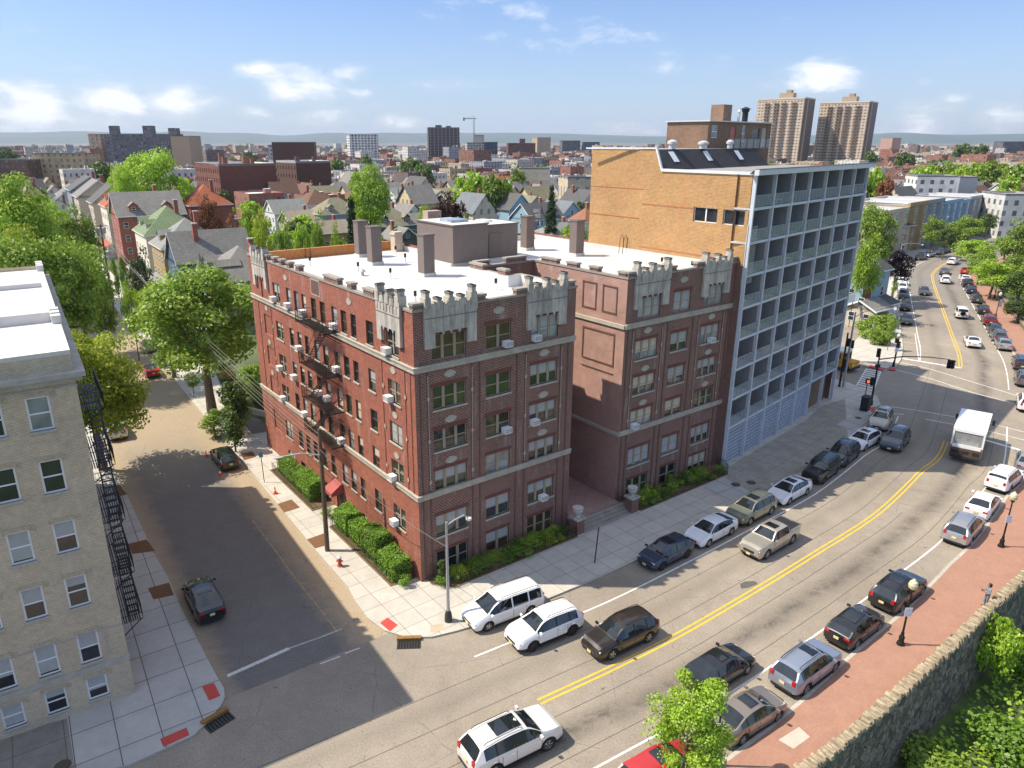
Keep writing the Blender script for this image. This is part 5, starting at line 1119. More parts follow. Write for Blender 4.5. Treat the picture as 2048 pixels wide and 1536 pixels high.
b=MB(); b.box(L0+.4,L0+1.4,-.8,.9,1.46,1.9,0); b.tube([(L0+.5,-.35,1.9),(L0+.5,-.35,2.5)],.22,8,1); b.tube([(L0+.5,.3,1.9),(L0+.55,.3,2.45)],.24,8,1); b.tube([(L0+.6,-.6,1.9),(L0+.6,.7,2.3)],.05,5,2); b.build('cargo',[plain('cargo_grey',(.35,.35,.33),.8,var=.4,scale=5),plain('cargo_brown',(.38,.24,.16),.8,var=.4,scale=5),chrome],TK)
for sg in (1,-1):
    b=MB(); b.box(L0-.06,L0-.031,sg*(w-.07)-.05,sg*(w-.07)+.05,1.3,1.5,0); b.build('taillight',lampr,TK); b=MB(); b.tube([(3.3,sg*w,2.0),(3.3,sg*(w+.25),2.0)],.02,4); b.box(3.22,3.3,sg*(w+.25)-.1,sg*(w+.25)+.1,1.7,2.2); b.build('mirror',ctrim,TK)
for wx in (-1.9,2.9):
    for sg in (1,-1):
        b=MB(); b.push(Matrix.Rotation(math.pi/2,4,'X')); b.lathe([(.3,-.15),(.45,-.15),(.48,0),(.45,.15),(.3,.16),(.1,.1)],20); b.pop(); b.build('wheel',rubber,TK,loc=(wx,sg*(w-.2),.48),rz=0 if sg<0 else math.pi)
# yellow school bus nose in the cross street
x,y=G(1672,735); BU=empty('school_bus',(x,y,.012),R(-54),'short yellow school bus waiting in the cross street behind the zebra crossing','bus')
b=MB(); b.box(-3.6,1.3,-1.15,1.15,.6,2.5,0); b.box(-3.6,1.3,-1.1,1.1,2.503,2.75,1); b.box(1.303,2.6,-.95,.95,.6,1.45,0); b.box(2.6,2.72,-1.05,1.05,.45,.75,2)
for z in (1.25,1.6,2.4): b.box(-3.6,1.2,-1.17,-1.151,z,z+.04,2); b.box(-3.6,1.2,1.151,1.17,z,z+.04,2)
b.build('body',[PAINT['yellow'],PAINT['white'],ctrim],BU)
b=MB(); b.box(1.302,1.32,-1.0,1.0,1.5,2.35,0); b.build('windshield',cglass,BU)
for k in range(5):
    for sg in (1,-1): b=MB(); y0=sorted((sg*1.152,sg*1.165)); b.box(-3.3+k*.9,-2.6+k*.9,y0[0],y0[1],1.7,2.3); b.build('side_window',cglass,BU)
for wx in (-2.4,1.9):
    for sg in (1,-1): b=MB(); b.push(Matrix.Rotation(math.pi/2,4,'X')); b.lathe([(.3,-.14),(.43,-.14),(.45,0),(.43,.14),(.3,.15),(.1,.1)],18); b.pop(); b.build('wheel',rubber,BU,loc=(wx,sg*(1.0),.45),rz=0 if sg<0 else math.pi)
for sg in (1,-1): b=MB(); b.box(2.6,2.65,sg*.7-.12,sg*.7+.12,.85,1.05); b.build('headlight',lampc,BU)
# ---------------------------------------------------------------- vegetation
import numpy as np
LM=dict(bright=leafmat('bright_leaves',(.21,.36,.03),(.34,.51,.045),(.48,.62,.085),.4),mid=leafmat('green_leaves',(.14,.24,.03),(.24,.36,.045),(.37,.48,.08),.42),yel=leafmat('yellow_green_leaves',(.26,.36,.025),(.38,.47,.04),(.50,.58,.07),.45),
 dark=leafmat('dark_leaves',(.04,.075,.015),(.07,.12,.025),(.12,.18,.04),.25),pine=leafmat('pine_needles',(.012,.03,.012),(.025,.055,.02),(.045,.085,.03),.1),copper=leafmat('copper_leaves',(.03,.012,.01),(.07,.03,.02),(.12,.06,.03),.2),purple=leafmat('purple_leaves',(.008,.006,.010),(.018,.010,.018),(.035,.018,.028),.1),
 orange=leafmat('orange_leaves',(.16,.05,.02),(.26,.10,.04),(.32,.16,.06),.3),hedge=leafmat('hedge_leaves',(.10,.21,.02),(.17,.32,.03),(.26,.42,.05),.3),far=leafmat('far_leaves',(.07,.12,.03),(.11,.18,.04),(.17,.25,.06),.25),olive=leafmat('olive_leaves',(.06,.075,.03),(.10,.12,.05),(.17,.18,.09),.2),flower=leafmat('yellow_flowers',(.30,.20,.01),(.45,.30,.03),(.5,.40,.05),.3))
bark=plain('bark',(.16,.125,.09),.95,var=.4,scale=4)
def leafmesh(name,pts,nrm,size,m,seed,asp=.7):
    """many small leaf faces; pts centre, nrm outward direction"""
    r=np.random.default_rng(seed); n=len(pts)
    d=nrm+r.normal(0,.55,(n,3)); d[:,2]+=.35; d/=np.linalg.norm(d,axis=1)[:,None]
    a=np.cross(d,r.normal(0,1,(n,3))); a/=np.linalg.norm(a,axis=1)[:,None]; b=np.cross(d,a)
    s=size*r.uniform(.6,1.3,(n,1)); t=s*asp
    V=np.stack([pts-a*s*.5,pts+b*t*.5+d*s*.08,pts+a*s*.5,pts-b*t*.5+d*s*.08],1).reshape(-1,3)
    me=bpy.data.meshes.new(name); me.vertices.add(4*n); me.vertices.foreach_set('co',V.ravel()); me.loops.add(4*n); me.loops.foreach_set('vertex_index',np.arange(4*n)); me.polygons.add(n); me.polygons.foreach_set('loop_start',np.arange(0,4*n,4)); me.update(calc_edges=True)
    u=np.repeat(np.clip(r.normal(.5,.22,n),0,1),4); ul=me.uv_layers.new(name='uv'); ul.data.foreach_set('uv',np.stack([u,u],1).ravel()); me.materials.append(m); return me
def clumps(seed,rx,rz,nc,cr,nl,shape='round',sq=1.0):
    r=np.random.default_rng(seed); P=[];Nn=[]
    C=[]
    while len(C)<nc:
        v=r.normal(0,1,3); v/=np.linalg.norm(v); k=r.uniform(.25,1)**.5
        c=np.array([v[0]*rx*k,v[1]*rx*k,v[2]*rz*k])
        f=1
        if shape=='cone': h=(c[2]+rz)/(2*rz); f=max(.08,1-h); c[:2]*=f*1.3
        elif shape=='column': c[:2]*=.9
        elif shape=='round' and c[2]<-rz*.55: continue
        C.append((c,cr*r.uniform(.6,1.35)*(.5+.5*f if shape=='cone' else 1)))
    per=max(1,nl//nc)
    for c,q in C:
        v=r.normal(0,1,(per,3)); v/=np.linalg.norm(v,axis=1)[:,None]; v[:,2]=np.where(r.random(per)<.6,np.abs(v[:,2]),v[:,2])
        rad=q*r.uniform(.55,1.05,(per,1)); p=c+v*rad*np.array([1,1,.75]); P.append(p); Nn.append(v)
    return np.concatenate(P),np.concatenate(Nn),C
def trunkmesh(seed,h,r0,C,nl=7):
    rr=random.Random(seed); b=MB(); pts=[(0,0,0)]
    for k in range(1,6): pts.append((rr.uniform(-.12,.12)*h*.1*k/2,rr.uniform(-.12,.12)*h*.1*k/2,h*k/5))
    b.tube(pts,[r0*1.25,r0,r0*.85,r0*.7,r0*.5,r0*.2],8)
    for c,q in rr.sample(C,min(nl,len(C))):
        k=rr.uniform(.35,.8); i=int(k*5); s=Vector(pts[i]).lerp(Vector(pts[min(i+1,5)]),k*5-i); e=Vector((c[0],c[1],c[2])); m=s.lerp(e,.5)+Vector((0,0,-.1*h*.3)); b.tube([s,m,e],[r0*.45,r0*.28,r0*.08],5)
    return b.mesh('trunk',bark)
TP={}
def treeproto(kind,mk,v=0):
    """kind -> (crown mesh, trunk mesh, radius, total height, crown bottom)"""
    key=(kind,mk,v)
    if key in TP: return TP[key]
    D=dict(big=(5.0,4.2,70,1.35,15000,.30,'round',11,3.0,.32),street=(4.2,4.3,66,1.2,18000,.25,'round',10,2.6,.28),med=(3.0,3.0,40,1.0,4500,.30,'round',7.5,1.6,.18),small=(1.5,1.9,22,.6,2600,.17,'round',4.6,1.0,.09),far=(4.5,3.8,40,1.5,1500,.85,'round',9,1.6,.3),cone=(2.6,6.0,130,.9,8000,.30,'cone',13,1.0,.2),column=(1.3,2.6,30,.7,2400,.22,'column',5.6,.3,.1),young=(2.3,3.1,50,.66,13000,.15,'round',7.0,1.2,.09),bush=(1.0,.8,14,.45,1100,.13,'column',1.6,0,.04),shrub=(2.0,1.3,30,.75,4200,.22,'column',2.6,0,.06))[kind]
    rx,rz,nc,cr,nl,sz,sh,ht,cb,r0=D; sd=hash(kind)%1 + len(kind)*31+ord(kind[0])*7+v*101
    P,Nv,C=clumps(sd,rx-cr*.6,rz-cr*.4,nc,cr,nl,sh); cz=ht-rz; P[:,2]+=cz; C=[(np.array([c[0],c[1],c[2]+cz]),q) for c,q in C]
    TP[key]=(leafmesh('crown',P,Nv,sz,LM[mk],sd+1),trunkmesh(sd,max(.4,ht-rz*.8),r0,C),rx,ht)
    return TP[key]
def tree(kind,mk,x,y,h=None,r=None,label='',cat='tree',name='tree',group=None,v=0,z=0,rz=None):
    c,t,rx,ht=treeproto(kind,mk,v); e=empty(name,(x,y,z),rnd.uniform(0,6.28) if rz is None else rz,label,cat,group); sz=(h or ht)/ht; sr=(r or rx*sz)/rx; e.scale=(sr,sr,sz)
    put('crown',c,e); put('trunk',t,e); return e
def tpx(kind,mk,px,ytop,Y,wpx,label,v=0,**kw):
    """tree seen at column px with its top at row ytop, standing Y metres ahead, crown wpx pixels wide"""
    h=ZY(ytop,Y); x=(px-CX)/1440*(Y*math.cos(TH)-(h*.68-H)*math.sin(TH)); r=wpx/2*(math.hypot(Y,H-h*.6))/1440*.98; return tree(kind,mk,x,Y,h,r,label,v=v,**kw)
def tg(kind,mk,px,py,ytop,wpx,label,**kw):
    x,y=G(px,py); h=ZY(ytop,y); return tree(kind,mk,x,y,h,wpx/2*math.hypot(y,H-h/2)/1440,label,**kw)
tg('street','mid',425,826,522,262,'tall leafy plane tree on the right pavement beside the curved planter',name='street_tree')
tpx('street','bright',330,560,90,120,'bright green tree leaning over the side street behind the plane tree',v=1,name='street_tree')
tree('street','bright',-51.5,79,12,4.6,'bright green tree behind the yellowish one touching the fire escapes',name='street_tree'); tree('street','yel',-36.3,61.9,13.8,5.2,'yellow green tree touching the fire escapes of the beige building',v=2,name='street_tree')
LT='large leafy tree at the far left, '
tpx('big','mid',95,460,84,230,LT+'behind the white roofs',v=0); tpx('big','bright',20,350,118,190,LT+'above the leftmost crowns',v=1); tpx('big','mid',150,480,100,150,LT+'nearest the utility pole'); tpx('big','bright',70,395,135,160,LT+'in front of the cone roofed house',v=1)
tpx('big','mid',-20,470,90,160,LT+'cut by the picture edge',v=1); tpx('med','mid',150,415,128,90,LT+'beside the red tiled roof'); tpx('big','yel',40,455,96,150,LT+'low and yellowish',v=1); tpx('big','bright',-10,410,110,140,LT+'behind the edge tree')
tpx('big','bright',296,295,205,140,'huge round bright tree behind the red tiled roof',v=0); tpx('big','bright',252,330,190,70,'smaller round tree left of the huge bright one',v=1)
tpx('med','olive',287,500,108,60,'grey green shrub tree in front of the slate roofed house'); tpx('column','hedge',246,500,128,16,'clipped green column beside the garden hedge'); tpx('column','hedge',230,505,132,14,'slim clipped green column left of the other'); tpx('bush','copper',316,572,104,26,'purple red shrub before the small grey porch',cat='shrub',name='shrub')
tpx('med','mid',205,555,96,50,'green tree behind the utility pole'); tpx('med','bright',262,565,98,40,'small bright tree left of the plane tree crown')
tpx('cone','pine',706,378,112,58,'dark pointed spruce behind the red brick building roof',name='spruce_tree'); tpx('cone','pine',1103,362,205,34,'dark pointed spruce between the grey gabled houses',name='spruce_tree')
tpx('big','bright',738,330,185,92,'tall airy light green tree behind the brown tiled house',v=1); tpx('med','copper',905,388,152,70,'dark copper coloured tree before the long gambrel roof'); tpx('med','copper',880,400,148,45,'second copper tree left of the larger one',v=1); tpx('med','orange',420,392,185,46,'orange leaved tree at the foot of the big brick block')
for i,(px,yt,Y,w,k,mk,l) in enumerate([(568,432,100,50,'med','mid','rounded green tree leftmost in the row behind the white roof'),(608,440,104,50,'med','bright','bright green tree second in the row behind the white roof'),(642,428,102,46,'med','mid','green tree left of the dark spruce'),(500,412,150,50,'med','bright','light green tree in front of the big brick block'),(530,420,140,46,'med','yel','yellowish tree before the big brick block'),(470,425,160,36,'small','orange','small reddish tree at the base of the brick block'),
  (680,452,100,40,'med','bright','low bright tree just right of the spruce'),(760,455,104,44,'med','bright','low bright tree behind the middle chimneys'),(790,462,98,40,'med','hedge','low green shrubbery behind the dark parapet'),(850,405,150,36,'med','bright','bright tree beside the copper tree'),(935,430,145,26,'med','mid','green tree right of the copper tree'),(940,335,262,70,'far','bright','bright round tree beyond the gambrel roofs'),(985,345,255,50,'far','mid','green tree right of the bright round tree'),(1010,350,258,40,'far','bright','small bright tree beside the pale building'),(1035,335,330,36,'far','mid','green tree above the cream wall'),
  (820,310,420,50,'far','far','green tree clump left of the construction crane'),(845,325,380,50,'far','far','dark green tree clump below the crane'),(735,305,500,30,'far','far','tree beside the black and white block'),(675,315,500,30,'far','far','tree right of the windowless brick hall'),(575,315,430,60,'far','far','tree before the windowless brick hall'),(600,318,420,40,'far','mid','tree right of the rooftop chimneys'),(500,300,600,36,'far','far','distant tree above the brick block'),(15,295,640,40,'far','far','distant tree at the left edge of the skyline'),(205,318,420,60,'far','far','tree below the long dark apartment slab'),(370,350,260,40,'far','bright','bright tree right of the huge round tree')]): tpx(k,mk,px,yt,Y,w,l,v=i%2)
tpx('big','mid',1745,405,135,92,'tall green tree behind the balcony building, beside the far pavement'); tpx('med','bright',1737,470,120,60,'lower green tree left of the purple tree'); tpx('med','purple',1795,498,141,66,'dark purple leaved tree over the parked cars',v=1)
for i,(px,yt,Y,w,k,mk,l) in enumerate([(1868,432,195,46,'med','mid','green tree before the pale blue row house'),(1893,455,190,40,'med','dark','dark green shrub below the row houses'),(1940,432,215,60,'med','mid','green tree at the end of the row houses'),(1975,425,225,40,'med','dark','dark tree beside the yellow brick house'),(1915,440,205,46,'med','mid','green tree in front of the grey row house'),
  (1950,478,172,80,'med','bright','light green tree right of the road bend, upper'),(1990,520,140,85,'med','bright','light green tree right of the road bend, lower'),(1965,500,155,60,'med','mid','green tree between the two light ones at the bend'),(2035,440,165,70,'med','mid','dark green tree at the right edge, upper'),(2045,540,135,70,'med','dark','dark green tree at the right edge, middle'),(2040,600,120,60,'med','dark','dark green tree at the right edge, lower'),(2015,470,190,50,'med','mid','green tree behind the parked car lot'),
  (1745,330,260,50,'far','bright','bright tree just right of the balcony building roof'),(1770,345,250,36,'far','orange','brownish tree beside the bright one'),(1850,325,330,60,'far','bright','green tree behind the white bay windowed block'),(1890,318,380,60,'far','mid','green tree above the white block'),(1940,322,370,60,'far','bright','wide green tree above the row roofs'),(1985,315,420,60,'far','mid','wide tree at upper right'),(2030,325,380,60,'far','mid','tree clump at the upper right edge'),(2020,345,300,50,'far','bright','bright tree above the white gable'),(1915,335,330,50,'far','bright','low green tree in front of the brown roofs'),(1810,300,600,40,'far','far','distant tree right of the far brick tower'),(1925,285,900,36,'far','far','skyline tree right of the towers'),(1960,285,950,30,'far','far','second skyline tree right of the towers'),(1740,300,700,30,'far','far','tree at the foot of the right tower')]): tpx(k,mk,px,yt,Y,w,l,v=i%2)
x,y=G(1362,1600); tree('young','bright',x,y,ZY(1340,y),1.95,'bright green young tree growing at the bottom edge beside the red car',name='street_tree')
tpx('small','mid',1782,640,103,20,'shrub beside the street lamp at the far corner')
tg('small','mid',388,790,745,30,'thin sapling in the pavement left of the plane tree',name='street_tree'); tg('small','mid',1785,600,555,14,'slim sapling on the far pavement',name='street_tree')
# dark climbing shrub at the far end of the sunlit wall
for i,(s,t,r,h,mk) in enumerate([(-2.3,32.5,1.7,7.5,'dark'),(-1.2,34.5,1.8,6.5,'mid'),(-3.2,30.2,1.2,4.5,'dark'),(-3.6,35.5,1.4,3.2,'mid')]): x,y=ST(s,t); tree('column',mk,x,y,h,r,'dark leafy shrub at the far end of the sunlit brick wall, '+['tallest','second tallest','nearest','lowest'][i],'shrub','shrub',v=i)
def hedge(poly,z0,z1,label,n,mk='hedge',seed=3,name='hedge',cat='hedge'):
    r=np.random.default_rng(seed); P=[];Nn=[]
    s0,s1=min(p[0] for p in poly),max(p[0] for p in poly); t0,t1=min(p[1] for p in poly),max(p[1] for p in poly)
    for _ in range(n):
        f=r.random(); s,t,z=r.uniform(s0,s1),r.uniform(t0,t1),r.uniform(z0,z1)
        if f<.5: z=z1+r.normal(0,.05); nn=(0,0,1)
        elif f<.75: s=s0+r.normal(0,.05); nn=(-1,0,0)
        elif f<.9: t=t0+r.normal(0,.05); nn=(0,-1,0)
        else: t=t1; nn=(0,1,0)
        z+=.12*math.sin(s*3.1+seed)*math.sin(t*2.3)+.1*math.sin(t*1.1+seed)
        P.append((*ST(s,t),z)); a=R(36.4); Nn.append((nn[0]*math.cos(a)-nn[1]*math.sin(a),nn[0]*math.sin(a)+nn[1]*math.cos(a),nn[2]))
    o=bpy.data.objects.new(name,leafmesh(name,np.array(P),np.array(Nn,float),.12,LM[mk],seed)); COL.objects.link(o); tag(o,label,cat)
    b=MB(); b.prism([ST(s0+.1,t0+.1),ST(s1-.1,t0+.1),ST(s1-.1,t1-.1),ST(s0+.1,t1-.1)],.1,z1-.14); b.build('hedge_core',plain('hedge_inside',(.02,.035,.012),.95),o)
hedge([(-1.7,.9),(-.25,3.2)],.2,1.75,'clipped green hedge block nearest the street corner',4200,seed=3); hedge([(-1.65,3.5),(-.25,6.0)],.2,2.3,'second clipped green hedge block from the street corner',5000,seed=4); hedge([(-1.5,6.6),(-.3,8.3)],.2,1.6,'small green hedge block between the larger ones',2500,seed=5); hedge([(-1.6,8.5),(-.25,10.6)],.2,2.0,'clipped green hedge block beside the side door railing',4200,seed=6)
hedge([(-1.6,15.6),(-.25,18.6)],.2,1.9,'far green hedge, block nearest the utility pole',4500,seed=7); hedge([(-1.5,19.0),(-.3,23.2)],.2,1.6,'far green hedge, long low block',5000,seed=8)
for i in range(76):
    wing=i%2; s=(1.0 if wing==0 else 20.4)+rnd.random()*11.6; t=-rnd.uniform(.5,1.7); x,y=ST(s,t); mk=rnd.choice(['mid','mid','dark','bright','yel','hedge']); tree('bush',mk,x,y,rnd.uniform(.5,1.2),rnd.uniform(.45,.9),'low leafy plant in the shaded front garden behind the iron fence','plant','garden_plant','plants in the front gardens',v=i%3,z=.12)
for i,(s,t) in enumerate([(-1.0,11.9),(-1.5,12.6),(-1.2,.3),(.9,-1.2)]): x,y=ST(s,t); tree('bush','hedge',x,y,.9,.6,['small plant at the foot of the iron railing','low plant by the side door path','leafy plant by the brick corner','plant in the corner of the shaded garden'][i],'plant','garden_plant',v=i%2,z=.12)
x,y=ST(1.1,-.9); tree('column','dark',x,y,2.1,.38,'small slim conifer in the garden corner behind the street lamp','shrub','shrub',z=.1)
for i,(px,py,r,h) in enumerate([(1735,675,1.9,2.6),(1758,668,2.2,3.0),(1760,690,1.6,2.2),(1748,655,1.5,2.6),(1770,655,1.5,2.4)]): x,y=G(px,py); tree('shrub','mid',x,y,h*1.1,r*1.35,'rounded dark green bush on the far corner lot, '+['leftmost','largest','nearest the kerb','rear left','rear right'][i],'shrub','shrub',v=i%3)
for i in range(9): x,y=SS(33+i*2.6,6.5+(i*37%5)*1.1); tree('shrub',['dark','dark','mid'][i%3],x,y,rnd.uniform(2,3.6),rnd.uniform(1.4,2.1),'dense dark shrub in the garden beyond the brick building','shrub','shrub','dense shrubs beyond the brick building',v=i%3)
hx,hy=SS(50,9)
for i in range(10): x,y=SS(38+i*3.3,6+rnd.uniform(0,4)); tree('bush',['mid','bright','flower','dark'][i%4],x,y,rnd.uniform(1,1.8),rnd.uniform(1,1.8),'garden bush beyond the end of the brick building','shrub','shrub','garden bushes beside the curved planter',v=i%3)
# ---------------------------------------------------------------- houses
def rf_(name,c,kind='shingle'):
    if kind=='tile': return brick(name,c,[v*.85 for v in c],[v*.55 for v in c],.35,.5,.05,big=.15)
    return brick(name,c,[v*.8 for v in c],[v*.7 for v in c],.5,.25,.02,big=.2)
RF=dict(grey=rf_('grey_shingle',(.22,.21,.19)),dgrey=rf_('dark_shingle',(.10,.10,.10)),slate=rf_('slate_shingle',(.25,.26,.24)),green=rf_('green_tile',(.20,.27,.14),'tile'),red=rf_('red_tile',(.42,.12,.05),'tile'),brown=rf_('brown_shingle',(.16,.085,.055)),olive=rf_('olive_shingle',(.24,.22,.14)),beige=rf_('beige_shingle',(.32,.27,.20)),bluegrey=rf_('blue_grey_shingle',(.17,.19,.21)),orange=rf_('orange_brown_shingle',(.30,.13,.07)))
def clap(name,c): return brick(name,c,[v*.95 for v in c],[v*.7 for v in c],4.0,.16,.012,big=.08)
WM=dict(white=clap('white_clapboard',(.68,.69,.68)),cream=clap('cream_siding',(.55,.49,.38)),blue=clap('blue_clapboard',(.07,.12,.22)),lblue=clap('light_blue_clapboard',(.28,.42,.52)),grey=clap('grey_clapboard',(.30,.32,.34)),brick=brick('house_brick',(.33,.08,.045),(.26,.06,.04),(.35,.22,.17),.25,.09,.01),tan=clap('tan_siding',(.38,.27,.14)),pink=clap('pale_pink_clapboard',(.60,.50,.52)),dark=clap('dark_siding',(.10,.12,.11)),stucco=plain('pale_stucco',(.62,.58,.50),.9,var=.1))
HN={}
def house(x,y,rot,w,d,he,hr,roof,wall,kind='gable',label='',porch=None,dorm=0,chim=1,tower=None,name='house',trim=None):
    """w along local x (ridge direction), d deep; front faces local -y"""
    e=empty(name,(x,y,0),rot,label,'house'); trm=trim or whitefr; b=MB(); X,Y=w/2,d/2; o=.45
    b.box(-X,X,-Y,Y,0,he,0,bot=False)
    rm=MB()
    def slab(P):
        rm.face(P,0)
    if kind in('gable','gambrel'):
        prof=[(-Y-o,he-.25),(0,hr),(Y+o,he-.25)] if kind=='gable' else [(-Y-o*.6,he-.1),(-Y*.62,he+(hr-he)*.68),(0,hr),(Y*.62,he+(hr-he)*.68),(Y+o*.6,he-.1)]
        for (a,z0),(c,z1) in zip(prof,prof[1:]): 
            rm.face([(-X-o,a,z0),(X+o,a,z0),(X+o,c,z1),(-X-o,c,z1)],0); rm.face([(-X-o,a,z0-.18),(-X-o,c,z1-.18),(X+o,c,z1-.18),(X+o,a,z0-.18)],0)
            for s in (-1,1): rm.face([(s*(X+o),a,z0),(s*(X+o),c,z1),(s*(X+o),c,z1-.3),(s*(X+o),a,z0-.3)],1)
        for s in (-1,1): b.face([(s*X,-Y,he)]+[(s*X,a*(.93 if abs(a)>.1 else 1),z-.19) for a,z in prof[::1]]+[(s*X,Y,he)],0)
        rm.box(-X-o,X+o,-Y-o-.1,-Y-o,he-.42,he-.26,1)
    else:
        rl=max(0,X-Y) if kind=='hip' else 0
        E=[(-X-o,-Y-o,he-.1),(X+o,-Y-o,he-.1),(X+o,Y+o,he-.1),(-X-o,Y+o,he-.1)]; Rr=[(-rl,0,hr),(rl,0,hr)]
        rm.face([E[0],E[1],Rr[1],Rr[0]],0); rm.face([E[1],E[2],Rr[1]],0); rm.face([E[2],E[3],Rr[0],Rr[1]],0); rm.face([E[3],E[0],Rr[0]],0)
        rm.box(-X-o,X+o,-Y-o,Y+o,he-.32,he-.101,1)
    b.build('wall',WM[wall],e); ro=rm.build('roof',[RF[roof],trm],e)
    nf=max(1,int(he/3.1)); gl=gdark
    for f in range(nf):
        z=.9+f*3.0
        if z+1.5>he: break
        nx=max(2,int(w/3)); ny=max(2,int(d/3.2))
        for k in range(nx): window(e,TR(-X+w*(k+.5)/nx-.5,-Y-.125,z),1.0,1.5,1,trm,gl)
        for k in range(ny): window(e,TR(-X-.125,Y-d*(k+.5)/ny+.5,z,-math.pi/2),1.0,1.5,1,trm,gl)
    if kind in('gable','gambrel'): window(e,TR(-X-.125,.5,he+.25,-math.pi/2),1.0,1.3,1,trm,gl)
    for k in range(dorm):
        dx=-X+w*(k+.5)/dorm; dm=MB(); zb=he+.25; yb=-Y+.7; zt=he+1.9
        dm.box(dx-.95,dx+.95,yb,yb+3,zb,zt,0,bot=False); dm.face([(dx-1.2,yb-.3,zt),(dx,yb-.3,zt+1.0),(dx,yb+4,zt+1.0),(dx-1.2,yb+4,zt)],1); dm.face([(dx+1.2,yb-.3,zt),(dx+1.2,yb+4,zt),(dx,yb+4,zt+1.0),(dx,yb-.3,zt+1.0)],1); dm.face([(dx-.95,yb,zt),(dx+.95,yb,zt),(dx,yb,zt+.85)],0)
        do=dm.build('dormer',[WM[wall],RF[roof]],e); window(do,TR(dx-.45,yb-.125,zb+.4),.9,1.1,1,trm,gl)
    if porch:
        p=MB(); pw_=w*.9; p.box(-pw_/2,pw_/2,-Y-2.6,-Y-.002,0,.6,0); p.face([(-pw_/2-.3,-Y-2.9,2.9),(pw_/2+.3,-Y-2.9,2.9),(pw_/2+.3,-Y-.0,3.9),(-pw_/2-.3,-Y-.0,3.9)],1); p.box(-pw_/2-.3,pw_/2+.3,-Y-2.9,-Y-2.75,2.7,2.88,0)
        for k in range(5): xx=-pw_/2+.1+k*(pw_-.2)/4; p.box(xx-.09,xx+.09,-Y-2.6,-Y-2.42,.6,2.75,0)
        p.build('porch',[trm,RF[porch]],e)
    if chim: c=MB(); c.box(X*.3,X*.3+.8,Y*.2,Y*.2+.8,he,hr+1.2,0); c.box(X*.3-.08,X*.3+.88,Y*.2-.08,Y*.2+.88,hr+1.2,hr+1.4,1); c.build('chimney',[WM['brick'],stone2],ro)
    if tower:
        tx,ty,tr_,th,tm,dome=tower; t=MB(); t.lathe([(tr_,0),(tr_,th)],8,(tx,ty),0); 
        prof=[(tr_+.35,th),(tr_*.55,th+1.4),(tr_*.2,th+3.0),(.02,th+4.2)] if not dome else [(tr_+.3,th),(tr_+.25,th+.3),(tr_*1.0,th+1.0),(tr_*.72,th+1.9),(tr_*.25,th+2.4),(.05,th+3.4)]
        t.lathe(prof,8 if not dome else 14,(tx,ty),1); to=t.build('turret',[WM[wall],RF[tm]],e)
        for k in range(4):
            a=-math.pi/2+(k-2)*math.pi/4-.39; window(to,TR(tx,ty)@Matrix.Rotation(a+math.pi/2,4,'Z')@TR(-.4,-tr_*.925-.125,th-2.1),.8,1.4,1,trm,gl)
    return e
SR=R(-56.2)
def sh(t,d,rt,w,dd,he,hr,*a,**k): x,y=SS(t,d); q=max(0,(t-85)*.045); return house(x,y,rt,w,dd,he+q,hr+q,*a,**k)
sh(88,17,SR,12,11,8.5,13.0,'grey','grey','hip',label='grey shingled hip roofed house with dormers nearest the brick building',porch='grey',dorm=2,tower=(-6,-5.0,1.6,7.5,'grey',False))
sh(104,16,SR-math.pi/2,13,9,8.5,13.5,'grey','blue','gable',label='dark blue clapboard house with a grey gable facing the street',porch='grey')
sh(99,30,SR,12,10,7,11.5,'dgrey','cream','gable',label='dark roofed house with three skylights behind the blue gable',dorm=0)
sh(121,16,SR,12,12,8.5,13.5,'slate','tan','hip',label='slate hip roofed tan house left of the blue gable',dorm=1,porch='slate')
sh(139,16,SR,14,12,8.5,13.8,'green','stucco','hip',label='cream house with a striped green tile roof',dorm=2,porch='green')
sh(163,16,SR+math.pi/2,15,12,9.5,14.5,'grey','brick','gable',label='red brick house with white trimmed grey gable and dormers',dorm=2)
sh(186,15,SR,13,12,9,14.5,'red','stucco','hip',label='house with a bright red tile hip roof',dorm=1,porch='red')
sh(180,34,SR,12,11,9,14,'red','brick','hip',label='second red tile roofed house behind the brick gable')
sh(205,14,SR,11,12,8,13,'dgrey','cream','gable',label='dark roofed cream house with a pointed green turret',tower=(-4,-5.5,1.8,8.5,'dgrey',False)); sh(222,12,SR,14,12,8,12.5,'grey','cream','gable',label='long grey roofed house left of the pointed turret'); sh(242,12,SR,14,12,8,12,'dgrey','grey','gable',label='dark roofed house at the far left beyond the trees')
GR=R(36.4)
def hp(px,py,zr,*a,**k): x,y=G(px,py,zr); return house(x,y,*a,**k)
hp(570,398,11,GR,12,10,7,11,'slate','white','gable',label='white house with pale grey metal roof before the big brick block')
hp(628,378,13,GR+math.pi/2,13,12,8,13,'brown','white','hip',label='white house with a brown hip roof and dormers',dorm=1,tower=None)
hp(668,395,12.5,GR,14,11,8,12.5,'olive','grey','hip',label='olive roofed house with a tall brick chimney left of the spruce',dorm=2)
hp(775,415,11.5,GR,14,11,7,11.5,'olive','dark','hip',label='olive roofed dark house right of the spruce',dorm=2)
hp(798,452,8,GR+math.pi/2,9,7,5,8,'grey','dark','gable',label='small gabled house close behind the rear parapet')
hp(800,375,13,GR,9,12,9,13,'slate','white','gable',label='white house with a pointed white turret',tower=(-4,-5.5,1.5,9.5,'slate',False)); hp(828,372,12.5,GR+math.pi/2,12,9,8,12.5,'bluegrey','lblue','gable',label='light blue gabled house right of the white turret')
hp(865,378,12,GR+math.pi/2,12,9,7,12,'olive','cream','gambrel',label='cream gambrel roofed house left of the copper tree'); hp(930,385,12,GR,20,10,7,12,'olive','dark','gambrel',label='long olive gambrel roofed house behind the copper tree')
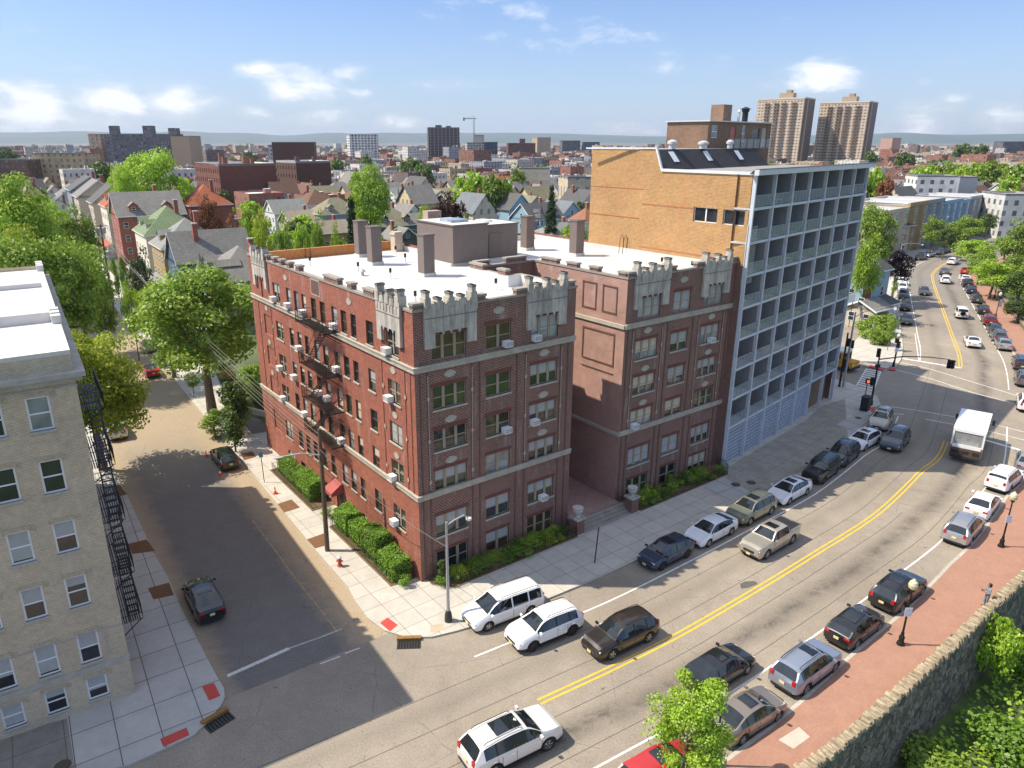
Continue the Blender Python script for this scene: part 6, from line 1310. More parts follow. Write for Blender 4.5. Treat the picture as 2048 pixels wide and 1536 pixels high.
hp(905,375,12,GR,18,10,7.5,12,'olive','grey','gambrel',label='second long gambrel roofed house behind the first')
hp(1018,385,13,GR+math.pi/2,13,10,8,13,'dgrey','lblue','gable',label='light blue house with a silver onion domed turret',tower=(6,5.2,1.9,8.5,'slate',True),porch='slate')
hp(1075,405,11.5,GR,13,11,7,11.5,'dgrey','lblue','gable',label='light blue house with a pointed turret and triangular gables',dorm=2,tower=(-3.5,-5.8,1.6,7.5,'dgrey',False))
hp(1120,400,11.5,GR+math.pi/2,12,10,7,11.5,'bluegrey','lblue','gable',label='blue house with a blue grey gable left of the pink house')
hp(1160,378,13,GR+math.pi/2,12,10,8,13,'dgrey','pink','gable',label='pale pink house with a steep dark gable and pink window',tower=None)
hp(1172,415,11.5,GR,7,7,8,11.5,'orange','white','pyramid',label='white turreted house with an orange brown pointed roof beside the orange wall')
hp(1120,445,7.5,GR,14,9,4.8,7.5,'slate','brick','hip',label='low brick garage with a pale grey hip roof')
hp(925,437,9,GR,14,11,6,9,'dgrey','grey','hip',label='low dark roofed house close behind the roof bulkhead')
hp(1040,355,12,GR,16,9,8,12,'bluegrey','white','gable',label='white gabled house behind the onion domed one'); hp(1000,352,11,GR,16,9,7,11,'red','cream','gable',label='house with a long red roof beyond the blue houses'); hp(955,350,11,GR,14,9,7,11,'slate','white','gable',label='white gabled house left of the long red roof'); hp(900,358,11,GR,20,9,7,11,'slate','cream','gable',label='long grey roofed house beyond the gambrel roofs')
hp(770,365,12,GR,14,10,8,12,'grey','white','gable',label='white gabled house behind the light green tree'); hp(1090,360,11,GR,12,9,7,11,'grey','grey','gable',label='grey gabled house beside the far spruce'); hp(660,440,8,GR,9,8,5,8,'beige','tan','gable',label='small tan roofed house among the trees'); hp(835,425,9,GR,12,9,6,9,'grey','cream','gable',label='grey roofed house left of the low dark roof')
hp(480,438,9,GR,13,9,6,9,'dgrey','grey','hip',label='low dark roofed house left of the big brick block'); hp(1130,372,11,GR,12,9,7,11,'bluegrey','cream','gable',label='cream gabled house right of the far spruce'); hp(600,420,9,GR,11,9,6,9,'beige','cream','gable',label='beige roofed house behind the green tree row')
hp(400,385,10,GR,12,9,7,10,'grey','brick','gable',label='grey gabled brick house right of the huge round tree'); hp(140,368,12,SR,14,11,8,12,'grey','white','gable',label='white house with a grey roof among the left trees'); hp(60,385,11,SR,14,11,7,11,'dgrey','grey','gable',label='grey house behind the leftmost trees')
hp(1713,505,11,GR,8,9,8.5,13,'dgrey','lblue','pyramid',label='light blue Victorian house right behind the balcony building',porch='dgrey'); hp(1738,596,4.6,GR,5,5,3.4,4.6,'grey','cream','gable',label='low pale porch building beside the far pavement',name='house'); hp(1775,425,11,GR,12,10,8,11,'brown','cream','gable',label='brown roofed house beside the tall green tree')
for i,(px,py,rf,wl2) in enumerate([(1820,345,'brown','cream'),(1910,350,'orange','white'),(1950,358,'brown','cream'),(2020,365,'dgrey','white'),(1790,352,'brown','grey'),(2045,375,'orange','cream')]): hp(px,py,12,R(20),14,10,8,12,rf,wl2,'gable',label='distant gabled house at upper right, %s'%['left of the white block','orange roofed','brown roofed beside it','dark roofed with white gable','nearest the tall green tree','at the very edge'][i])
# ---------------------------------------------------------------- larger blocks in the distance
def block(x,y,rot,w,d,h,wall,roof,label,name='apartment_building',cat='apartment building',par=.6,bulk=(),wins=None,frm=None,group=None,extra=None):
    e=empty(name,(x,y,0),rot,label,cat,group); b=MB(); hs=[];hl=[]
    if wins: 
        nx,nz,ww,wh=wins[:4]; fh=(h-1.0)/nz
        hs=[] if len(wins)>4 and wins[4]=='side' else [(w*(k+.5)/nx-ww/2,w*(k+.5)/nx+ww/2,.9+i*fh,.9+i*fh+wh) for k in range(nx) for i in range(nz)]; ny=max(2,int(nx*d/w)); hl=[(d*(k+.5)/ny-ww/2,d*(k+.5)/ny+ww/2,.9+i*fh,.9+i*fh+wh) for k in range(ny) for i in range(nz)]
    b.push(TR(-w/2,-d/2)); wallgrid(b,w,0,h,hs,.2); b.pop(); b.push(TR(-w/2,d/2,0,-math.pi/2)); wallgrid(b,d,0,h,hl,.2); b.pop()
    b.face([(w/2,-d/2,0),(w/2,d/2,0),(w/2,d/2,h),(w/2,-d/2,h)]); b.face([(w/2,d/2,0),(-w/2,d/2,0),(-w/2,d/2,h),(w/2,d/2,h)])
    b.build('wall',wall,e); r=MB(); r.face([(-w/2+.3,-d/2+.3,h-par),(w/2-.3,-d/2+.3,h-par),(w/2-.3,d/2-.3,h-par),(-w/2+.3,d/2-.3,h-par)]); 
    for a in ((-w/2,w/2,-d/2,-d/2+.3),(-w/2,w/2,d/2-.3,d/2),(-w/2,-w/2+.3,-d/2+.3,d/2-.3),(w/2-.3,w/2,-d/2+.3,d/2-.3)): r.box(a[0],a[1],a[2],a[3],h-par,h+.05)
    r.build('roof',roof,e)
    n=0
    for h_,M_ in [(q,TR(-w/2,-d/2)) for q in hs]+[(q,TR(-w/2,d/2,0,-math.pi/2)) for q in hl]:
        n+=1
        if n>98: break
        window(e,M_@TR(h_[0],0,h_[2]),h_[1]-h_[0],h_[3]-h_[2],1,frm or whitefr,gdark,None,.2)
    for (bx,by,bw_,bd_,bh) in bulk: q=MB(); q.box(bx,bx+bw_,by,by+bd_,h-par,h+bh); q.build('roof_bulkhead',wall if not isinstance(wall,list) else wall[0],e)
    return e
def bpx(x0,x1,yt,Y,d,rot,wall,roof,label,**k):
    w=(x1-x0)*Y/1520/max(.3,math.cos(rot)+abs(math.sin(rot))*d/max(1,(x1-x0)*Y/1520)); return block(XY((x0+x1)/2,yt,Y),Y,rot,w,d,ZY(yt,Y),wall,roof,label,**k)
pbr=brick('block_brick',(.17,.055,.038),(.12,.04,.03),(.22,.12,.09),.5,.2,.02,big=.25); dkb=brick('dark_block_brick',(.11,.05,.035),(.085,.04,.03),(.10,.06,.05),.5,.2,.02,big=.25)
e1=block(*G(478,418),GR,25,36,20.5,pbr,roofw,'four storey brick block with white parapets, long blank wall, left part',wins=(8,5,1.0,1.8,'side'),frm=blackfr,par=.9,bulk=((-8,-10,2,2,2.6),(3,-14,1.5,1.5,2),(6,5,3,3,2.5),(-4,8,1.5,1.5,4.2)))
e2=block(*G(612,405),GR,18,26,20.5,dkb,roofw,'four storey dark brick block with white parapets, right part',wins=(5,5,1.0,1.6,'side'),frm=blackfr,par=.9,bulk=((-6,-6,2,2,2),(2,-8,1.5,1.5,2)))
slabw=winwall('slab_facade',(.10,.10,.12),(.05,.05,.06),3.2,3.0,.6,.5); begw=winwall('beige_facade',(.42,.32,.22),(.08,.07,.06),4.5,3.0,.3,.5); twl=winwall('tower_facade_light',(.55,.43,.30),(.10,.08,.07),3.2,2.9,.55,.45,band=(.62,.54,.44)); twd=winwall('tower_facade_shaded',(.15,.12,.11),(.25,.25,.27),3.4,2.9,.3,.3); beg2=plain('beige_block',(.36,.27,.19),.9,var=.1)
def bar(x0,x1,yt,Y,label,wm,d=16,rot=0,roof=None,**k): return bpx(x0,x1,yt,Y,d,rot,wm,roof or plain('grey_flat_roof',(.3,.3,.29),.9),label,**k)
bar(212,362,268,690,'long dark grey apartment slab with three rooftop bulkheads on the left skyline',slabw,16,R(-6),bulk=((-30,-4,7,6,7),(2,-4,9,6,7),(26,-4,8,6,5)))
bar(185,214,268,700,'lit beige end wing of the long dark slab',begw,18,R(-6)); bar(350,392,272,680,'plain brown end wing of the long dark slab',beg2,22,R(-6))
bar(78,187,306,430,'six storey beige apartment block with fire escapes left of the round tree',winwall('tan_facade',(.40,.31,.18),(.12,.12,.13),3.6,3.0,.4,.55),16,R(-4)); bar(0,75,318,420,'low dark brick block at the left edge',winwall('brown_facade',(.14,.08,.06),(.05,.05,.05),3,3,.4,.5),16,R(-4))
bar(692,756,269,1000,'black and white checkered apartment tower on the skyline',winwall('check_facade',(.62,.62,.60),(.02,.02,.025),4.2,3.2,.6,.6),24,R(20)); bar(853,919,255,1000,'dark brown apartment tower left of the crane',winwall('brown_tower',(.09,.07,.075),(.30,.27,.25),5,3.4,.25,.5),26,R(8),bulk=((-10,-5,8,8,3),(4,-4,6,6,2))); bar(545,632,284,620,'windowless brown brick hall on the skyline',dkb,24,R(8)); bar(540,585,290,700,'low white and brown office block left of the brick hall',winwall('office_facade',(.5,.45,.42),(.10,.10,.12),3,3.4,.5,.5),16)
bar(1013,1070,286,1100,'low dark red brick block right of the crane',winwall('red_facade',(.15,.06,.05),(.05,.05,.05),4,3.2,.4,.4),24,R(5),bulk=((-2,-4,8,6,6),)); bar(1065,1100,275,1300,'small brown tower right of the red block',begw,24,R(20)); bar(1120,1160,281,1500,'distant grey brown towers on the right of centre',slabw,20,R(10)); bar(1165,1198,284,1500,'distant dark blue block left of the orange wall',winwall('blue_facade',(.05,.08,.14),(.03,.04,.06),4,3.4,.5,.5),20); bar(930,968,285,1050,'unfinished concrete block below the crane',winwall('frame_facade',(.45,.43,.40),(.12,.12,.12),4,3.2,.7,.6),20,R(10)); bar(965,995,284,1080,'dark blue unfinished block right of the crane',winwall('blue_facade',(.05,.08,.14),(.03,.04,.06),4,3.4,.5,.5),20); bar(948,968,270,1060,'concrete lift shaft beside the crane',plain('raw_concrete',(.42,.38,.32),.9),12)
for i,(x0,x1,yt) in enumerate([(1516,1630,199),(1634,1762,206)]):
    Y=800; x=XY((x0+x1)/2,yt,Y); nm='left' if i==0 else 'right'; h=ZY(yt,Y); e=empty('apartment_tower',(x,Y,0),R(38),'tall beige banded apartment tower on the right skyline, %s of the pair'%nm,'apartment tower')
    w,d=47,33; b=MB(); b.face([(-w/2,d/2,0),(-w/2,-d/2,0),(-w/2,-d/2,h),(-w/2,d/2,h)],0); b.face([(-w/2,-d/2,0),(w/2,-d/2,0),(w/2,-d/2,h),(-w/2,-d/2,h)],1); b.face([(w/2,-d/2,0),(w/2,d/2,0),(w/2,d/2,h),(w/2,-d/2,h)],1); b.face([(w/2,d/2,0),(-w/2,d/2,0),(-w/2,d/2,h),(w/2,d/2,h)],0); b.face([(-w/2,-d/2,h),(w/2,-d/2,h),(w/2,d/2,h),(-w/2,d/2,h)],2)
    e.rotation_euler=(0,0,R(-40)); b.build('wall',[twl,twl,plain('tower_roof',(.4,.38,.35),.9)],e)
    b=MB(); b.box(-w/2+3,w/2+.3,d/2-.0,d/2+.2,0,h-.1,0); b.box(w/2+.001,w/2+.5,-d/2,d/2,0,h,0); b.build('shaded_face',twd,e)  # sides away from the sun: shade painted in as a darker facade
    for k in range(22):
        z=4+k*(h-6)/22
        for bx in (-13,-4,4,14): 
            key='towbal'
            if key not in WC: q=MB(); q.box(-2.4,2.4,-1.5,0,0,1.1); WC[key]=q.mesh('balcony',plain('balcony_brown',(.20,.14,.10),.8))
            put('balcony',WC[key],e,(bx,-d/2-.01,z))
    b=MB(); b.box(-6,8,-5,5,h,h+6); b.box(0,5,-3,3,h+6,h+9); b.build('roof_bulkhead',beg2,e); b=MB(); b.box(w/2+.52,w/2+1.2,-d/2+7,-d/2+10,0,h); b.build('pier',plain('tan_pier',(.5,.33,.2),.9),e); b=MB(); b.box(-w/2-.3,w/2+.6,-d/2-.3,d/2+.3,h-.5,h+.8); b.build('parapet',plain('tower_parapet',(.62,.58,.50),.9),e)
bar(1767,1798,276,1500,'distant pink brown tower right of the two tall towers',winwall('pink_facade',(.42,.26,.20),(.20,.14,.12),5,3.2,.3,.5),26,R(25)); bar(1998,2045,283,1300,'distant brown building on the right skyline',slabw,24)
# row houses along the far left side of the avenue
ra,rb=G(1786,512),G(1992,455); RA=math.atan2(rb[1]-ra[1],rb[0]-ra[0]); rl_=math.dist(ra,rb)
def rowb(f0,f1,h,wl3,label,n,roofc=None,setb=0):
    w=rl_*(f1-f0); c=(f0+f1)/2; x=ra[0]+(rb[0]-ra[0])*c-math.sin(RA)*(8+setb); y=ra[1]+(rb[1]-ra[1])*c+math.cos(RA)*(8+setb)
    e=block(x,y,RA,w-.15,16,h,wl3,roofc or plain('pale_flat_roof',(.5,.5,.5),.8),label,wins=(n,4,1.0,1.7),cat='row house',name='row_house'); bb=MB()
    for k in range(max(1,int(w/6))):
        cx=-w/2+w*(k+.5)/max(1,int(w/6)); bb.prism([(cx-1.8,-8.0),(cx-1.1,-9.0),(cx+1.1,-9.0),(cx+1.8,-8.0)],1,h-.8)
    bb.box(-w/2,w/2,-8.5,-7.9,h-.75,h+.3); bo=bb.build('bay_front',wl3,e)
    for k in range(max(1,int(w/6))):
        cx=-w/2+w*(k+.5)/max(1,int(w/6))
        for q in range(4): window(bo,TR(cx-.8,-9.13,1.6+q*(h-1.5)/4),1.6,1.7,2,whitefr,gdark,None,.12,mw=.12)
rowb(-.22,.05,12.5,plain('cream_render',(.50,.43,.33),.9),'cream rendered block with blank wall beside the row houses',2)
rowb(.05,.20,13.5,WM['tan'],'tall brown brick row house with bay windows',3); rowb(.20,.34,13.5,WM['grey'],'tall pale grey row house with arched windows beside the brown one',3); rowb(.34,.52,12.5,WM['lblue'],'pale blue row house with balconies',4); rowb(.52,.60,12,WM['lblue'],'narrow light blue row house',2); rowb(.60,.72,12.5,WM['grey'],'dark grey row house with bay windows',3); rowb(.72,.80,12.5,WM['dark'],'dark green grey row house at the end of the row',2); rowb(.86,1.02,11,brick('yellow_brick',(.60,.40,.18),(.52,.34,.15),(.4,.3,.2)),'yellow brick corner house with white windows',3); rowb(1.03,1.3,10,WM['grey'],'grey stone row house right of the yellow brick house',5)
bar(1822,1905,350,300,'white block with bay windows behind the row houses',winwall('white_facade',(.68,.66,.62),(.10,.11,.13),3.6,3.2,.4,.5),12,R(-8)); bar(1905,1945,352,310,'grey sided block behind the row houses',plain('grey_side',(.3,.32,.34),.9),12,R(-8)); bar(1120,1190,352,300,'cream stone church like hall with tall arched windows',winwall('church_facade',(.52,.44,.31),(.16,.17,.19),4,7,.35,.6),14,R(10)); bar(1037,1103,335,345,'cream painted warehouse with peeling mural marks',plain('cream_wall',(.60,.52,.38),.9,var=.25,scale=.3),14,R(-6)); bar(1985,2060,385,240,'long pale low building at the right edge',winwall('pale_row',(.55,.55,.52),(.1,.11,.13),3.2,3.2,.4,.5),14,R(-6))
# crane
x=XY(948,285,1080); e=empty('construction_crane',(x,1080,0),0,'thin tower crane standing above the unfinished block','crane'); b=MB(); hz=ZY(238,1080)
for sx in (-.9,.9): b.tube([(sx,0,0),(sx,0,hz)],.3,4)
k=0
while k<hz-3: b.tube([(-.9,0,k),(.9,0,k+3)],.2,4); k+=3
b.build('mast',plain('crane_steel',(.12,.12,.13),.6),e); b=MB(); b.box(-14,4,-.5,.5,hz,hz+.9); b.box(-15,-13,-.8,.8,hz-2.5,hz+2); b.tube([(0,0,hz+4),(-12,0,hz+.8)],.15,4); b.tube([(0,0,hz),(0,0,hz+4)],.3,4); b.build('jib',plain('crane_steel',(.12,.12,.13),.6),e)
# ---------------------------------------------------------------- the city beyond
PAL=[((.22,.10,.07),'brown brick'),((.30,.13,.09),'red brick'),((.40,.32,.22),'tan brick'),((.48,.45,.40),'pale grey'),((.60,.57,.52),'off white'),((.16,.12,.11),'dark brown'),((.45,.36,.27),'beige'),((.28,.30,.33),'slate grey')]
RO=[('white',plain('city_roof_white',(.72,.72,.72),.7,var=.1,scale=.1)),('grey',plain('city_roof_grey',(.30,.30,.30),.85,var=.2,scale=.1)),('black',plain('city_roof_black',(.09,.09,.09),.85,var=.2,scale=.1))]
CWM=[winwall('city_wall_%d'%i,c,(.05,.05,.06),2.8+.3*(i%3),3.1,.36,.48) for i,(c,n_) in enumerate(PAL)]
PRO=[]
def citybox(b,x,y,rot,w,d,h,mw,mr,rr):
    b.push(TR(x,y,0,rot)); b.box(-w/2,w/2,-d/2,d/2,0,h,mw,mr,bot=False)
    for a in ((-w/2,w/2,-d/2,-d/2+.4),(-w/2,-w/2+.4,-d/2+.4,d/2),(w/2-.4,w/2,-d/2+.4,d/2),(-w/2+.4,w/2-.4,d/2-.4,d/2)): b.box(a[0],a[1],a[2],a[3],h+.003,h+.7,mw,bot=False)
    for k in range(rr.randint(1,3)): cx,cy=rr.uniform(-w*.35,w*.3),rr.uniform(-d*.35,d*.3); q=rr.uniform(.8,2.6); b.box(cx,cx+q,cy,cy+q,h+.01,h+rr.uniform(1,2.8),mw,mr,bot=False)
    b.pop()
r5=random.Random(11)
for i in range(24):
    b=MB(); w=r5.uniform(10,22); d=r5.uniform(12,20); h=r5.uniform(8.5,13.5); ci=i%8; ri=(i*5+i//8)%3; citybox(b,0,0,0,w,d,h,0,1,r5); me=b.mesh('city_building',[CWM[ci],RO[ri][1]]); PRO.append((me,w,d,'low flat roofed %s building with a %s roof in the distant city'%(PAL[ci][1],RO[ri][0]),PAL[ci][1]))
occ=[(o.location.x,o.location.y,13) for o in bpy.data.objects if o.parent is None and o.get('category') in ('house','apartment building','apartment tower','row house') and o.location.y>100]
def free(x,y,r):
    if any((x-a)**2+(y-b_)**2<(r+c)**2*.8 for a,b_,c in occ): return False
    n=near(x,y); 
    return n[0]>13+r and not (n[3]>0 and y<520)
def grid2(fn,Y0,Y1,st):
    y=Y0
    while y<Y1:
        xw_=y*.80+40; x=-y*.72-40
        while x<xw_: fn(x+r5.uniform(-3,3),y+r5.uniform(-3,3)); x+=st
        y+=st*.95
n_=[0]
def f1_(x,y):
    if n_[0]>=290 or not free(x,y,9): return
    me,w,d,l,g_2=PRO[r5.randrange(24)]; o=put('city_building',me,None,(x,y,0),R(36.4 if r5.random()<.7 else -53.6)); s=r5.uniform(.8,1.15); o.scale=(s,s,r5.uniform(.8,1.2)); tag(o,l,'building',l.replace('low flat','flat')); occ.append((x,y,9)); n_[0]+=1
HP=[]
for i in range(12):
    b=MB(); w=[8,9,10,8.5][i%4]; d=[10,12,9,11][i%4]; he=[6.5,7.5,7][i%3]; hr=he+[4,4.8,3.6][i%3]; X,Y=w/2,d/2; b.box(-X,X,-Y,Y,0,he,0,bot=False); o_=.5
    if i%3<2:
        b.face([(-X-o_,-Y-o_,he-.2),(0,-Y-o_,hr),(0,Y+o_,hr),(-X-o_,Y+o_,he-.2)],1); b.face([(0,-Y-o_,hr),(X+o_,-Y-o_,he-.2),(X+o_,Y+o_,he-.2),(0,Y+o_,hr)],1); b.face([(-X,-Y,he),(X,-Y,he),(0,-Y,hr-.3)],0); b.face([(X,Y,he),(-X,Y,he),(0,Y,hr-.3)],0); b.box(-.9,.9,-Y-1.2,-Y,0,he*.45,2)
    else:
        E=[(-X-o_,-Y-o_,he),(X+o_,-Y-o_,he),(X+o_,Y+o_,he),(-X-o_,Y+o_,he)]; A1,B1=(0,-Y*.35,hr),(0,Y*.35,hr); b.face([E[0],E[1],A1],1); b.face([E[1],E[2],B1,A1],1); b.face([E[2],E[3],B1],1); b.face([E[3],E[0],A1,B1],1); b.box(-.8,.8,-Y+.3,-Y+2.5,he+.2,he+1.8,2)
    b.box(X*.4,X*.4+.7,0,.7,he,hr+1.0,3); cn,cc=[('white',(.66,.67,.66)),('cream',(.55,.49,.38)),('light blue',(.30,.42,.52)),('grey',(.33,.34,.35)),('pale yellow',(.58,.50,.30)),('dull green',(.28,.32,.25))][i%6]; rn,rm_=[('grey','grey'),('dark','dgrey'),('blue grey','bluegrey'),('brown','brown'),('olive','olive')][i%5]
    HP.append((b.mesh('house',[winwall('hwall_'+cn.replace(' ','_'),cc,(.06,.06,.07),2.6,3.1,.35,.45),RF[rm_],whitefr,WM['brick']]),'%s house with a %s %s roof in the packed streets beyond'%(cn,rn,'gabled' if i%3<2 else 'hipped')))
def f0_(x,y):
    if n_[0]>=215 or not free(x,y,5.2): return
    q=975+1440*x/(y*.948+8)
    if y<325 and 385<q<665: return
    me,l=HP[r5.randrange(12)]; o=put('house',me,None,(x,y,0),R(36.4+90*r5.randrange(2))); s=r5.uniform(.9,1.15); o.scale=(s,s,s*r5.uniform(.9,1.15)); tag(o,l,'house',l.replace(' in the packed streets beyond','s').replace(' house',' houses',1)); occ.append((x,y,5.2)); n_[0]+=1
grid2(f0_,205,400,14.5)
n_[0]=0
grid2(f1_,300,560,27)
S=MB(); trp=[]
def f2_(x,y):
    if not free(x,y,8) : return
    q=r5.random()
    if q<.22: trp.append((x,y)); return
    citybox(S,x,y,R(36.4 if r5.random()<.7 else -53.6),r5.uniform(9,24),r5.uniform(10,20),r5.uniform(7,14) if r5.random()<.94 else r5.uniform(15,24),r5.randrange(8),8+r5.choice([0,0,1,1,2]),r5)
occ=[o for o in occ if o[1]>480 or o[1]<0]+[(x,y,c) for x,y,c in occ if 400<y<600]
grid2(f2_,575,1300,34); grid2(f2_,1300,3400,62)
so_=S.build('distant_city',CWM+[r[1] for r in RO]); tag(so_,'countless low roofs of the city reaching the horizon','city',None,'stuff')
fc_=treeproto('far','far',0)[0]
# tree masses between the far roofs
pts=[];nn=[]
rg=np.random.default_rng(5)
for x,y in trp:
    m=60 if y<1300 else 40; v=rg.normal(0,1,(m,3)); v/=np.linalg.norm(v,axis=1)[:,None]; v[:,2]=np.abs(v[:,2]); k=6.5 if y<1300 else 13; pts.append(np.array([x,y,4])+v*np.array([k,k,7])); nn.append(v)
o=bpy.data.objects.new('distant_trees',leafmesh('distant_trees',np.concatenate(pts),np.concatenate(nn),3.0,LM['far'],9)); COL.objects.link(o); tag(o,'dark green tree crowns scattered between the distant roofs','trees',None,'stuff')
cnt=0
for _ in range(900):
    y=rnd.uniform(150,560); x=rnd.uniform(-y*.7,y*.75)
    if cnt<110 and free(x,y,3.0): 
        mk=rnd.choice(['far','mid','bright','far']); tree('far',mk,x,y,rnd.uniform(7,11),rnd.uniform(3.5,5.5),{'far':'dull green','mid':'green','bright':'light green'}[mk]+' rounded tree among the distant houses','tree','tree',{'far':'dull green','mid':'green','bright':'light green'}[mk]+' trees among the distant houses',v=cnt%2); occ.append((x,y,3)); cnt+=1
# lawn sheets between the houses, hills on the horizon
b=MB(); b.face([(*SS(36,5),.02),(*SS(260,5),.02),(*SS(260,120),.02),(90,190,.02),(45,108,.02),(*ST(34,30),.02),(*ST(0,31),.02)][::-1]); struct(b.build('garden_lawn',plain('garden_green',(.085,.11,.045),.95,var=.5,scale=.15)))
b=MB(); V=[]
prev=None
for k in range(121):
    a=-60+k; D=15000; z=120+60*noise.noise(Vector((a*.09,1.3,0)))+40*noise.noise(Vector((a*.3,7,0)))+(40 if a<5 else 0)*max(0,1-max(0,a+5)/10); x_,y_=math.sin(R(a))*D,math.cos(R(a))*D; cur=((x_*.9,y_*.9,-30),(x_*.94,y_*.94,z*.55+10),(x_,y_,z+25))
    if prev: b.face([prev[0],cur[0],cur[1],prev[1]]); b.face([prev[1],cur[1],cur[2],prev[2]])
    prev=cur
struct(b.build('hills',plain('hill_forest',(.035,.075,.06),.95,var=.4,scale=.002)))
# ---------------------------------------------------------------- park wall
def f_stone(N,p,nt):
    tc=N('ShaderNodeTexCoord'); w=N('ShaderNodeTexNoise',{'Vector':tc.outputs['Object'],'Scale':1.5,'Detail':3.0})
    vm=N('ShaderNodeMixRGB',{0:.12,1:tc.outputs['Object'],2:w.outputs[1]})
    v=N('ShaderNodeTexVoronoi',{'Vector':vm.outputs[0],'Scale':2.6}); e=N('ShaderNodeTexVoronoi',{'Vector':vm.outputs[0],'Scale':2.6},feature='DISTANCE_TO_EDGE')
    cr=N('ShaderNodeValToRGB',{0:N('ShaderNodeSeparateXYZ',{0:v.outputs['Color']}).outputs[0]}); cr.color_ramp.elements[0].color=(.07,.065,.055,1); cr.color_ramp.elements[1].color=(.26,.22,.17,1)
    n=N('ShaderNodeTexNoise',{'Vector':tc.outputs['Object'],'Scale':5.0,'Detail':6.0}); r=N('ShaderNodeMapRange',{0:n.outputs[0],1:.3,2:.7,3:.6,4:1.35})
    c=N('ShaderNodeMixRGB',{0:1.0,1:cr.outputs[0],2:r.outputs[0]},blend_type='MULTIPLY').outputs[0]
    k=N('ShaderNodeMath',{0:e.outputs[0],1:.03},operation='LESS_THAN'); c=N('ShaderNodeMixRGB',{0:k.outputs[0],1:c,2:(.05,.045,.04,1)}).outputs[0]
    nt.links.new(c,p.inputs['Base Color']); p.inputs['Roughness'].default_value=.95
    b=N('ShaderNodeBump',{'Height':e.outputs[0],'Strength':.6,'Distance':.08}); nt.links.new(b.outputs[0],p.inputs['Normal'])
stw=mat('rubble_stone',f_stone); caps=plain('weathered_cap_stone',(.33,.27,.18),.95,var=.5,scale=3.5)
w0,w1_=20,ARC[-1]-3; b=MB(); N_=int((w1_-w0)/2); pr_=None
for i in range(N_+1):
    s=w0+(w1_-w0)*i/N_; a=onarc(s,WALLD-.3); c=onarc(s,WALLD+.35); d=onarc(s,WALLD+.9)
    cur=((a[0],a[1],.1),(a[0],a[1],.75),(c[0],c[1],.75),(d[0],d[1],-6.5))
    if pr_: 
        for j in range(3): b.face([pr_[j],cur[j],cur[j+1],pr_[j+1]])
    pr_=cur
wal=b.build('wall_body',stw); e=empty('stone_wall',(0,0,0),0,'long curved rubble stone retaining wall with jagged cap stones beside the red pavement','wall'); wal.parent=e
b=MB(); s=w0; r6=random.Random(3)
while s<w1_:
    L=r6.uniform(.13,.30); x,y,a=onarc(s,WALLD+.02); h=r6.uniform(.12,.38); b.push(TR(x,y,.7,a+R(r6.uniform(-8,8)))); wd=r6.uniform(.26,.40); t=r6.uniform(-.05,.05)
    i=b.add([(0,-wd,0),(L,-wd,0),(L,wd,0),(0,wd,0),(.02,-wd+.05,h),(L-.03,-wd+.04+t,h*.85),(L-.02,wd-.05,h*.95+t),(.03,wd-.06,h*.8)])
    for q in [(0,1,5,4),(1,2,6,5),(2,3,7,6),(3,0,4,7),(4,5,6,7)]: b.f.append(tuple(i+j for j in q)); b.m.append(0)
    b.pop(); s+=L+(.0 if s<160 else .2)
b.build('cap_stones',caps,e)
# park planting under the wall
def pp(s,d,z): x,y,_=onarc(s,d); return x,y
for i in range(60):
    s=r6.uniform(72,135); d=WALLD+r6.uniform(2.2,16); x,y=pp(s,d,0); zz=-3.9-(d-WALLD)*.16
    mk=r6.choice(['bright','bright','mid','hedge']); tree('shrub',mk,x,y,r6.uniform(2.0,4.2),r6.uniform(1.6,3.0),('bright' if mk!='mid' else 'darker')+' green bush on the slope below the stone wall','shrub','park_shrub',('bright' if mk!='mid' else 'darker')+' bushes below the wall',v=i%3,z=zz)
r7=np.random.default_rng(8); P=[];Q=[]
for _ in range(26000):
    s=r7.uniform(66,140); d=WALLD+r7.uniform(1.2,22); x,y,_a=onarc(s,d); P.append((x,y,-3.65-(d-WALLD)*.165+r7.uniform(0,.7)+.5*noise.noise(Vector((x*.3,y*.3,0))))); Q.append((r7.normal(0,.4),r7.normal(0,.4),1))
o=bpy.data.objects.new('ground_cover',leafmesh('ground_cover',np.array(P),np.array(Q),.30,LM['bright'],12)); COL.objects.link(o); tag(o,'bright green weeds and ground cover on the park slope below the wall','ground cover',None,'stuff')
x,y,_=onarc(near(*G(2000,1262,.13))[1],WALLD+1.0); tree('shrub','bright',x,y,4.6,1.7,'bright green bush climbing over the stone wall beside the person','shrub','park_shrub',z=-3.4)
for i,(s,d,k,h,r) in enumerate([(150,17,'big',12,5),(163,19,'big',11,5),(176,16,'big',12,5),(190,18,'big',11,5),(205,17,'big',12,5),(220,19,'big',12,5),(236,17,'big',12,5),(160,34,'far',13,6),(185,36,'far',13,6),(210,36,'far',13,6),(235,36,'far',13,6),(260,30,'far',13,6),(255,17,'big',11,5),(275,18,'far',11,5),(250,50,'far',14,6),(280,45,'far',14,6),(300,25,'far',12,6),(310,45,'far',14,6)]):
    x,y=pp(s,d,0); tree(k,['mid','dark','mid'][i%3],x,y,h,r,'park tree beyond the stone wall on the right','tree','park_tree','park trees beyond the wall',v=i%2,z=-5)
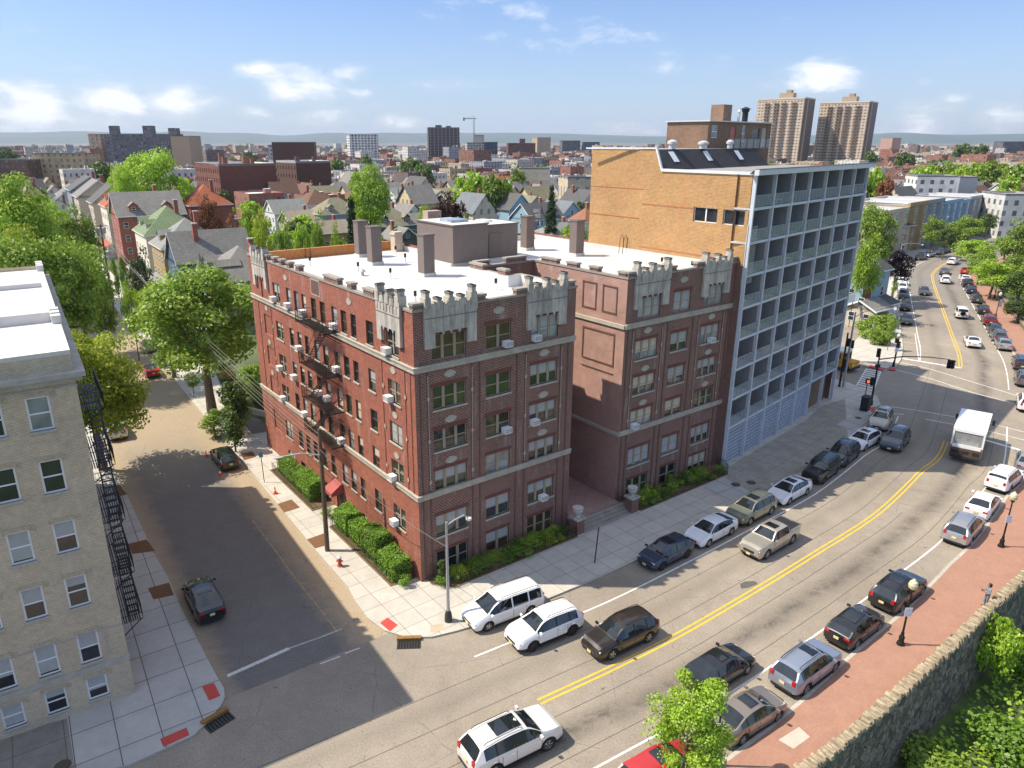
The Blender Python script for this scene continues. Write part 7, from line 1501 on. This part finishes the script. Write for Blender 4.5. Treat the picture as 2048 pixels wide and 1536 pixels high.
# ---------------------------------------------------------------- street furniture
steelg=plain('galvanised_steel',(.42,.42,.41),.5,.3,.15); wood=plain('pole_wood',(.12,.085,.06),.9,var=.35,scale=5); globe=plain('lamp_globe',(.62,.56,.36),.25,0,.1); orange=plain('cone_orange',(.75,.10,.02),.5); redp=plain('hydrant_red',(.42,.07,.05),.5,var=.25,scale=6); dkm=plain('dark_metal',(.03,.03,.03),.5)
def cobra(px,py,h,ang,label,arm=2.6,base=True,z=.13):
    x,y=G(px,py); e=empty('street_lamp',(x,y,z),ang,label,'street lamp'); b=MB(); b.tube([(0,0,0),(0,0,h*.5),(0,0,h)],[.13,.10,.07],8); b.build('pole',steelg,e)
    b=MB(); b.tube([(0,0,h-.25),(.5,0,h+.02),(1.2,0,h+.22),(arm*.8,0,h+.15),(arm,0,h-.02)],.045,6); b.build('arm',steelg,e)
    b=MB(); b.push(TR(arm,0,h-.1)); b.lathe([(.05,.12),(.17,.06),(.2,-.03),(.14,-.12),(.03,-.15)],10); b.pop(); b.build('lamp_head',plain('lamp_head_white',(.7,.71,.70),.4),e)
    if base: b=MB(); b.lathe([(.26,0),(.24,.5),(.16,.75),(.13,.8)],10); b.build('base',dkm,e)
cobra(897,1245,7.2,R(25),'tall grey street lamp with curved arm on the pavement corner before the brick building',1.5)
for px,py,h,a,l in [(1790,568,8.5,R(-5),'grey street lamp by the purple tree on the far pavement'),(1818,500,8.5,R(-10),'grey street lamp behind the purple tree at the bend'),(1858,498,9,R(10),'tall grey street lamp at the far bend before the row houses')]: cobra(px,py,h,a,l,4.2,False)
def globelamp(px,py,label,banner=False,h=4.3):
    x,y=G(px,py); e=empty('globe_street_lamp',(x,y,.13),0,label,'street lamp'); b=MB(); b.lathe([(.24,0),(.22,.15),(.15,.3),(.17,.55),(.10,.7),(.085,.9)],10); b.tube([(0,0,.8),(0,0,h-.5)],[.065,.045],8); b.lathe([(.04,h-.55),(.15,h-.45),(.12,h-.35)],10); b.build('post',iron,e)
    b=MB(); b.lathe([(.10,h-.38),(.24,h-.22),(.27,h-.02),(.22,h+.16),(.12,h+.26),(.05,h+.36)],14); b.build('globe',globe,e)
    b=MB()
    if banner: b.box(.08,.62,-.02,.02,h-2.3,h-.9); b.build('banner',plain('banner_white',(.75,.75,.78),.7),e)
    else: b.box(-.22,.22,-.10,-.08,h-2.2,h-1.6); b.build('sign_plate',plain('sign_white',(.78,.74,.80),.5),e)
for px,py,l,bn in [(1800,1292,'black globe lamp post with small white plate beside the small black hatchback',False),(2001,1096,'black globe lamp post beside the silver SUV near the right edge',False),(1428,1535,'black globe lamp post beside the bright green tree',False),(1990,638,'black globe lamp post with white banner on the far brick pavement',True),(1893,612,'black globe lamp post under the far roadside trees',False),(1786,735,'black globe lamp post at the far corner beside the signal mast',False)]: 
    if px==1893: px,py=1988,598
    globelamp(px,py,l,bn)
# utility poles and wires
def upole(x,y,h,label,tr=False,arm=None):
    e=empty('utility_pole',(x,y,.13),0,label,'utility pole'); b=MB(); b.tube([(0,0,0),(.1,.1,h)],[.19,.13],8); b.build('pole',wood,e)
    if tr:
        for k,(dx,dy) in enumerate(((-.5,0),(.05,-.5),(.6,.1))): b=MB(); b.lathe([(.28,h-1.6),(.3,h-1.5),(.3,h-.6),(.1,h-.45)],10,(dx,dy)); b.build('transformer',steelg,e)
        b=MB(); b.box(-.25,.25,-.45,-.2,h*.45,h*.45+1.3); b.build('equipment_box',steelg,e); b=MB(); b.box(-1.4,1.4,-.06,.06,h-.3,h-.2); b.build('crossarm',wood,e)
    if arm:
        b=MB(); b.tube([(0,0,arm),(-1.3,-.25,arm+.25),(-2.6,-.5,arm+.1)],.05,6); b.build('arm',steelg,e); b=MB(); b.push(TR(-2.8,-.55,arm)@Matrix.Rotation(R(12),4,'Z')); i=b.add([(.35,-.1,.1),(.35,.1,.1),(-.25,.2,.06),(-.45,0,0),(-.25,-.2,.06),(.35,0,-.02),(-.1,0,-.14)]); 
        for q in [(0,1,2,3,4),(0,5,1),(1,5,6,2),(2,6,3),(3,6,4),(4,6,5,0)]: b.f.append(tuple(i+j for j in q)); b.m.append(0)
        b.pop(); b.build('lamp_head',steelg,e)
    return e
ux,uy=G(655,1104); upole(ux,uy,9.9,'dark wooden utility pole with a street lamp arm on the sunlit pavement',False,7.9)
vx,vy=G(228,622); upole(vx,vy,15.5,'wooden utility pole with grey transformers among the trees at the left',True)
x,y=G(556,878); e=empty('street_lamp',(x,y,.13),0,'slim grey lamp post at the far end of the sunlit brick wall','street lamp'); b=MB(); b.tube([(0,0,0),(-.4,0,6.6)],[.1,.07],8); b.build('pole',steelg,e); b=MB(); b.lathe([(.1,6.5),(.2,6.7),(.2,7.0),(.05,7.1)],8,(-.4,0)); b.build('lamp_head',steelg,e)
cab=plain('cable',(.20,.20,.18),.6)
def wire(a,c,sag,label,r=.018):
    b=MB(); n=16; b.tube([(a[0]+(c[0]-a[0])*k/n,a[1]+(c[1]-a[1])*k/n,a[2]+(c[2]-a[2])*k/n-sag*4*(k/n)*(1-k/n)) for k in range(n+1)],r,4); tag(b.build('overhead_wire',cab),label,'wire','overhead wires between the utility poles')
for k in range(6): wire((vx+(-1.2+.5*k),vy,15.2-.35*(k%3)),(ux+.02*k,uy,9.7-.4*k),1.0+.25*k,'overhead wire between the two wooden utility poles')
fx,fy=SS(170,-1); 
for k in range(4): wire((vx-1+.6*k,vy,15.2),(fx-1+.6*k,fy,16),1.2,'overhead wire running from the transformer pole into the left trees')
wire((ux,uy,8.5),(-2.5,39.2,5.6),.5,'overhead wire between the two wooden utility poles')
# small posts and signs
def sign(px,py,h,label,plate,w=.35,hh=.5,name='street_sign'):
    x,y=G(px,py); e=empty(name,(x,y,.13),R(20),label,'sign'); b=MB(); b.tube([(0,0,0),(-.05,0,h)],.035,6); b.build('post',dkm,e)
    if plate: b=MB(); b.box(-w/2-.05,w/2-.05,-.05,-.03,h-hh,h); b.build('sign_plate',plate,e)
sign(529,967,3.0,'small blue sign on a dark post beside the brown tree pit',plain('sign_blue',(.10,.30,.42),.5))
sign(1670+70,690,3.2,'white sign on a slim post on the far corner lawn',plain('sign_white2',(.75,.75,.75),.5)); sign(1790+4,640,2.6,'small sign post on the kerb beyond the junction',plain('sign_white2',(.75,.75,.75),.5),.25,.4)
x,y=G(1189,1129); e=empty('metal_post',(x,y,.13),0,'bare leaning dark metal post on the pavement before the court entrance','post'); b=MB(); b.tube([(0,0,0),(.18,.1,2.9)],.045,6); b.build('post',dkm,e)
# hydrant and cones
x,y=G(680,1135); e=empty('fire_hydrant',(x,y,.13),0,'red fire hydrant with white cap on the corner pavement','fire hydrant'); b=MB(); b.lathe([(.2,0),(.2,.06),(.13,.08),(.13,.55),(.17,.58),(.15,.66)],12); b.build('barrel',redp,e)
b=MB(); b.lathe([(.15,.66),(.13,.76),(.06,.83),(.03,.87)],12); b.build('bonnet',white,e); b=MB(); b.tube([(-.24,0,.42),(.24,0,.42)],.065,8); b.build('side_nozzle',redp,e); b=MB(); b.tube([(0,-.23,.38),(0,0,.38)],.08,8); b.build('front_nozzle',redp,e)
for px,py,l in [(551,990,'orange traffic cone on the pavement between two brown tree pits'),(441,951,'orange traffic cone behind the dark green SUV'),(413,914,'orange traffic cone beside the front wheel of the dark green SUV'),(1683,752,'orange traffic cone near the school bus')]:
    x,y=G(px,py); e=empty('traffic_cone',(x,y,.13 if px==551 else .012),0,l,'traffic cone','traffic cones'); e['group']='traffic cones'; b=MB(); b.box(-.19,.19,-.19,.19,0,.04); b.lathe([(.14,.04),(.10,.27)],12); b.lathe([(.065,.45),(.03,.68)],12); b.build('cone',orange,e); b=MB(); b.lathe([(.101,.27),(.066,.45)],12); b.build('reflective_band',white,e)
# drains and covers
def inlet(px,py,a,label):
    x,y=G(px,py); e=empty('storm_drain',(x,y,0),a,label,'storm drain'); b=MB(); b.box(-.75,.75,0,.28,.0,.2); b.build('curb_head',plain('rusty_iron',(.30,.16,.05),.8,.3,.3,5),e); b=MB(); b.box(-.72,.72,-.75,-.70,.0,.03)
    for k in range(9): b.box(-.7+k*.17,-.62+k*.17,-.7,-.0,.007,.03)
    b.build('grate',dkm,e); b=MB(); b.box(-.72,.72,-.7,-.01,.007,.012); b.build('grate_pit',plain('pit_black',(.01,.01,.01),.9),e)
inlet(818,1282,R(3),'rusty storm drain inlet in the kerb of the sunlit corner'); inlet(432,1438,R(48)+math.pi*0,'rusty storm drain inlet in the kerb of the shaded left corner')
for px,py,r,l in [(1471,972,.42,'round manhole cover on the new pavement slab, nearer one'),(1502,968,.42,'round manhole cover on the old pavement beside the new slab'),(126,1536,.4,'round rusty cover in the pavement at the bottom left edge'),(1716,838,.35,'small cover in the pavement beside the beige SUV'),(1498,1166,.0,'')]:
    if not l: continue
    x,y=G(px,py); b=MB(); b.lathe([(r,0),(r,.012),(r*.9,.014),(r*.88,.01)],20); o=b.build('manhole_cover',plain('cast_iron',(.10,.08,.06),.8,.3,.3,8),loc=(x,y,.138)); tag(o,l,'manhole cover')
# traffic signal mast, grey pole, cabinet, signals
x,y=G(1741,812); e=empty('traffic_signal',(x,y,.13),0,'black traffic signal mast with long arm reaching over the avenue','traffic signal'); b=MB(); b.lathe([(.2,0),(.2,.5),(.12,.6)],10); b.tube([(0,0,.5),(0,0,6.2)],[.12,.08],8); b.build('mast',iron,e)
t=(8.6,.6,5.4); b=MB(); b.tube([(0,0,5.6),(3,.2,5.9),(6,.4,5.75),t],[.08,.07,.06,.04],6); b.build('mast_arm',iron,e)
def sighead(x,y,z,par,a=0,on=None): 
    b=MB(); b.push(TR(x,y,z,a)); b.box(-.17,.17,-.14,.14,-1.0,0); 
    for k in range(3): b.tube([(0,-.3,-.17-.33*k),(0,-.14,-.17-.33*k)],.13,8)
    b.pop(); b.build('signal_head',iron,par)
sighead(t[0],t[1],t[2]-.05,e,R(20)); sighead(t[0]+.4,t[1],t[2]-.1,e,R(110)); sighead(-.25,.1,3.4,e,R(100)); sighead(0,.3,6.8,e,R(0))
b=MB(); b.box(-.3,.3,-.02,.02,4.6,5.0); b.build('sign_plate',iron,e)
x,y=G(1729,822); e=empty('utility_cabinet',(x,y,.13),R(45),'black utility cabinet beside the signal mast','cabinet'); b=MB(); b.box(-.55,.55,-.4,.4,0,1.6); b.box(-.6,.6,-.45,.45,1.6,1.68); b.build('case',plain('cabinet_black',(.02,.02,.022),.6),e); b=MB(); b.box(-.5,.5,-.42,-.402,.1,1.5); b.build('door',plain('cabinet_door',(.035,.035,.04),.5),e)
x,y=G(1737,806); e=empty('pedestrian_signal',(x,y,.13),0,'small pedestrian signal showing red above the black cabinet','pedestrian signal'); b=MB(); b.tube([(-.55,0,0),(-.55,0,2.6)],.05,6); b.build('post',iron,e); b=MB(); b.box(-.75,-.35,-.15,.15,2.3,2.9); b.build('housing',iron,e)
def emis(N,p,nt): p.inputs['Base Color'].default_value=(.6,.05,.02,1); p.inputs['Emission Color'].default_value=(1,.12,.04,1); p.inputs['Emission Strength'].default_value=1.5
b=MB(); b.box(-.68,-.42,-.16,-.151,2.42,2.78); b.build('lit_symbol',mat('red_signal_light',emis),e)
x,y=G(1686,775); e=empty('traffic_signal',(x,y,.13),0,'tall grey pole with black signal heads at the cross street corner','traffic signal'); b=MB(); b.tube([(0,0,0),(0,0,9.6)],[.16,.10],8); b.tube([(0,0,9.0),(1.2,0,9.7),(2.0,.2,9.7)],.05,6); b.build('mast',steelg,e); sighead(-.35,-.1,6.3,e,R(60)); sighead(.35,.1,6.0,e,R(150)); sighead(-.3,.2,3.6,e)
b=MB(); b.tube([(-.5,0,0),(-.5,0,7.0)],[.14,.10],8); b.build('dark_post',iron,e)
x,y=G(1788,732); e=empty('traffic_signal',(x,y,.13),0,'short black signal post at the far corner by the red tactile paving','traffic signal'); b=MB(); b.tube([(0,0,0),(0,0,4.2)],.07,8); b.build('mast',iron,e); sighead(-.3,0,4.2,e,R(0)); sighead(.0,.0,3.4,e,R(90))
# low garden wall and planter behind the brick building, white parapet blocks on the corner lot
b=MB(); pts=[SS(30+k*1.5,4.6+2.2*math.sin(k*.35)) for k in range(14)]
for p,q in zip(pts,pts[1:]):
    b.face([(p[0],p[1],.1),(q[0],q[1],.1),(q[0],q[1],.75),(p[0],p[1],.75)]); b.face([(p[0],p[1],.75),(q[0],q[1],.75),(q[0]+.3,q[1]+.2,.75),(p[0]+.3,p[1]+.2,.75)])
tag(b.build('garden_wall',stone2),'low curved stone garden wall beyond the end of the brick building','wall')
e=empty('garden_steps',(*G(1722,640),.1),R(30),'stone steps rising to the light blue Victorian house','steps'); b=MB()
for k in range(9): b.box(-1,1,k*.35,.35+k*.35,0,.17*(k+1))
b.build('steps',stone2,e)
b=MB(); x0,y0=G(1700,600); struct(b.build('x',soil)) if 0 else None
# billboard sign near the corner
x,y=G(1688,655); e=empty('small_billboard',(x,y,0),R(20),'small white sign board on posts behind the balcony building','sign'); b=MB(); b.box(-1.3,1.3,-.05,.05,4.3,5.6); b.build('board',white,e); b=MB(); b.tube([(-1,0,0),(-1,0,4.3)],.06,6); b.tube([(1,0,0),(1,0,4.3)],.06,6); b.build('frame',dkm,e)
# bicycle chained at the lamp by the young tree
x,y=G(1412,1512); e=empty('bicycle',(x,y,.13),R(60),'dark bicycle leaning beside the bright green young tree','bicycle')
for wx in (-.5,.5):
    b=MB(); n=20; b.tube([(wx+.33*math.cos(2*math.pi*k/n),0,.34+.33*math.sin(2*math.pi*k/n)) for k in range(n+1)],.018,5,cap=False)
    for k in range(8): a_=k*math.pi/4; b.tube([(wx,0,.34),(wx+.32*math.cos(a_),0,.34+.32*math.sin(a_))],.004,3)
    b.build('wheel',rubber,e)
b=MB(); b.tube([(-.5,0,.34),(-.05,0,.30),(.32,0,.78),(-.2,0,.80),(-.05,0,.30)],.02,5); b.tube([(-.5,0,.34),(-.2,0,.8)],.015,5); b.tube([(.5,0,.34),(.32,0,.78),(.28,0,.95)],.018,5); b.build('frame',dkm,e)
b=MB(); b.tube([(.28,-.25,.98),(.28,.25,.98)],.015,5); b.build('handlebar',dkm,e); b=MB(); b.box(-.33,-.10,-.06,.06,.86,.91); b.build('saddle',ctrim,e)
# ---------------------------------------------------------------- people
def person(x,y,z,rot,label,shirt,trou,skin=(.30,.17,.11),hair=(.012,.010,.009),phone=False,sc=1.0):
    me=bpy.data.meshes.new('person'); bm=bmesh.new(); ly=bm.verts.layers.skin.verify()
    J=dict(pel=(0,0,.98,.15),wai=(0,.0,1.12,.14),che=(0,-.02,1.35,.165),nek=(0,-.01,1.50,.062),hea=(0,-.05,1.64,.095),top=(0,-.04,1.73,.075),hl=(.10,0,.92,.10),hr=(-.10,0,.92,.10),kl=(.11,-.02,.50,.068),kr=(-.11,-.04,.50,.068),al=(.12,.03,.10,.045),ar=(-.12,.0,.10,.045),tl=(.13,-.15,.04,.038),tr=(-.13,-.18,.04,.038),
      sl=(.19,0,1.42,.062),sr=(-.19,0,1.42,.062),el=(.25,-.06,1.14,.048),er=(-.25,-.06,1.14,.048),wl=(.12,-.28,1.20,.032),wr=(-.12,-.28,1.20,.032),pl=(.07,-.35,1.24,.036),pr=(-.06,-.35,1.24,.036))
    V={}
    for k,(a,b_,c,r) in J.items(): v=bm.verts.new((a,b_,c)); v[ly].radius=(r,r*(.8 if k in('pel','wai','che') else 1)); V[k]=v
    V['pel'][ly].use_root=True
    for a,b_ in ['pel wai','wai che','che nek','nek hea','hea top','pel hl','pel hr','hl kl','hr kr','kl al','kr ar','al tl','ar tr','che sl','che sr','sl el','sr er','el wl','er wr','wl pl','wr pr'] and [q.split() for q in ['pel wai','wai che','che nek','nek hea','hea top','pel hl','pel hr','hl kl','hr kr','kl al','kr ar','al tl','ar tr','che sl','che sr','sl el','sr er','el wl','er wr','wl pl','wr pr']]: bm.edges.new((V[a],V[b_]))
    for sg,k in ((1,'pl'),(-1,'pr')):
        p=V[k].co
        for f in range(4): v=bm.verts.new((p.x+sg*(.03-.018*f)-.0,p.y-.05,p.z+.02-.012*f)); v[ly].radius=(.009,.009); bm.edges.new((V[k],v)); w=bm.verts.new((v.co.x-sg*.02,v.co.y-.025,v.co.z-.012)); w[ly].radius=(.008,.008); bm.edges.new((v,w))
        v=bm.verts.new((p.x-sg*.035,p.y-.01,p.z+.035)); v[ly].radius=(.01,.01); bm.edges.new((V[k],v))
    bm.to_mesh(me); bm.free(); o=bpy.data.objects.new('person',me); COL.objects.link(o); o.modifiers.new('skin','SKIN').use_smooth_shade=True; s=o.modifiers.new('sub','SUBSURF'); s.levels=2; s.render_levels=2
    o.location=(x,y,z); o.rotation_euler=(0,0,rot); o.scale=(sc,sc,sc)
    def f(N,p,nt):
        tc=N('ShaderNodeTexCoord'); sp=N('ShaderNodeSeparateXYZ',{0:tc.outputs['Object']})
        def M(op,a,b=0.0): return N('ShaderNodeMath',{0:a,1:b},operation=op).outputs[0]
        z_=sp.outputs[2]; c=N('ShaderNodeMixRGB',{0:M('GREATER_THAN',z_,1.0),1:c4(trou),2:c4(shirt)}).outputs[0]
        c=N('ShaderNodeMixRGB',{0:M('GREATER_THAN',z_,1.50),1:c,2:c4(skin)}).outputs[0]
        c=N('ShaderNodeMixRGB',{0:M('MULTIPLY',M('LESS_THAN',sp.outputs[1],-.17),M('GREATER_THAN',z_,1.1)),1:c,2:c4(skin)}).outputs[0]; c=N('ShaderNodeMixRGB',{0:M('LESS_THAN',z_,.09),1:c,2:(.03,.03,.03,1)}).outputs[0]
        nt.links.new(c,p.inputs['Base Color']); p.inputs['Roughness'].default_value=.8
    me.materials.append(mat('clothed_'+label[:12],f)); tag(o,label,'person')
    b=MB(); b.lathe([(.0,1.52),(.10,1.56),(.118,1.66),(.10,1.76),(.04,1.80)],12,(0,-.0)); h=b.build('hair',plain('hair_dark',hair,.6),o,smooth=True); h.location=(0,.015,0)
    b=MB(); b.lathe([(.001,1.64),(.022,1.645),(.012,1.62)],8,(0,-.15)); 
    for sg in (1,-1): b.lathe([(.001,1.668),(.012,1.67),(.002,1.676)],6,(sg*.035,-.135))
    b.build('face_features',plain('eyes_nose',(.10,.05,.035),.6),o)
    if phone: b=MB(); b.box(-.05,.06,-.43,-.40,1.20,1.32); q=b.build('phone_in_hand',dkm); q.matrix_world=Matrix.Translation((x,y,z))@Matrix.Rotation(rot,4,'Z'); q.name='phone'; tag(q,'dark phone held by the person at the stone wall','phone')
    return o
wx,wy,_=onarc(near(*G(1996,1240,.13))[1]+.9,WALLD-.5); person(wx,wy,.13,R(-100),'person with dark hair and grey shirt standing at the stone wall','' or (.22,.24,.27),(.16,.20,.22),phone=True)
# ---------------------------------------------------------------- haze: the air between here and the skyline
b=MB(); b.box(-11500,11500,-600,16500,-31,190); hz_=b.build('haze',[],None,uvmode=False) if 0 else None
me=b.mesh('haze',[],uvmode=False) if 0 else None
def haze():
    b=MB(); b.box(-17000,17000,-700,17000,-31.5,185); m=bpy.data.materials.new('haze'); m.use_nodes=True; nt=m.node_tree; nt.nodes.clear(); N=nodes(nt)
    v=N('ShaderNodeVolumePrincipled',{'Color':(.80,.88,1.0,1),'Density':4.6e-5,'Anisotropy':.25}); o=nt.nodes.new('ShaderNodeOutputMaterial'); nt.links.new(v.outputs[0],o.inputs['Volume'])
    me=b.mesh('haze',m,uvmode=False); o=put('haze',me); o['kind']='stuff'; o['label']='thin pale blue summer haze over the distant city'; o['category']='haze'
haze()
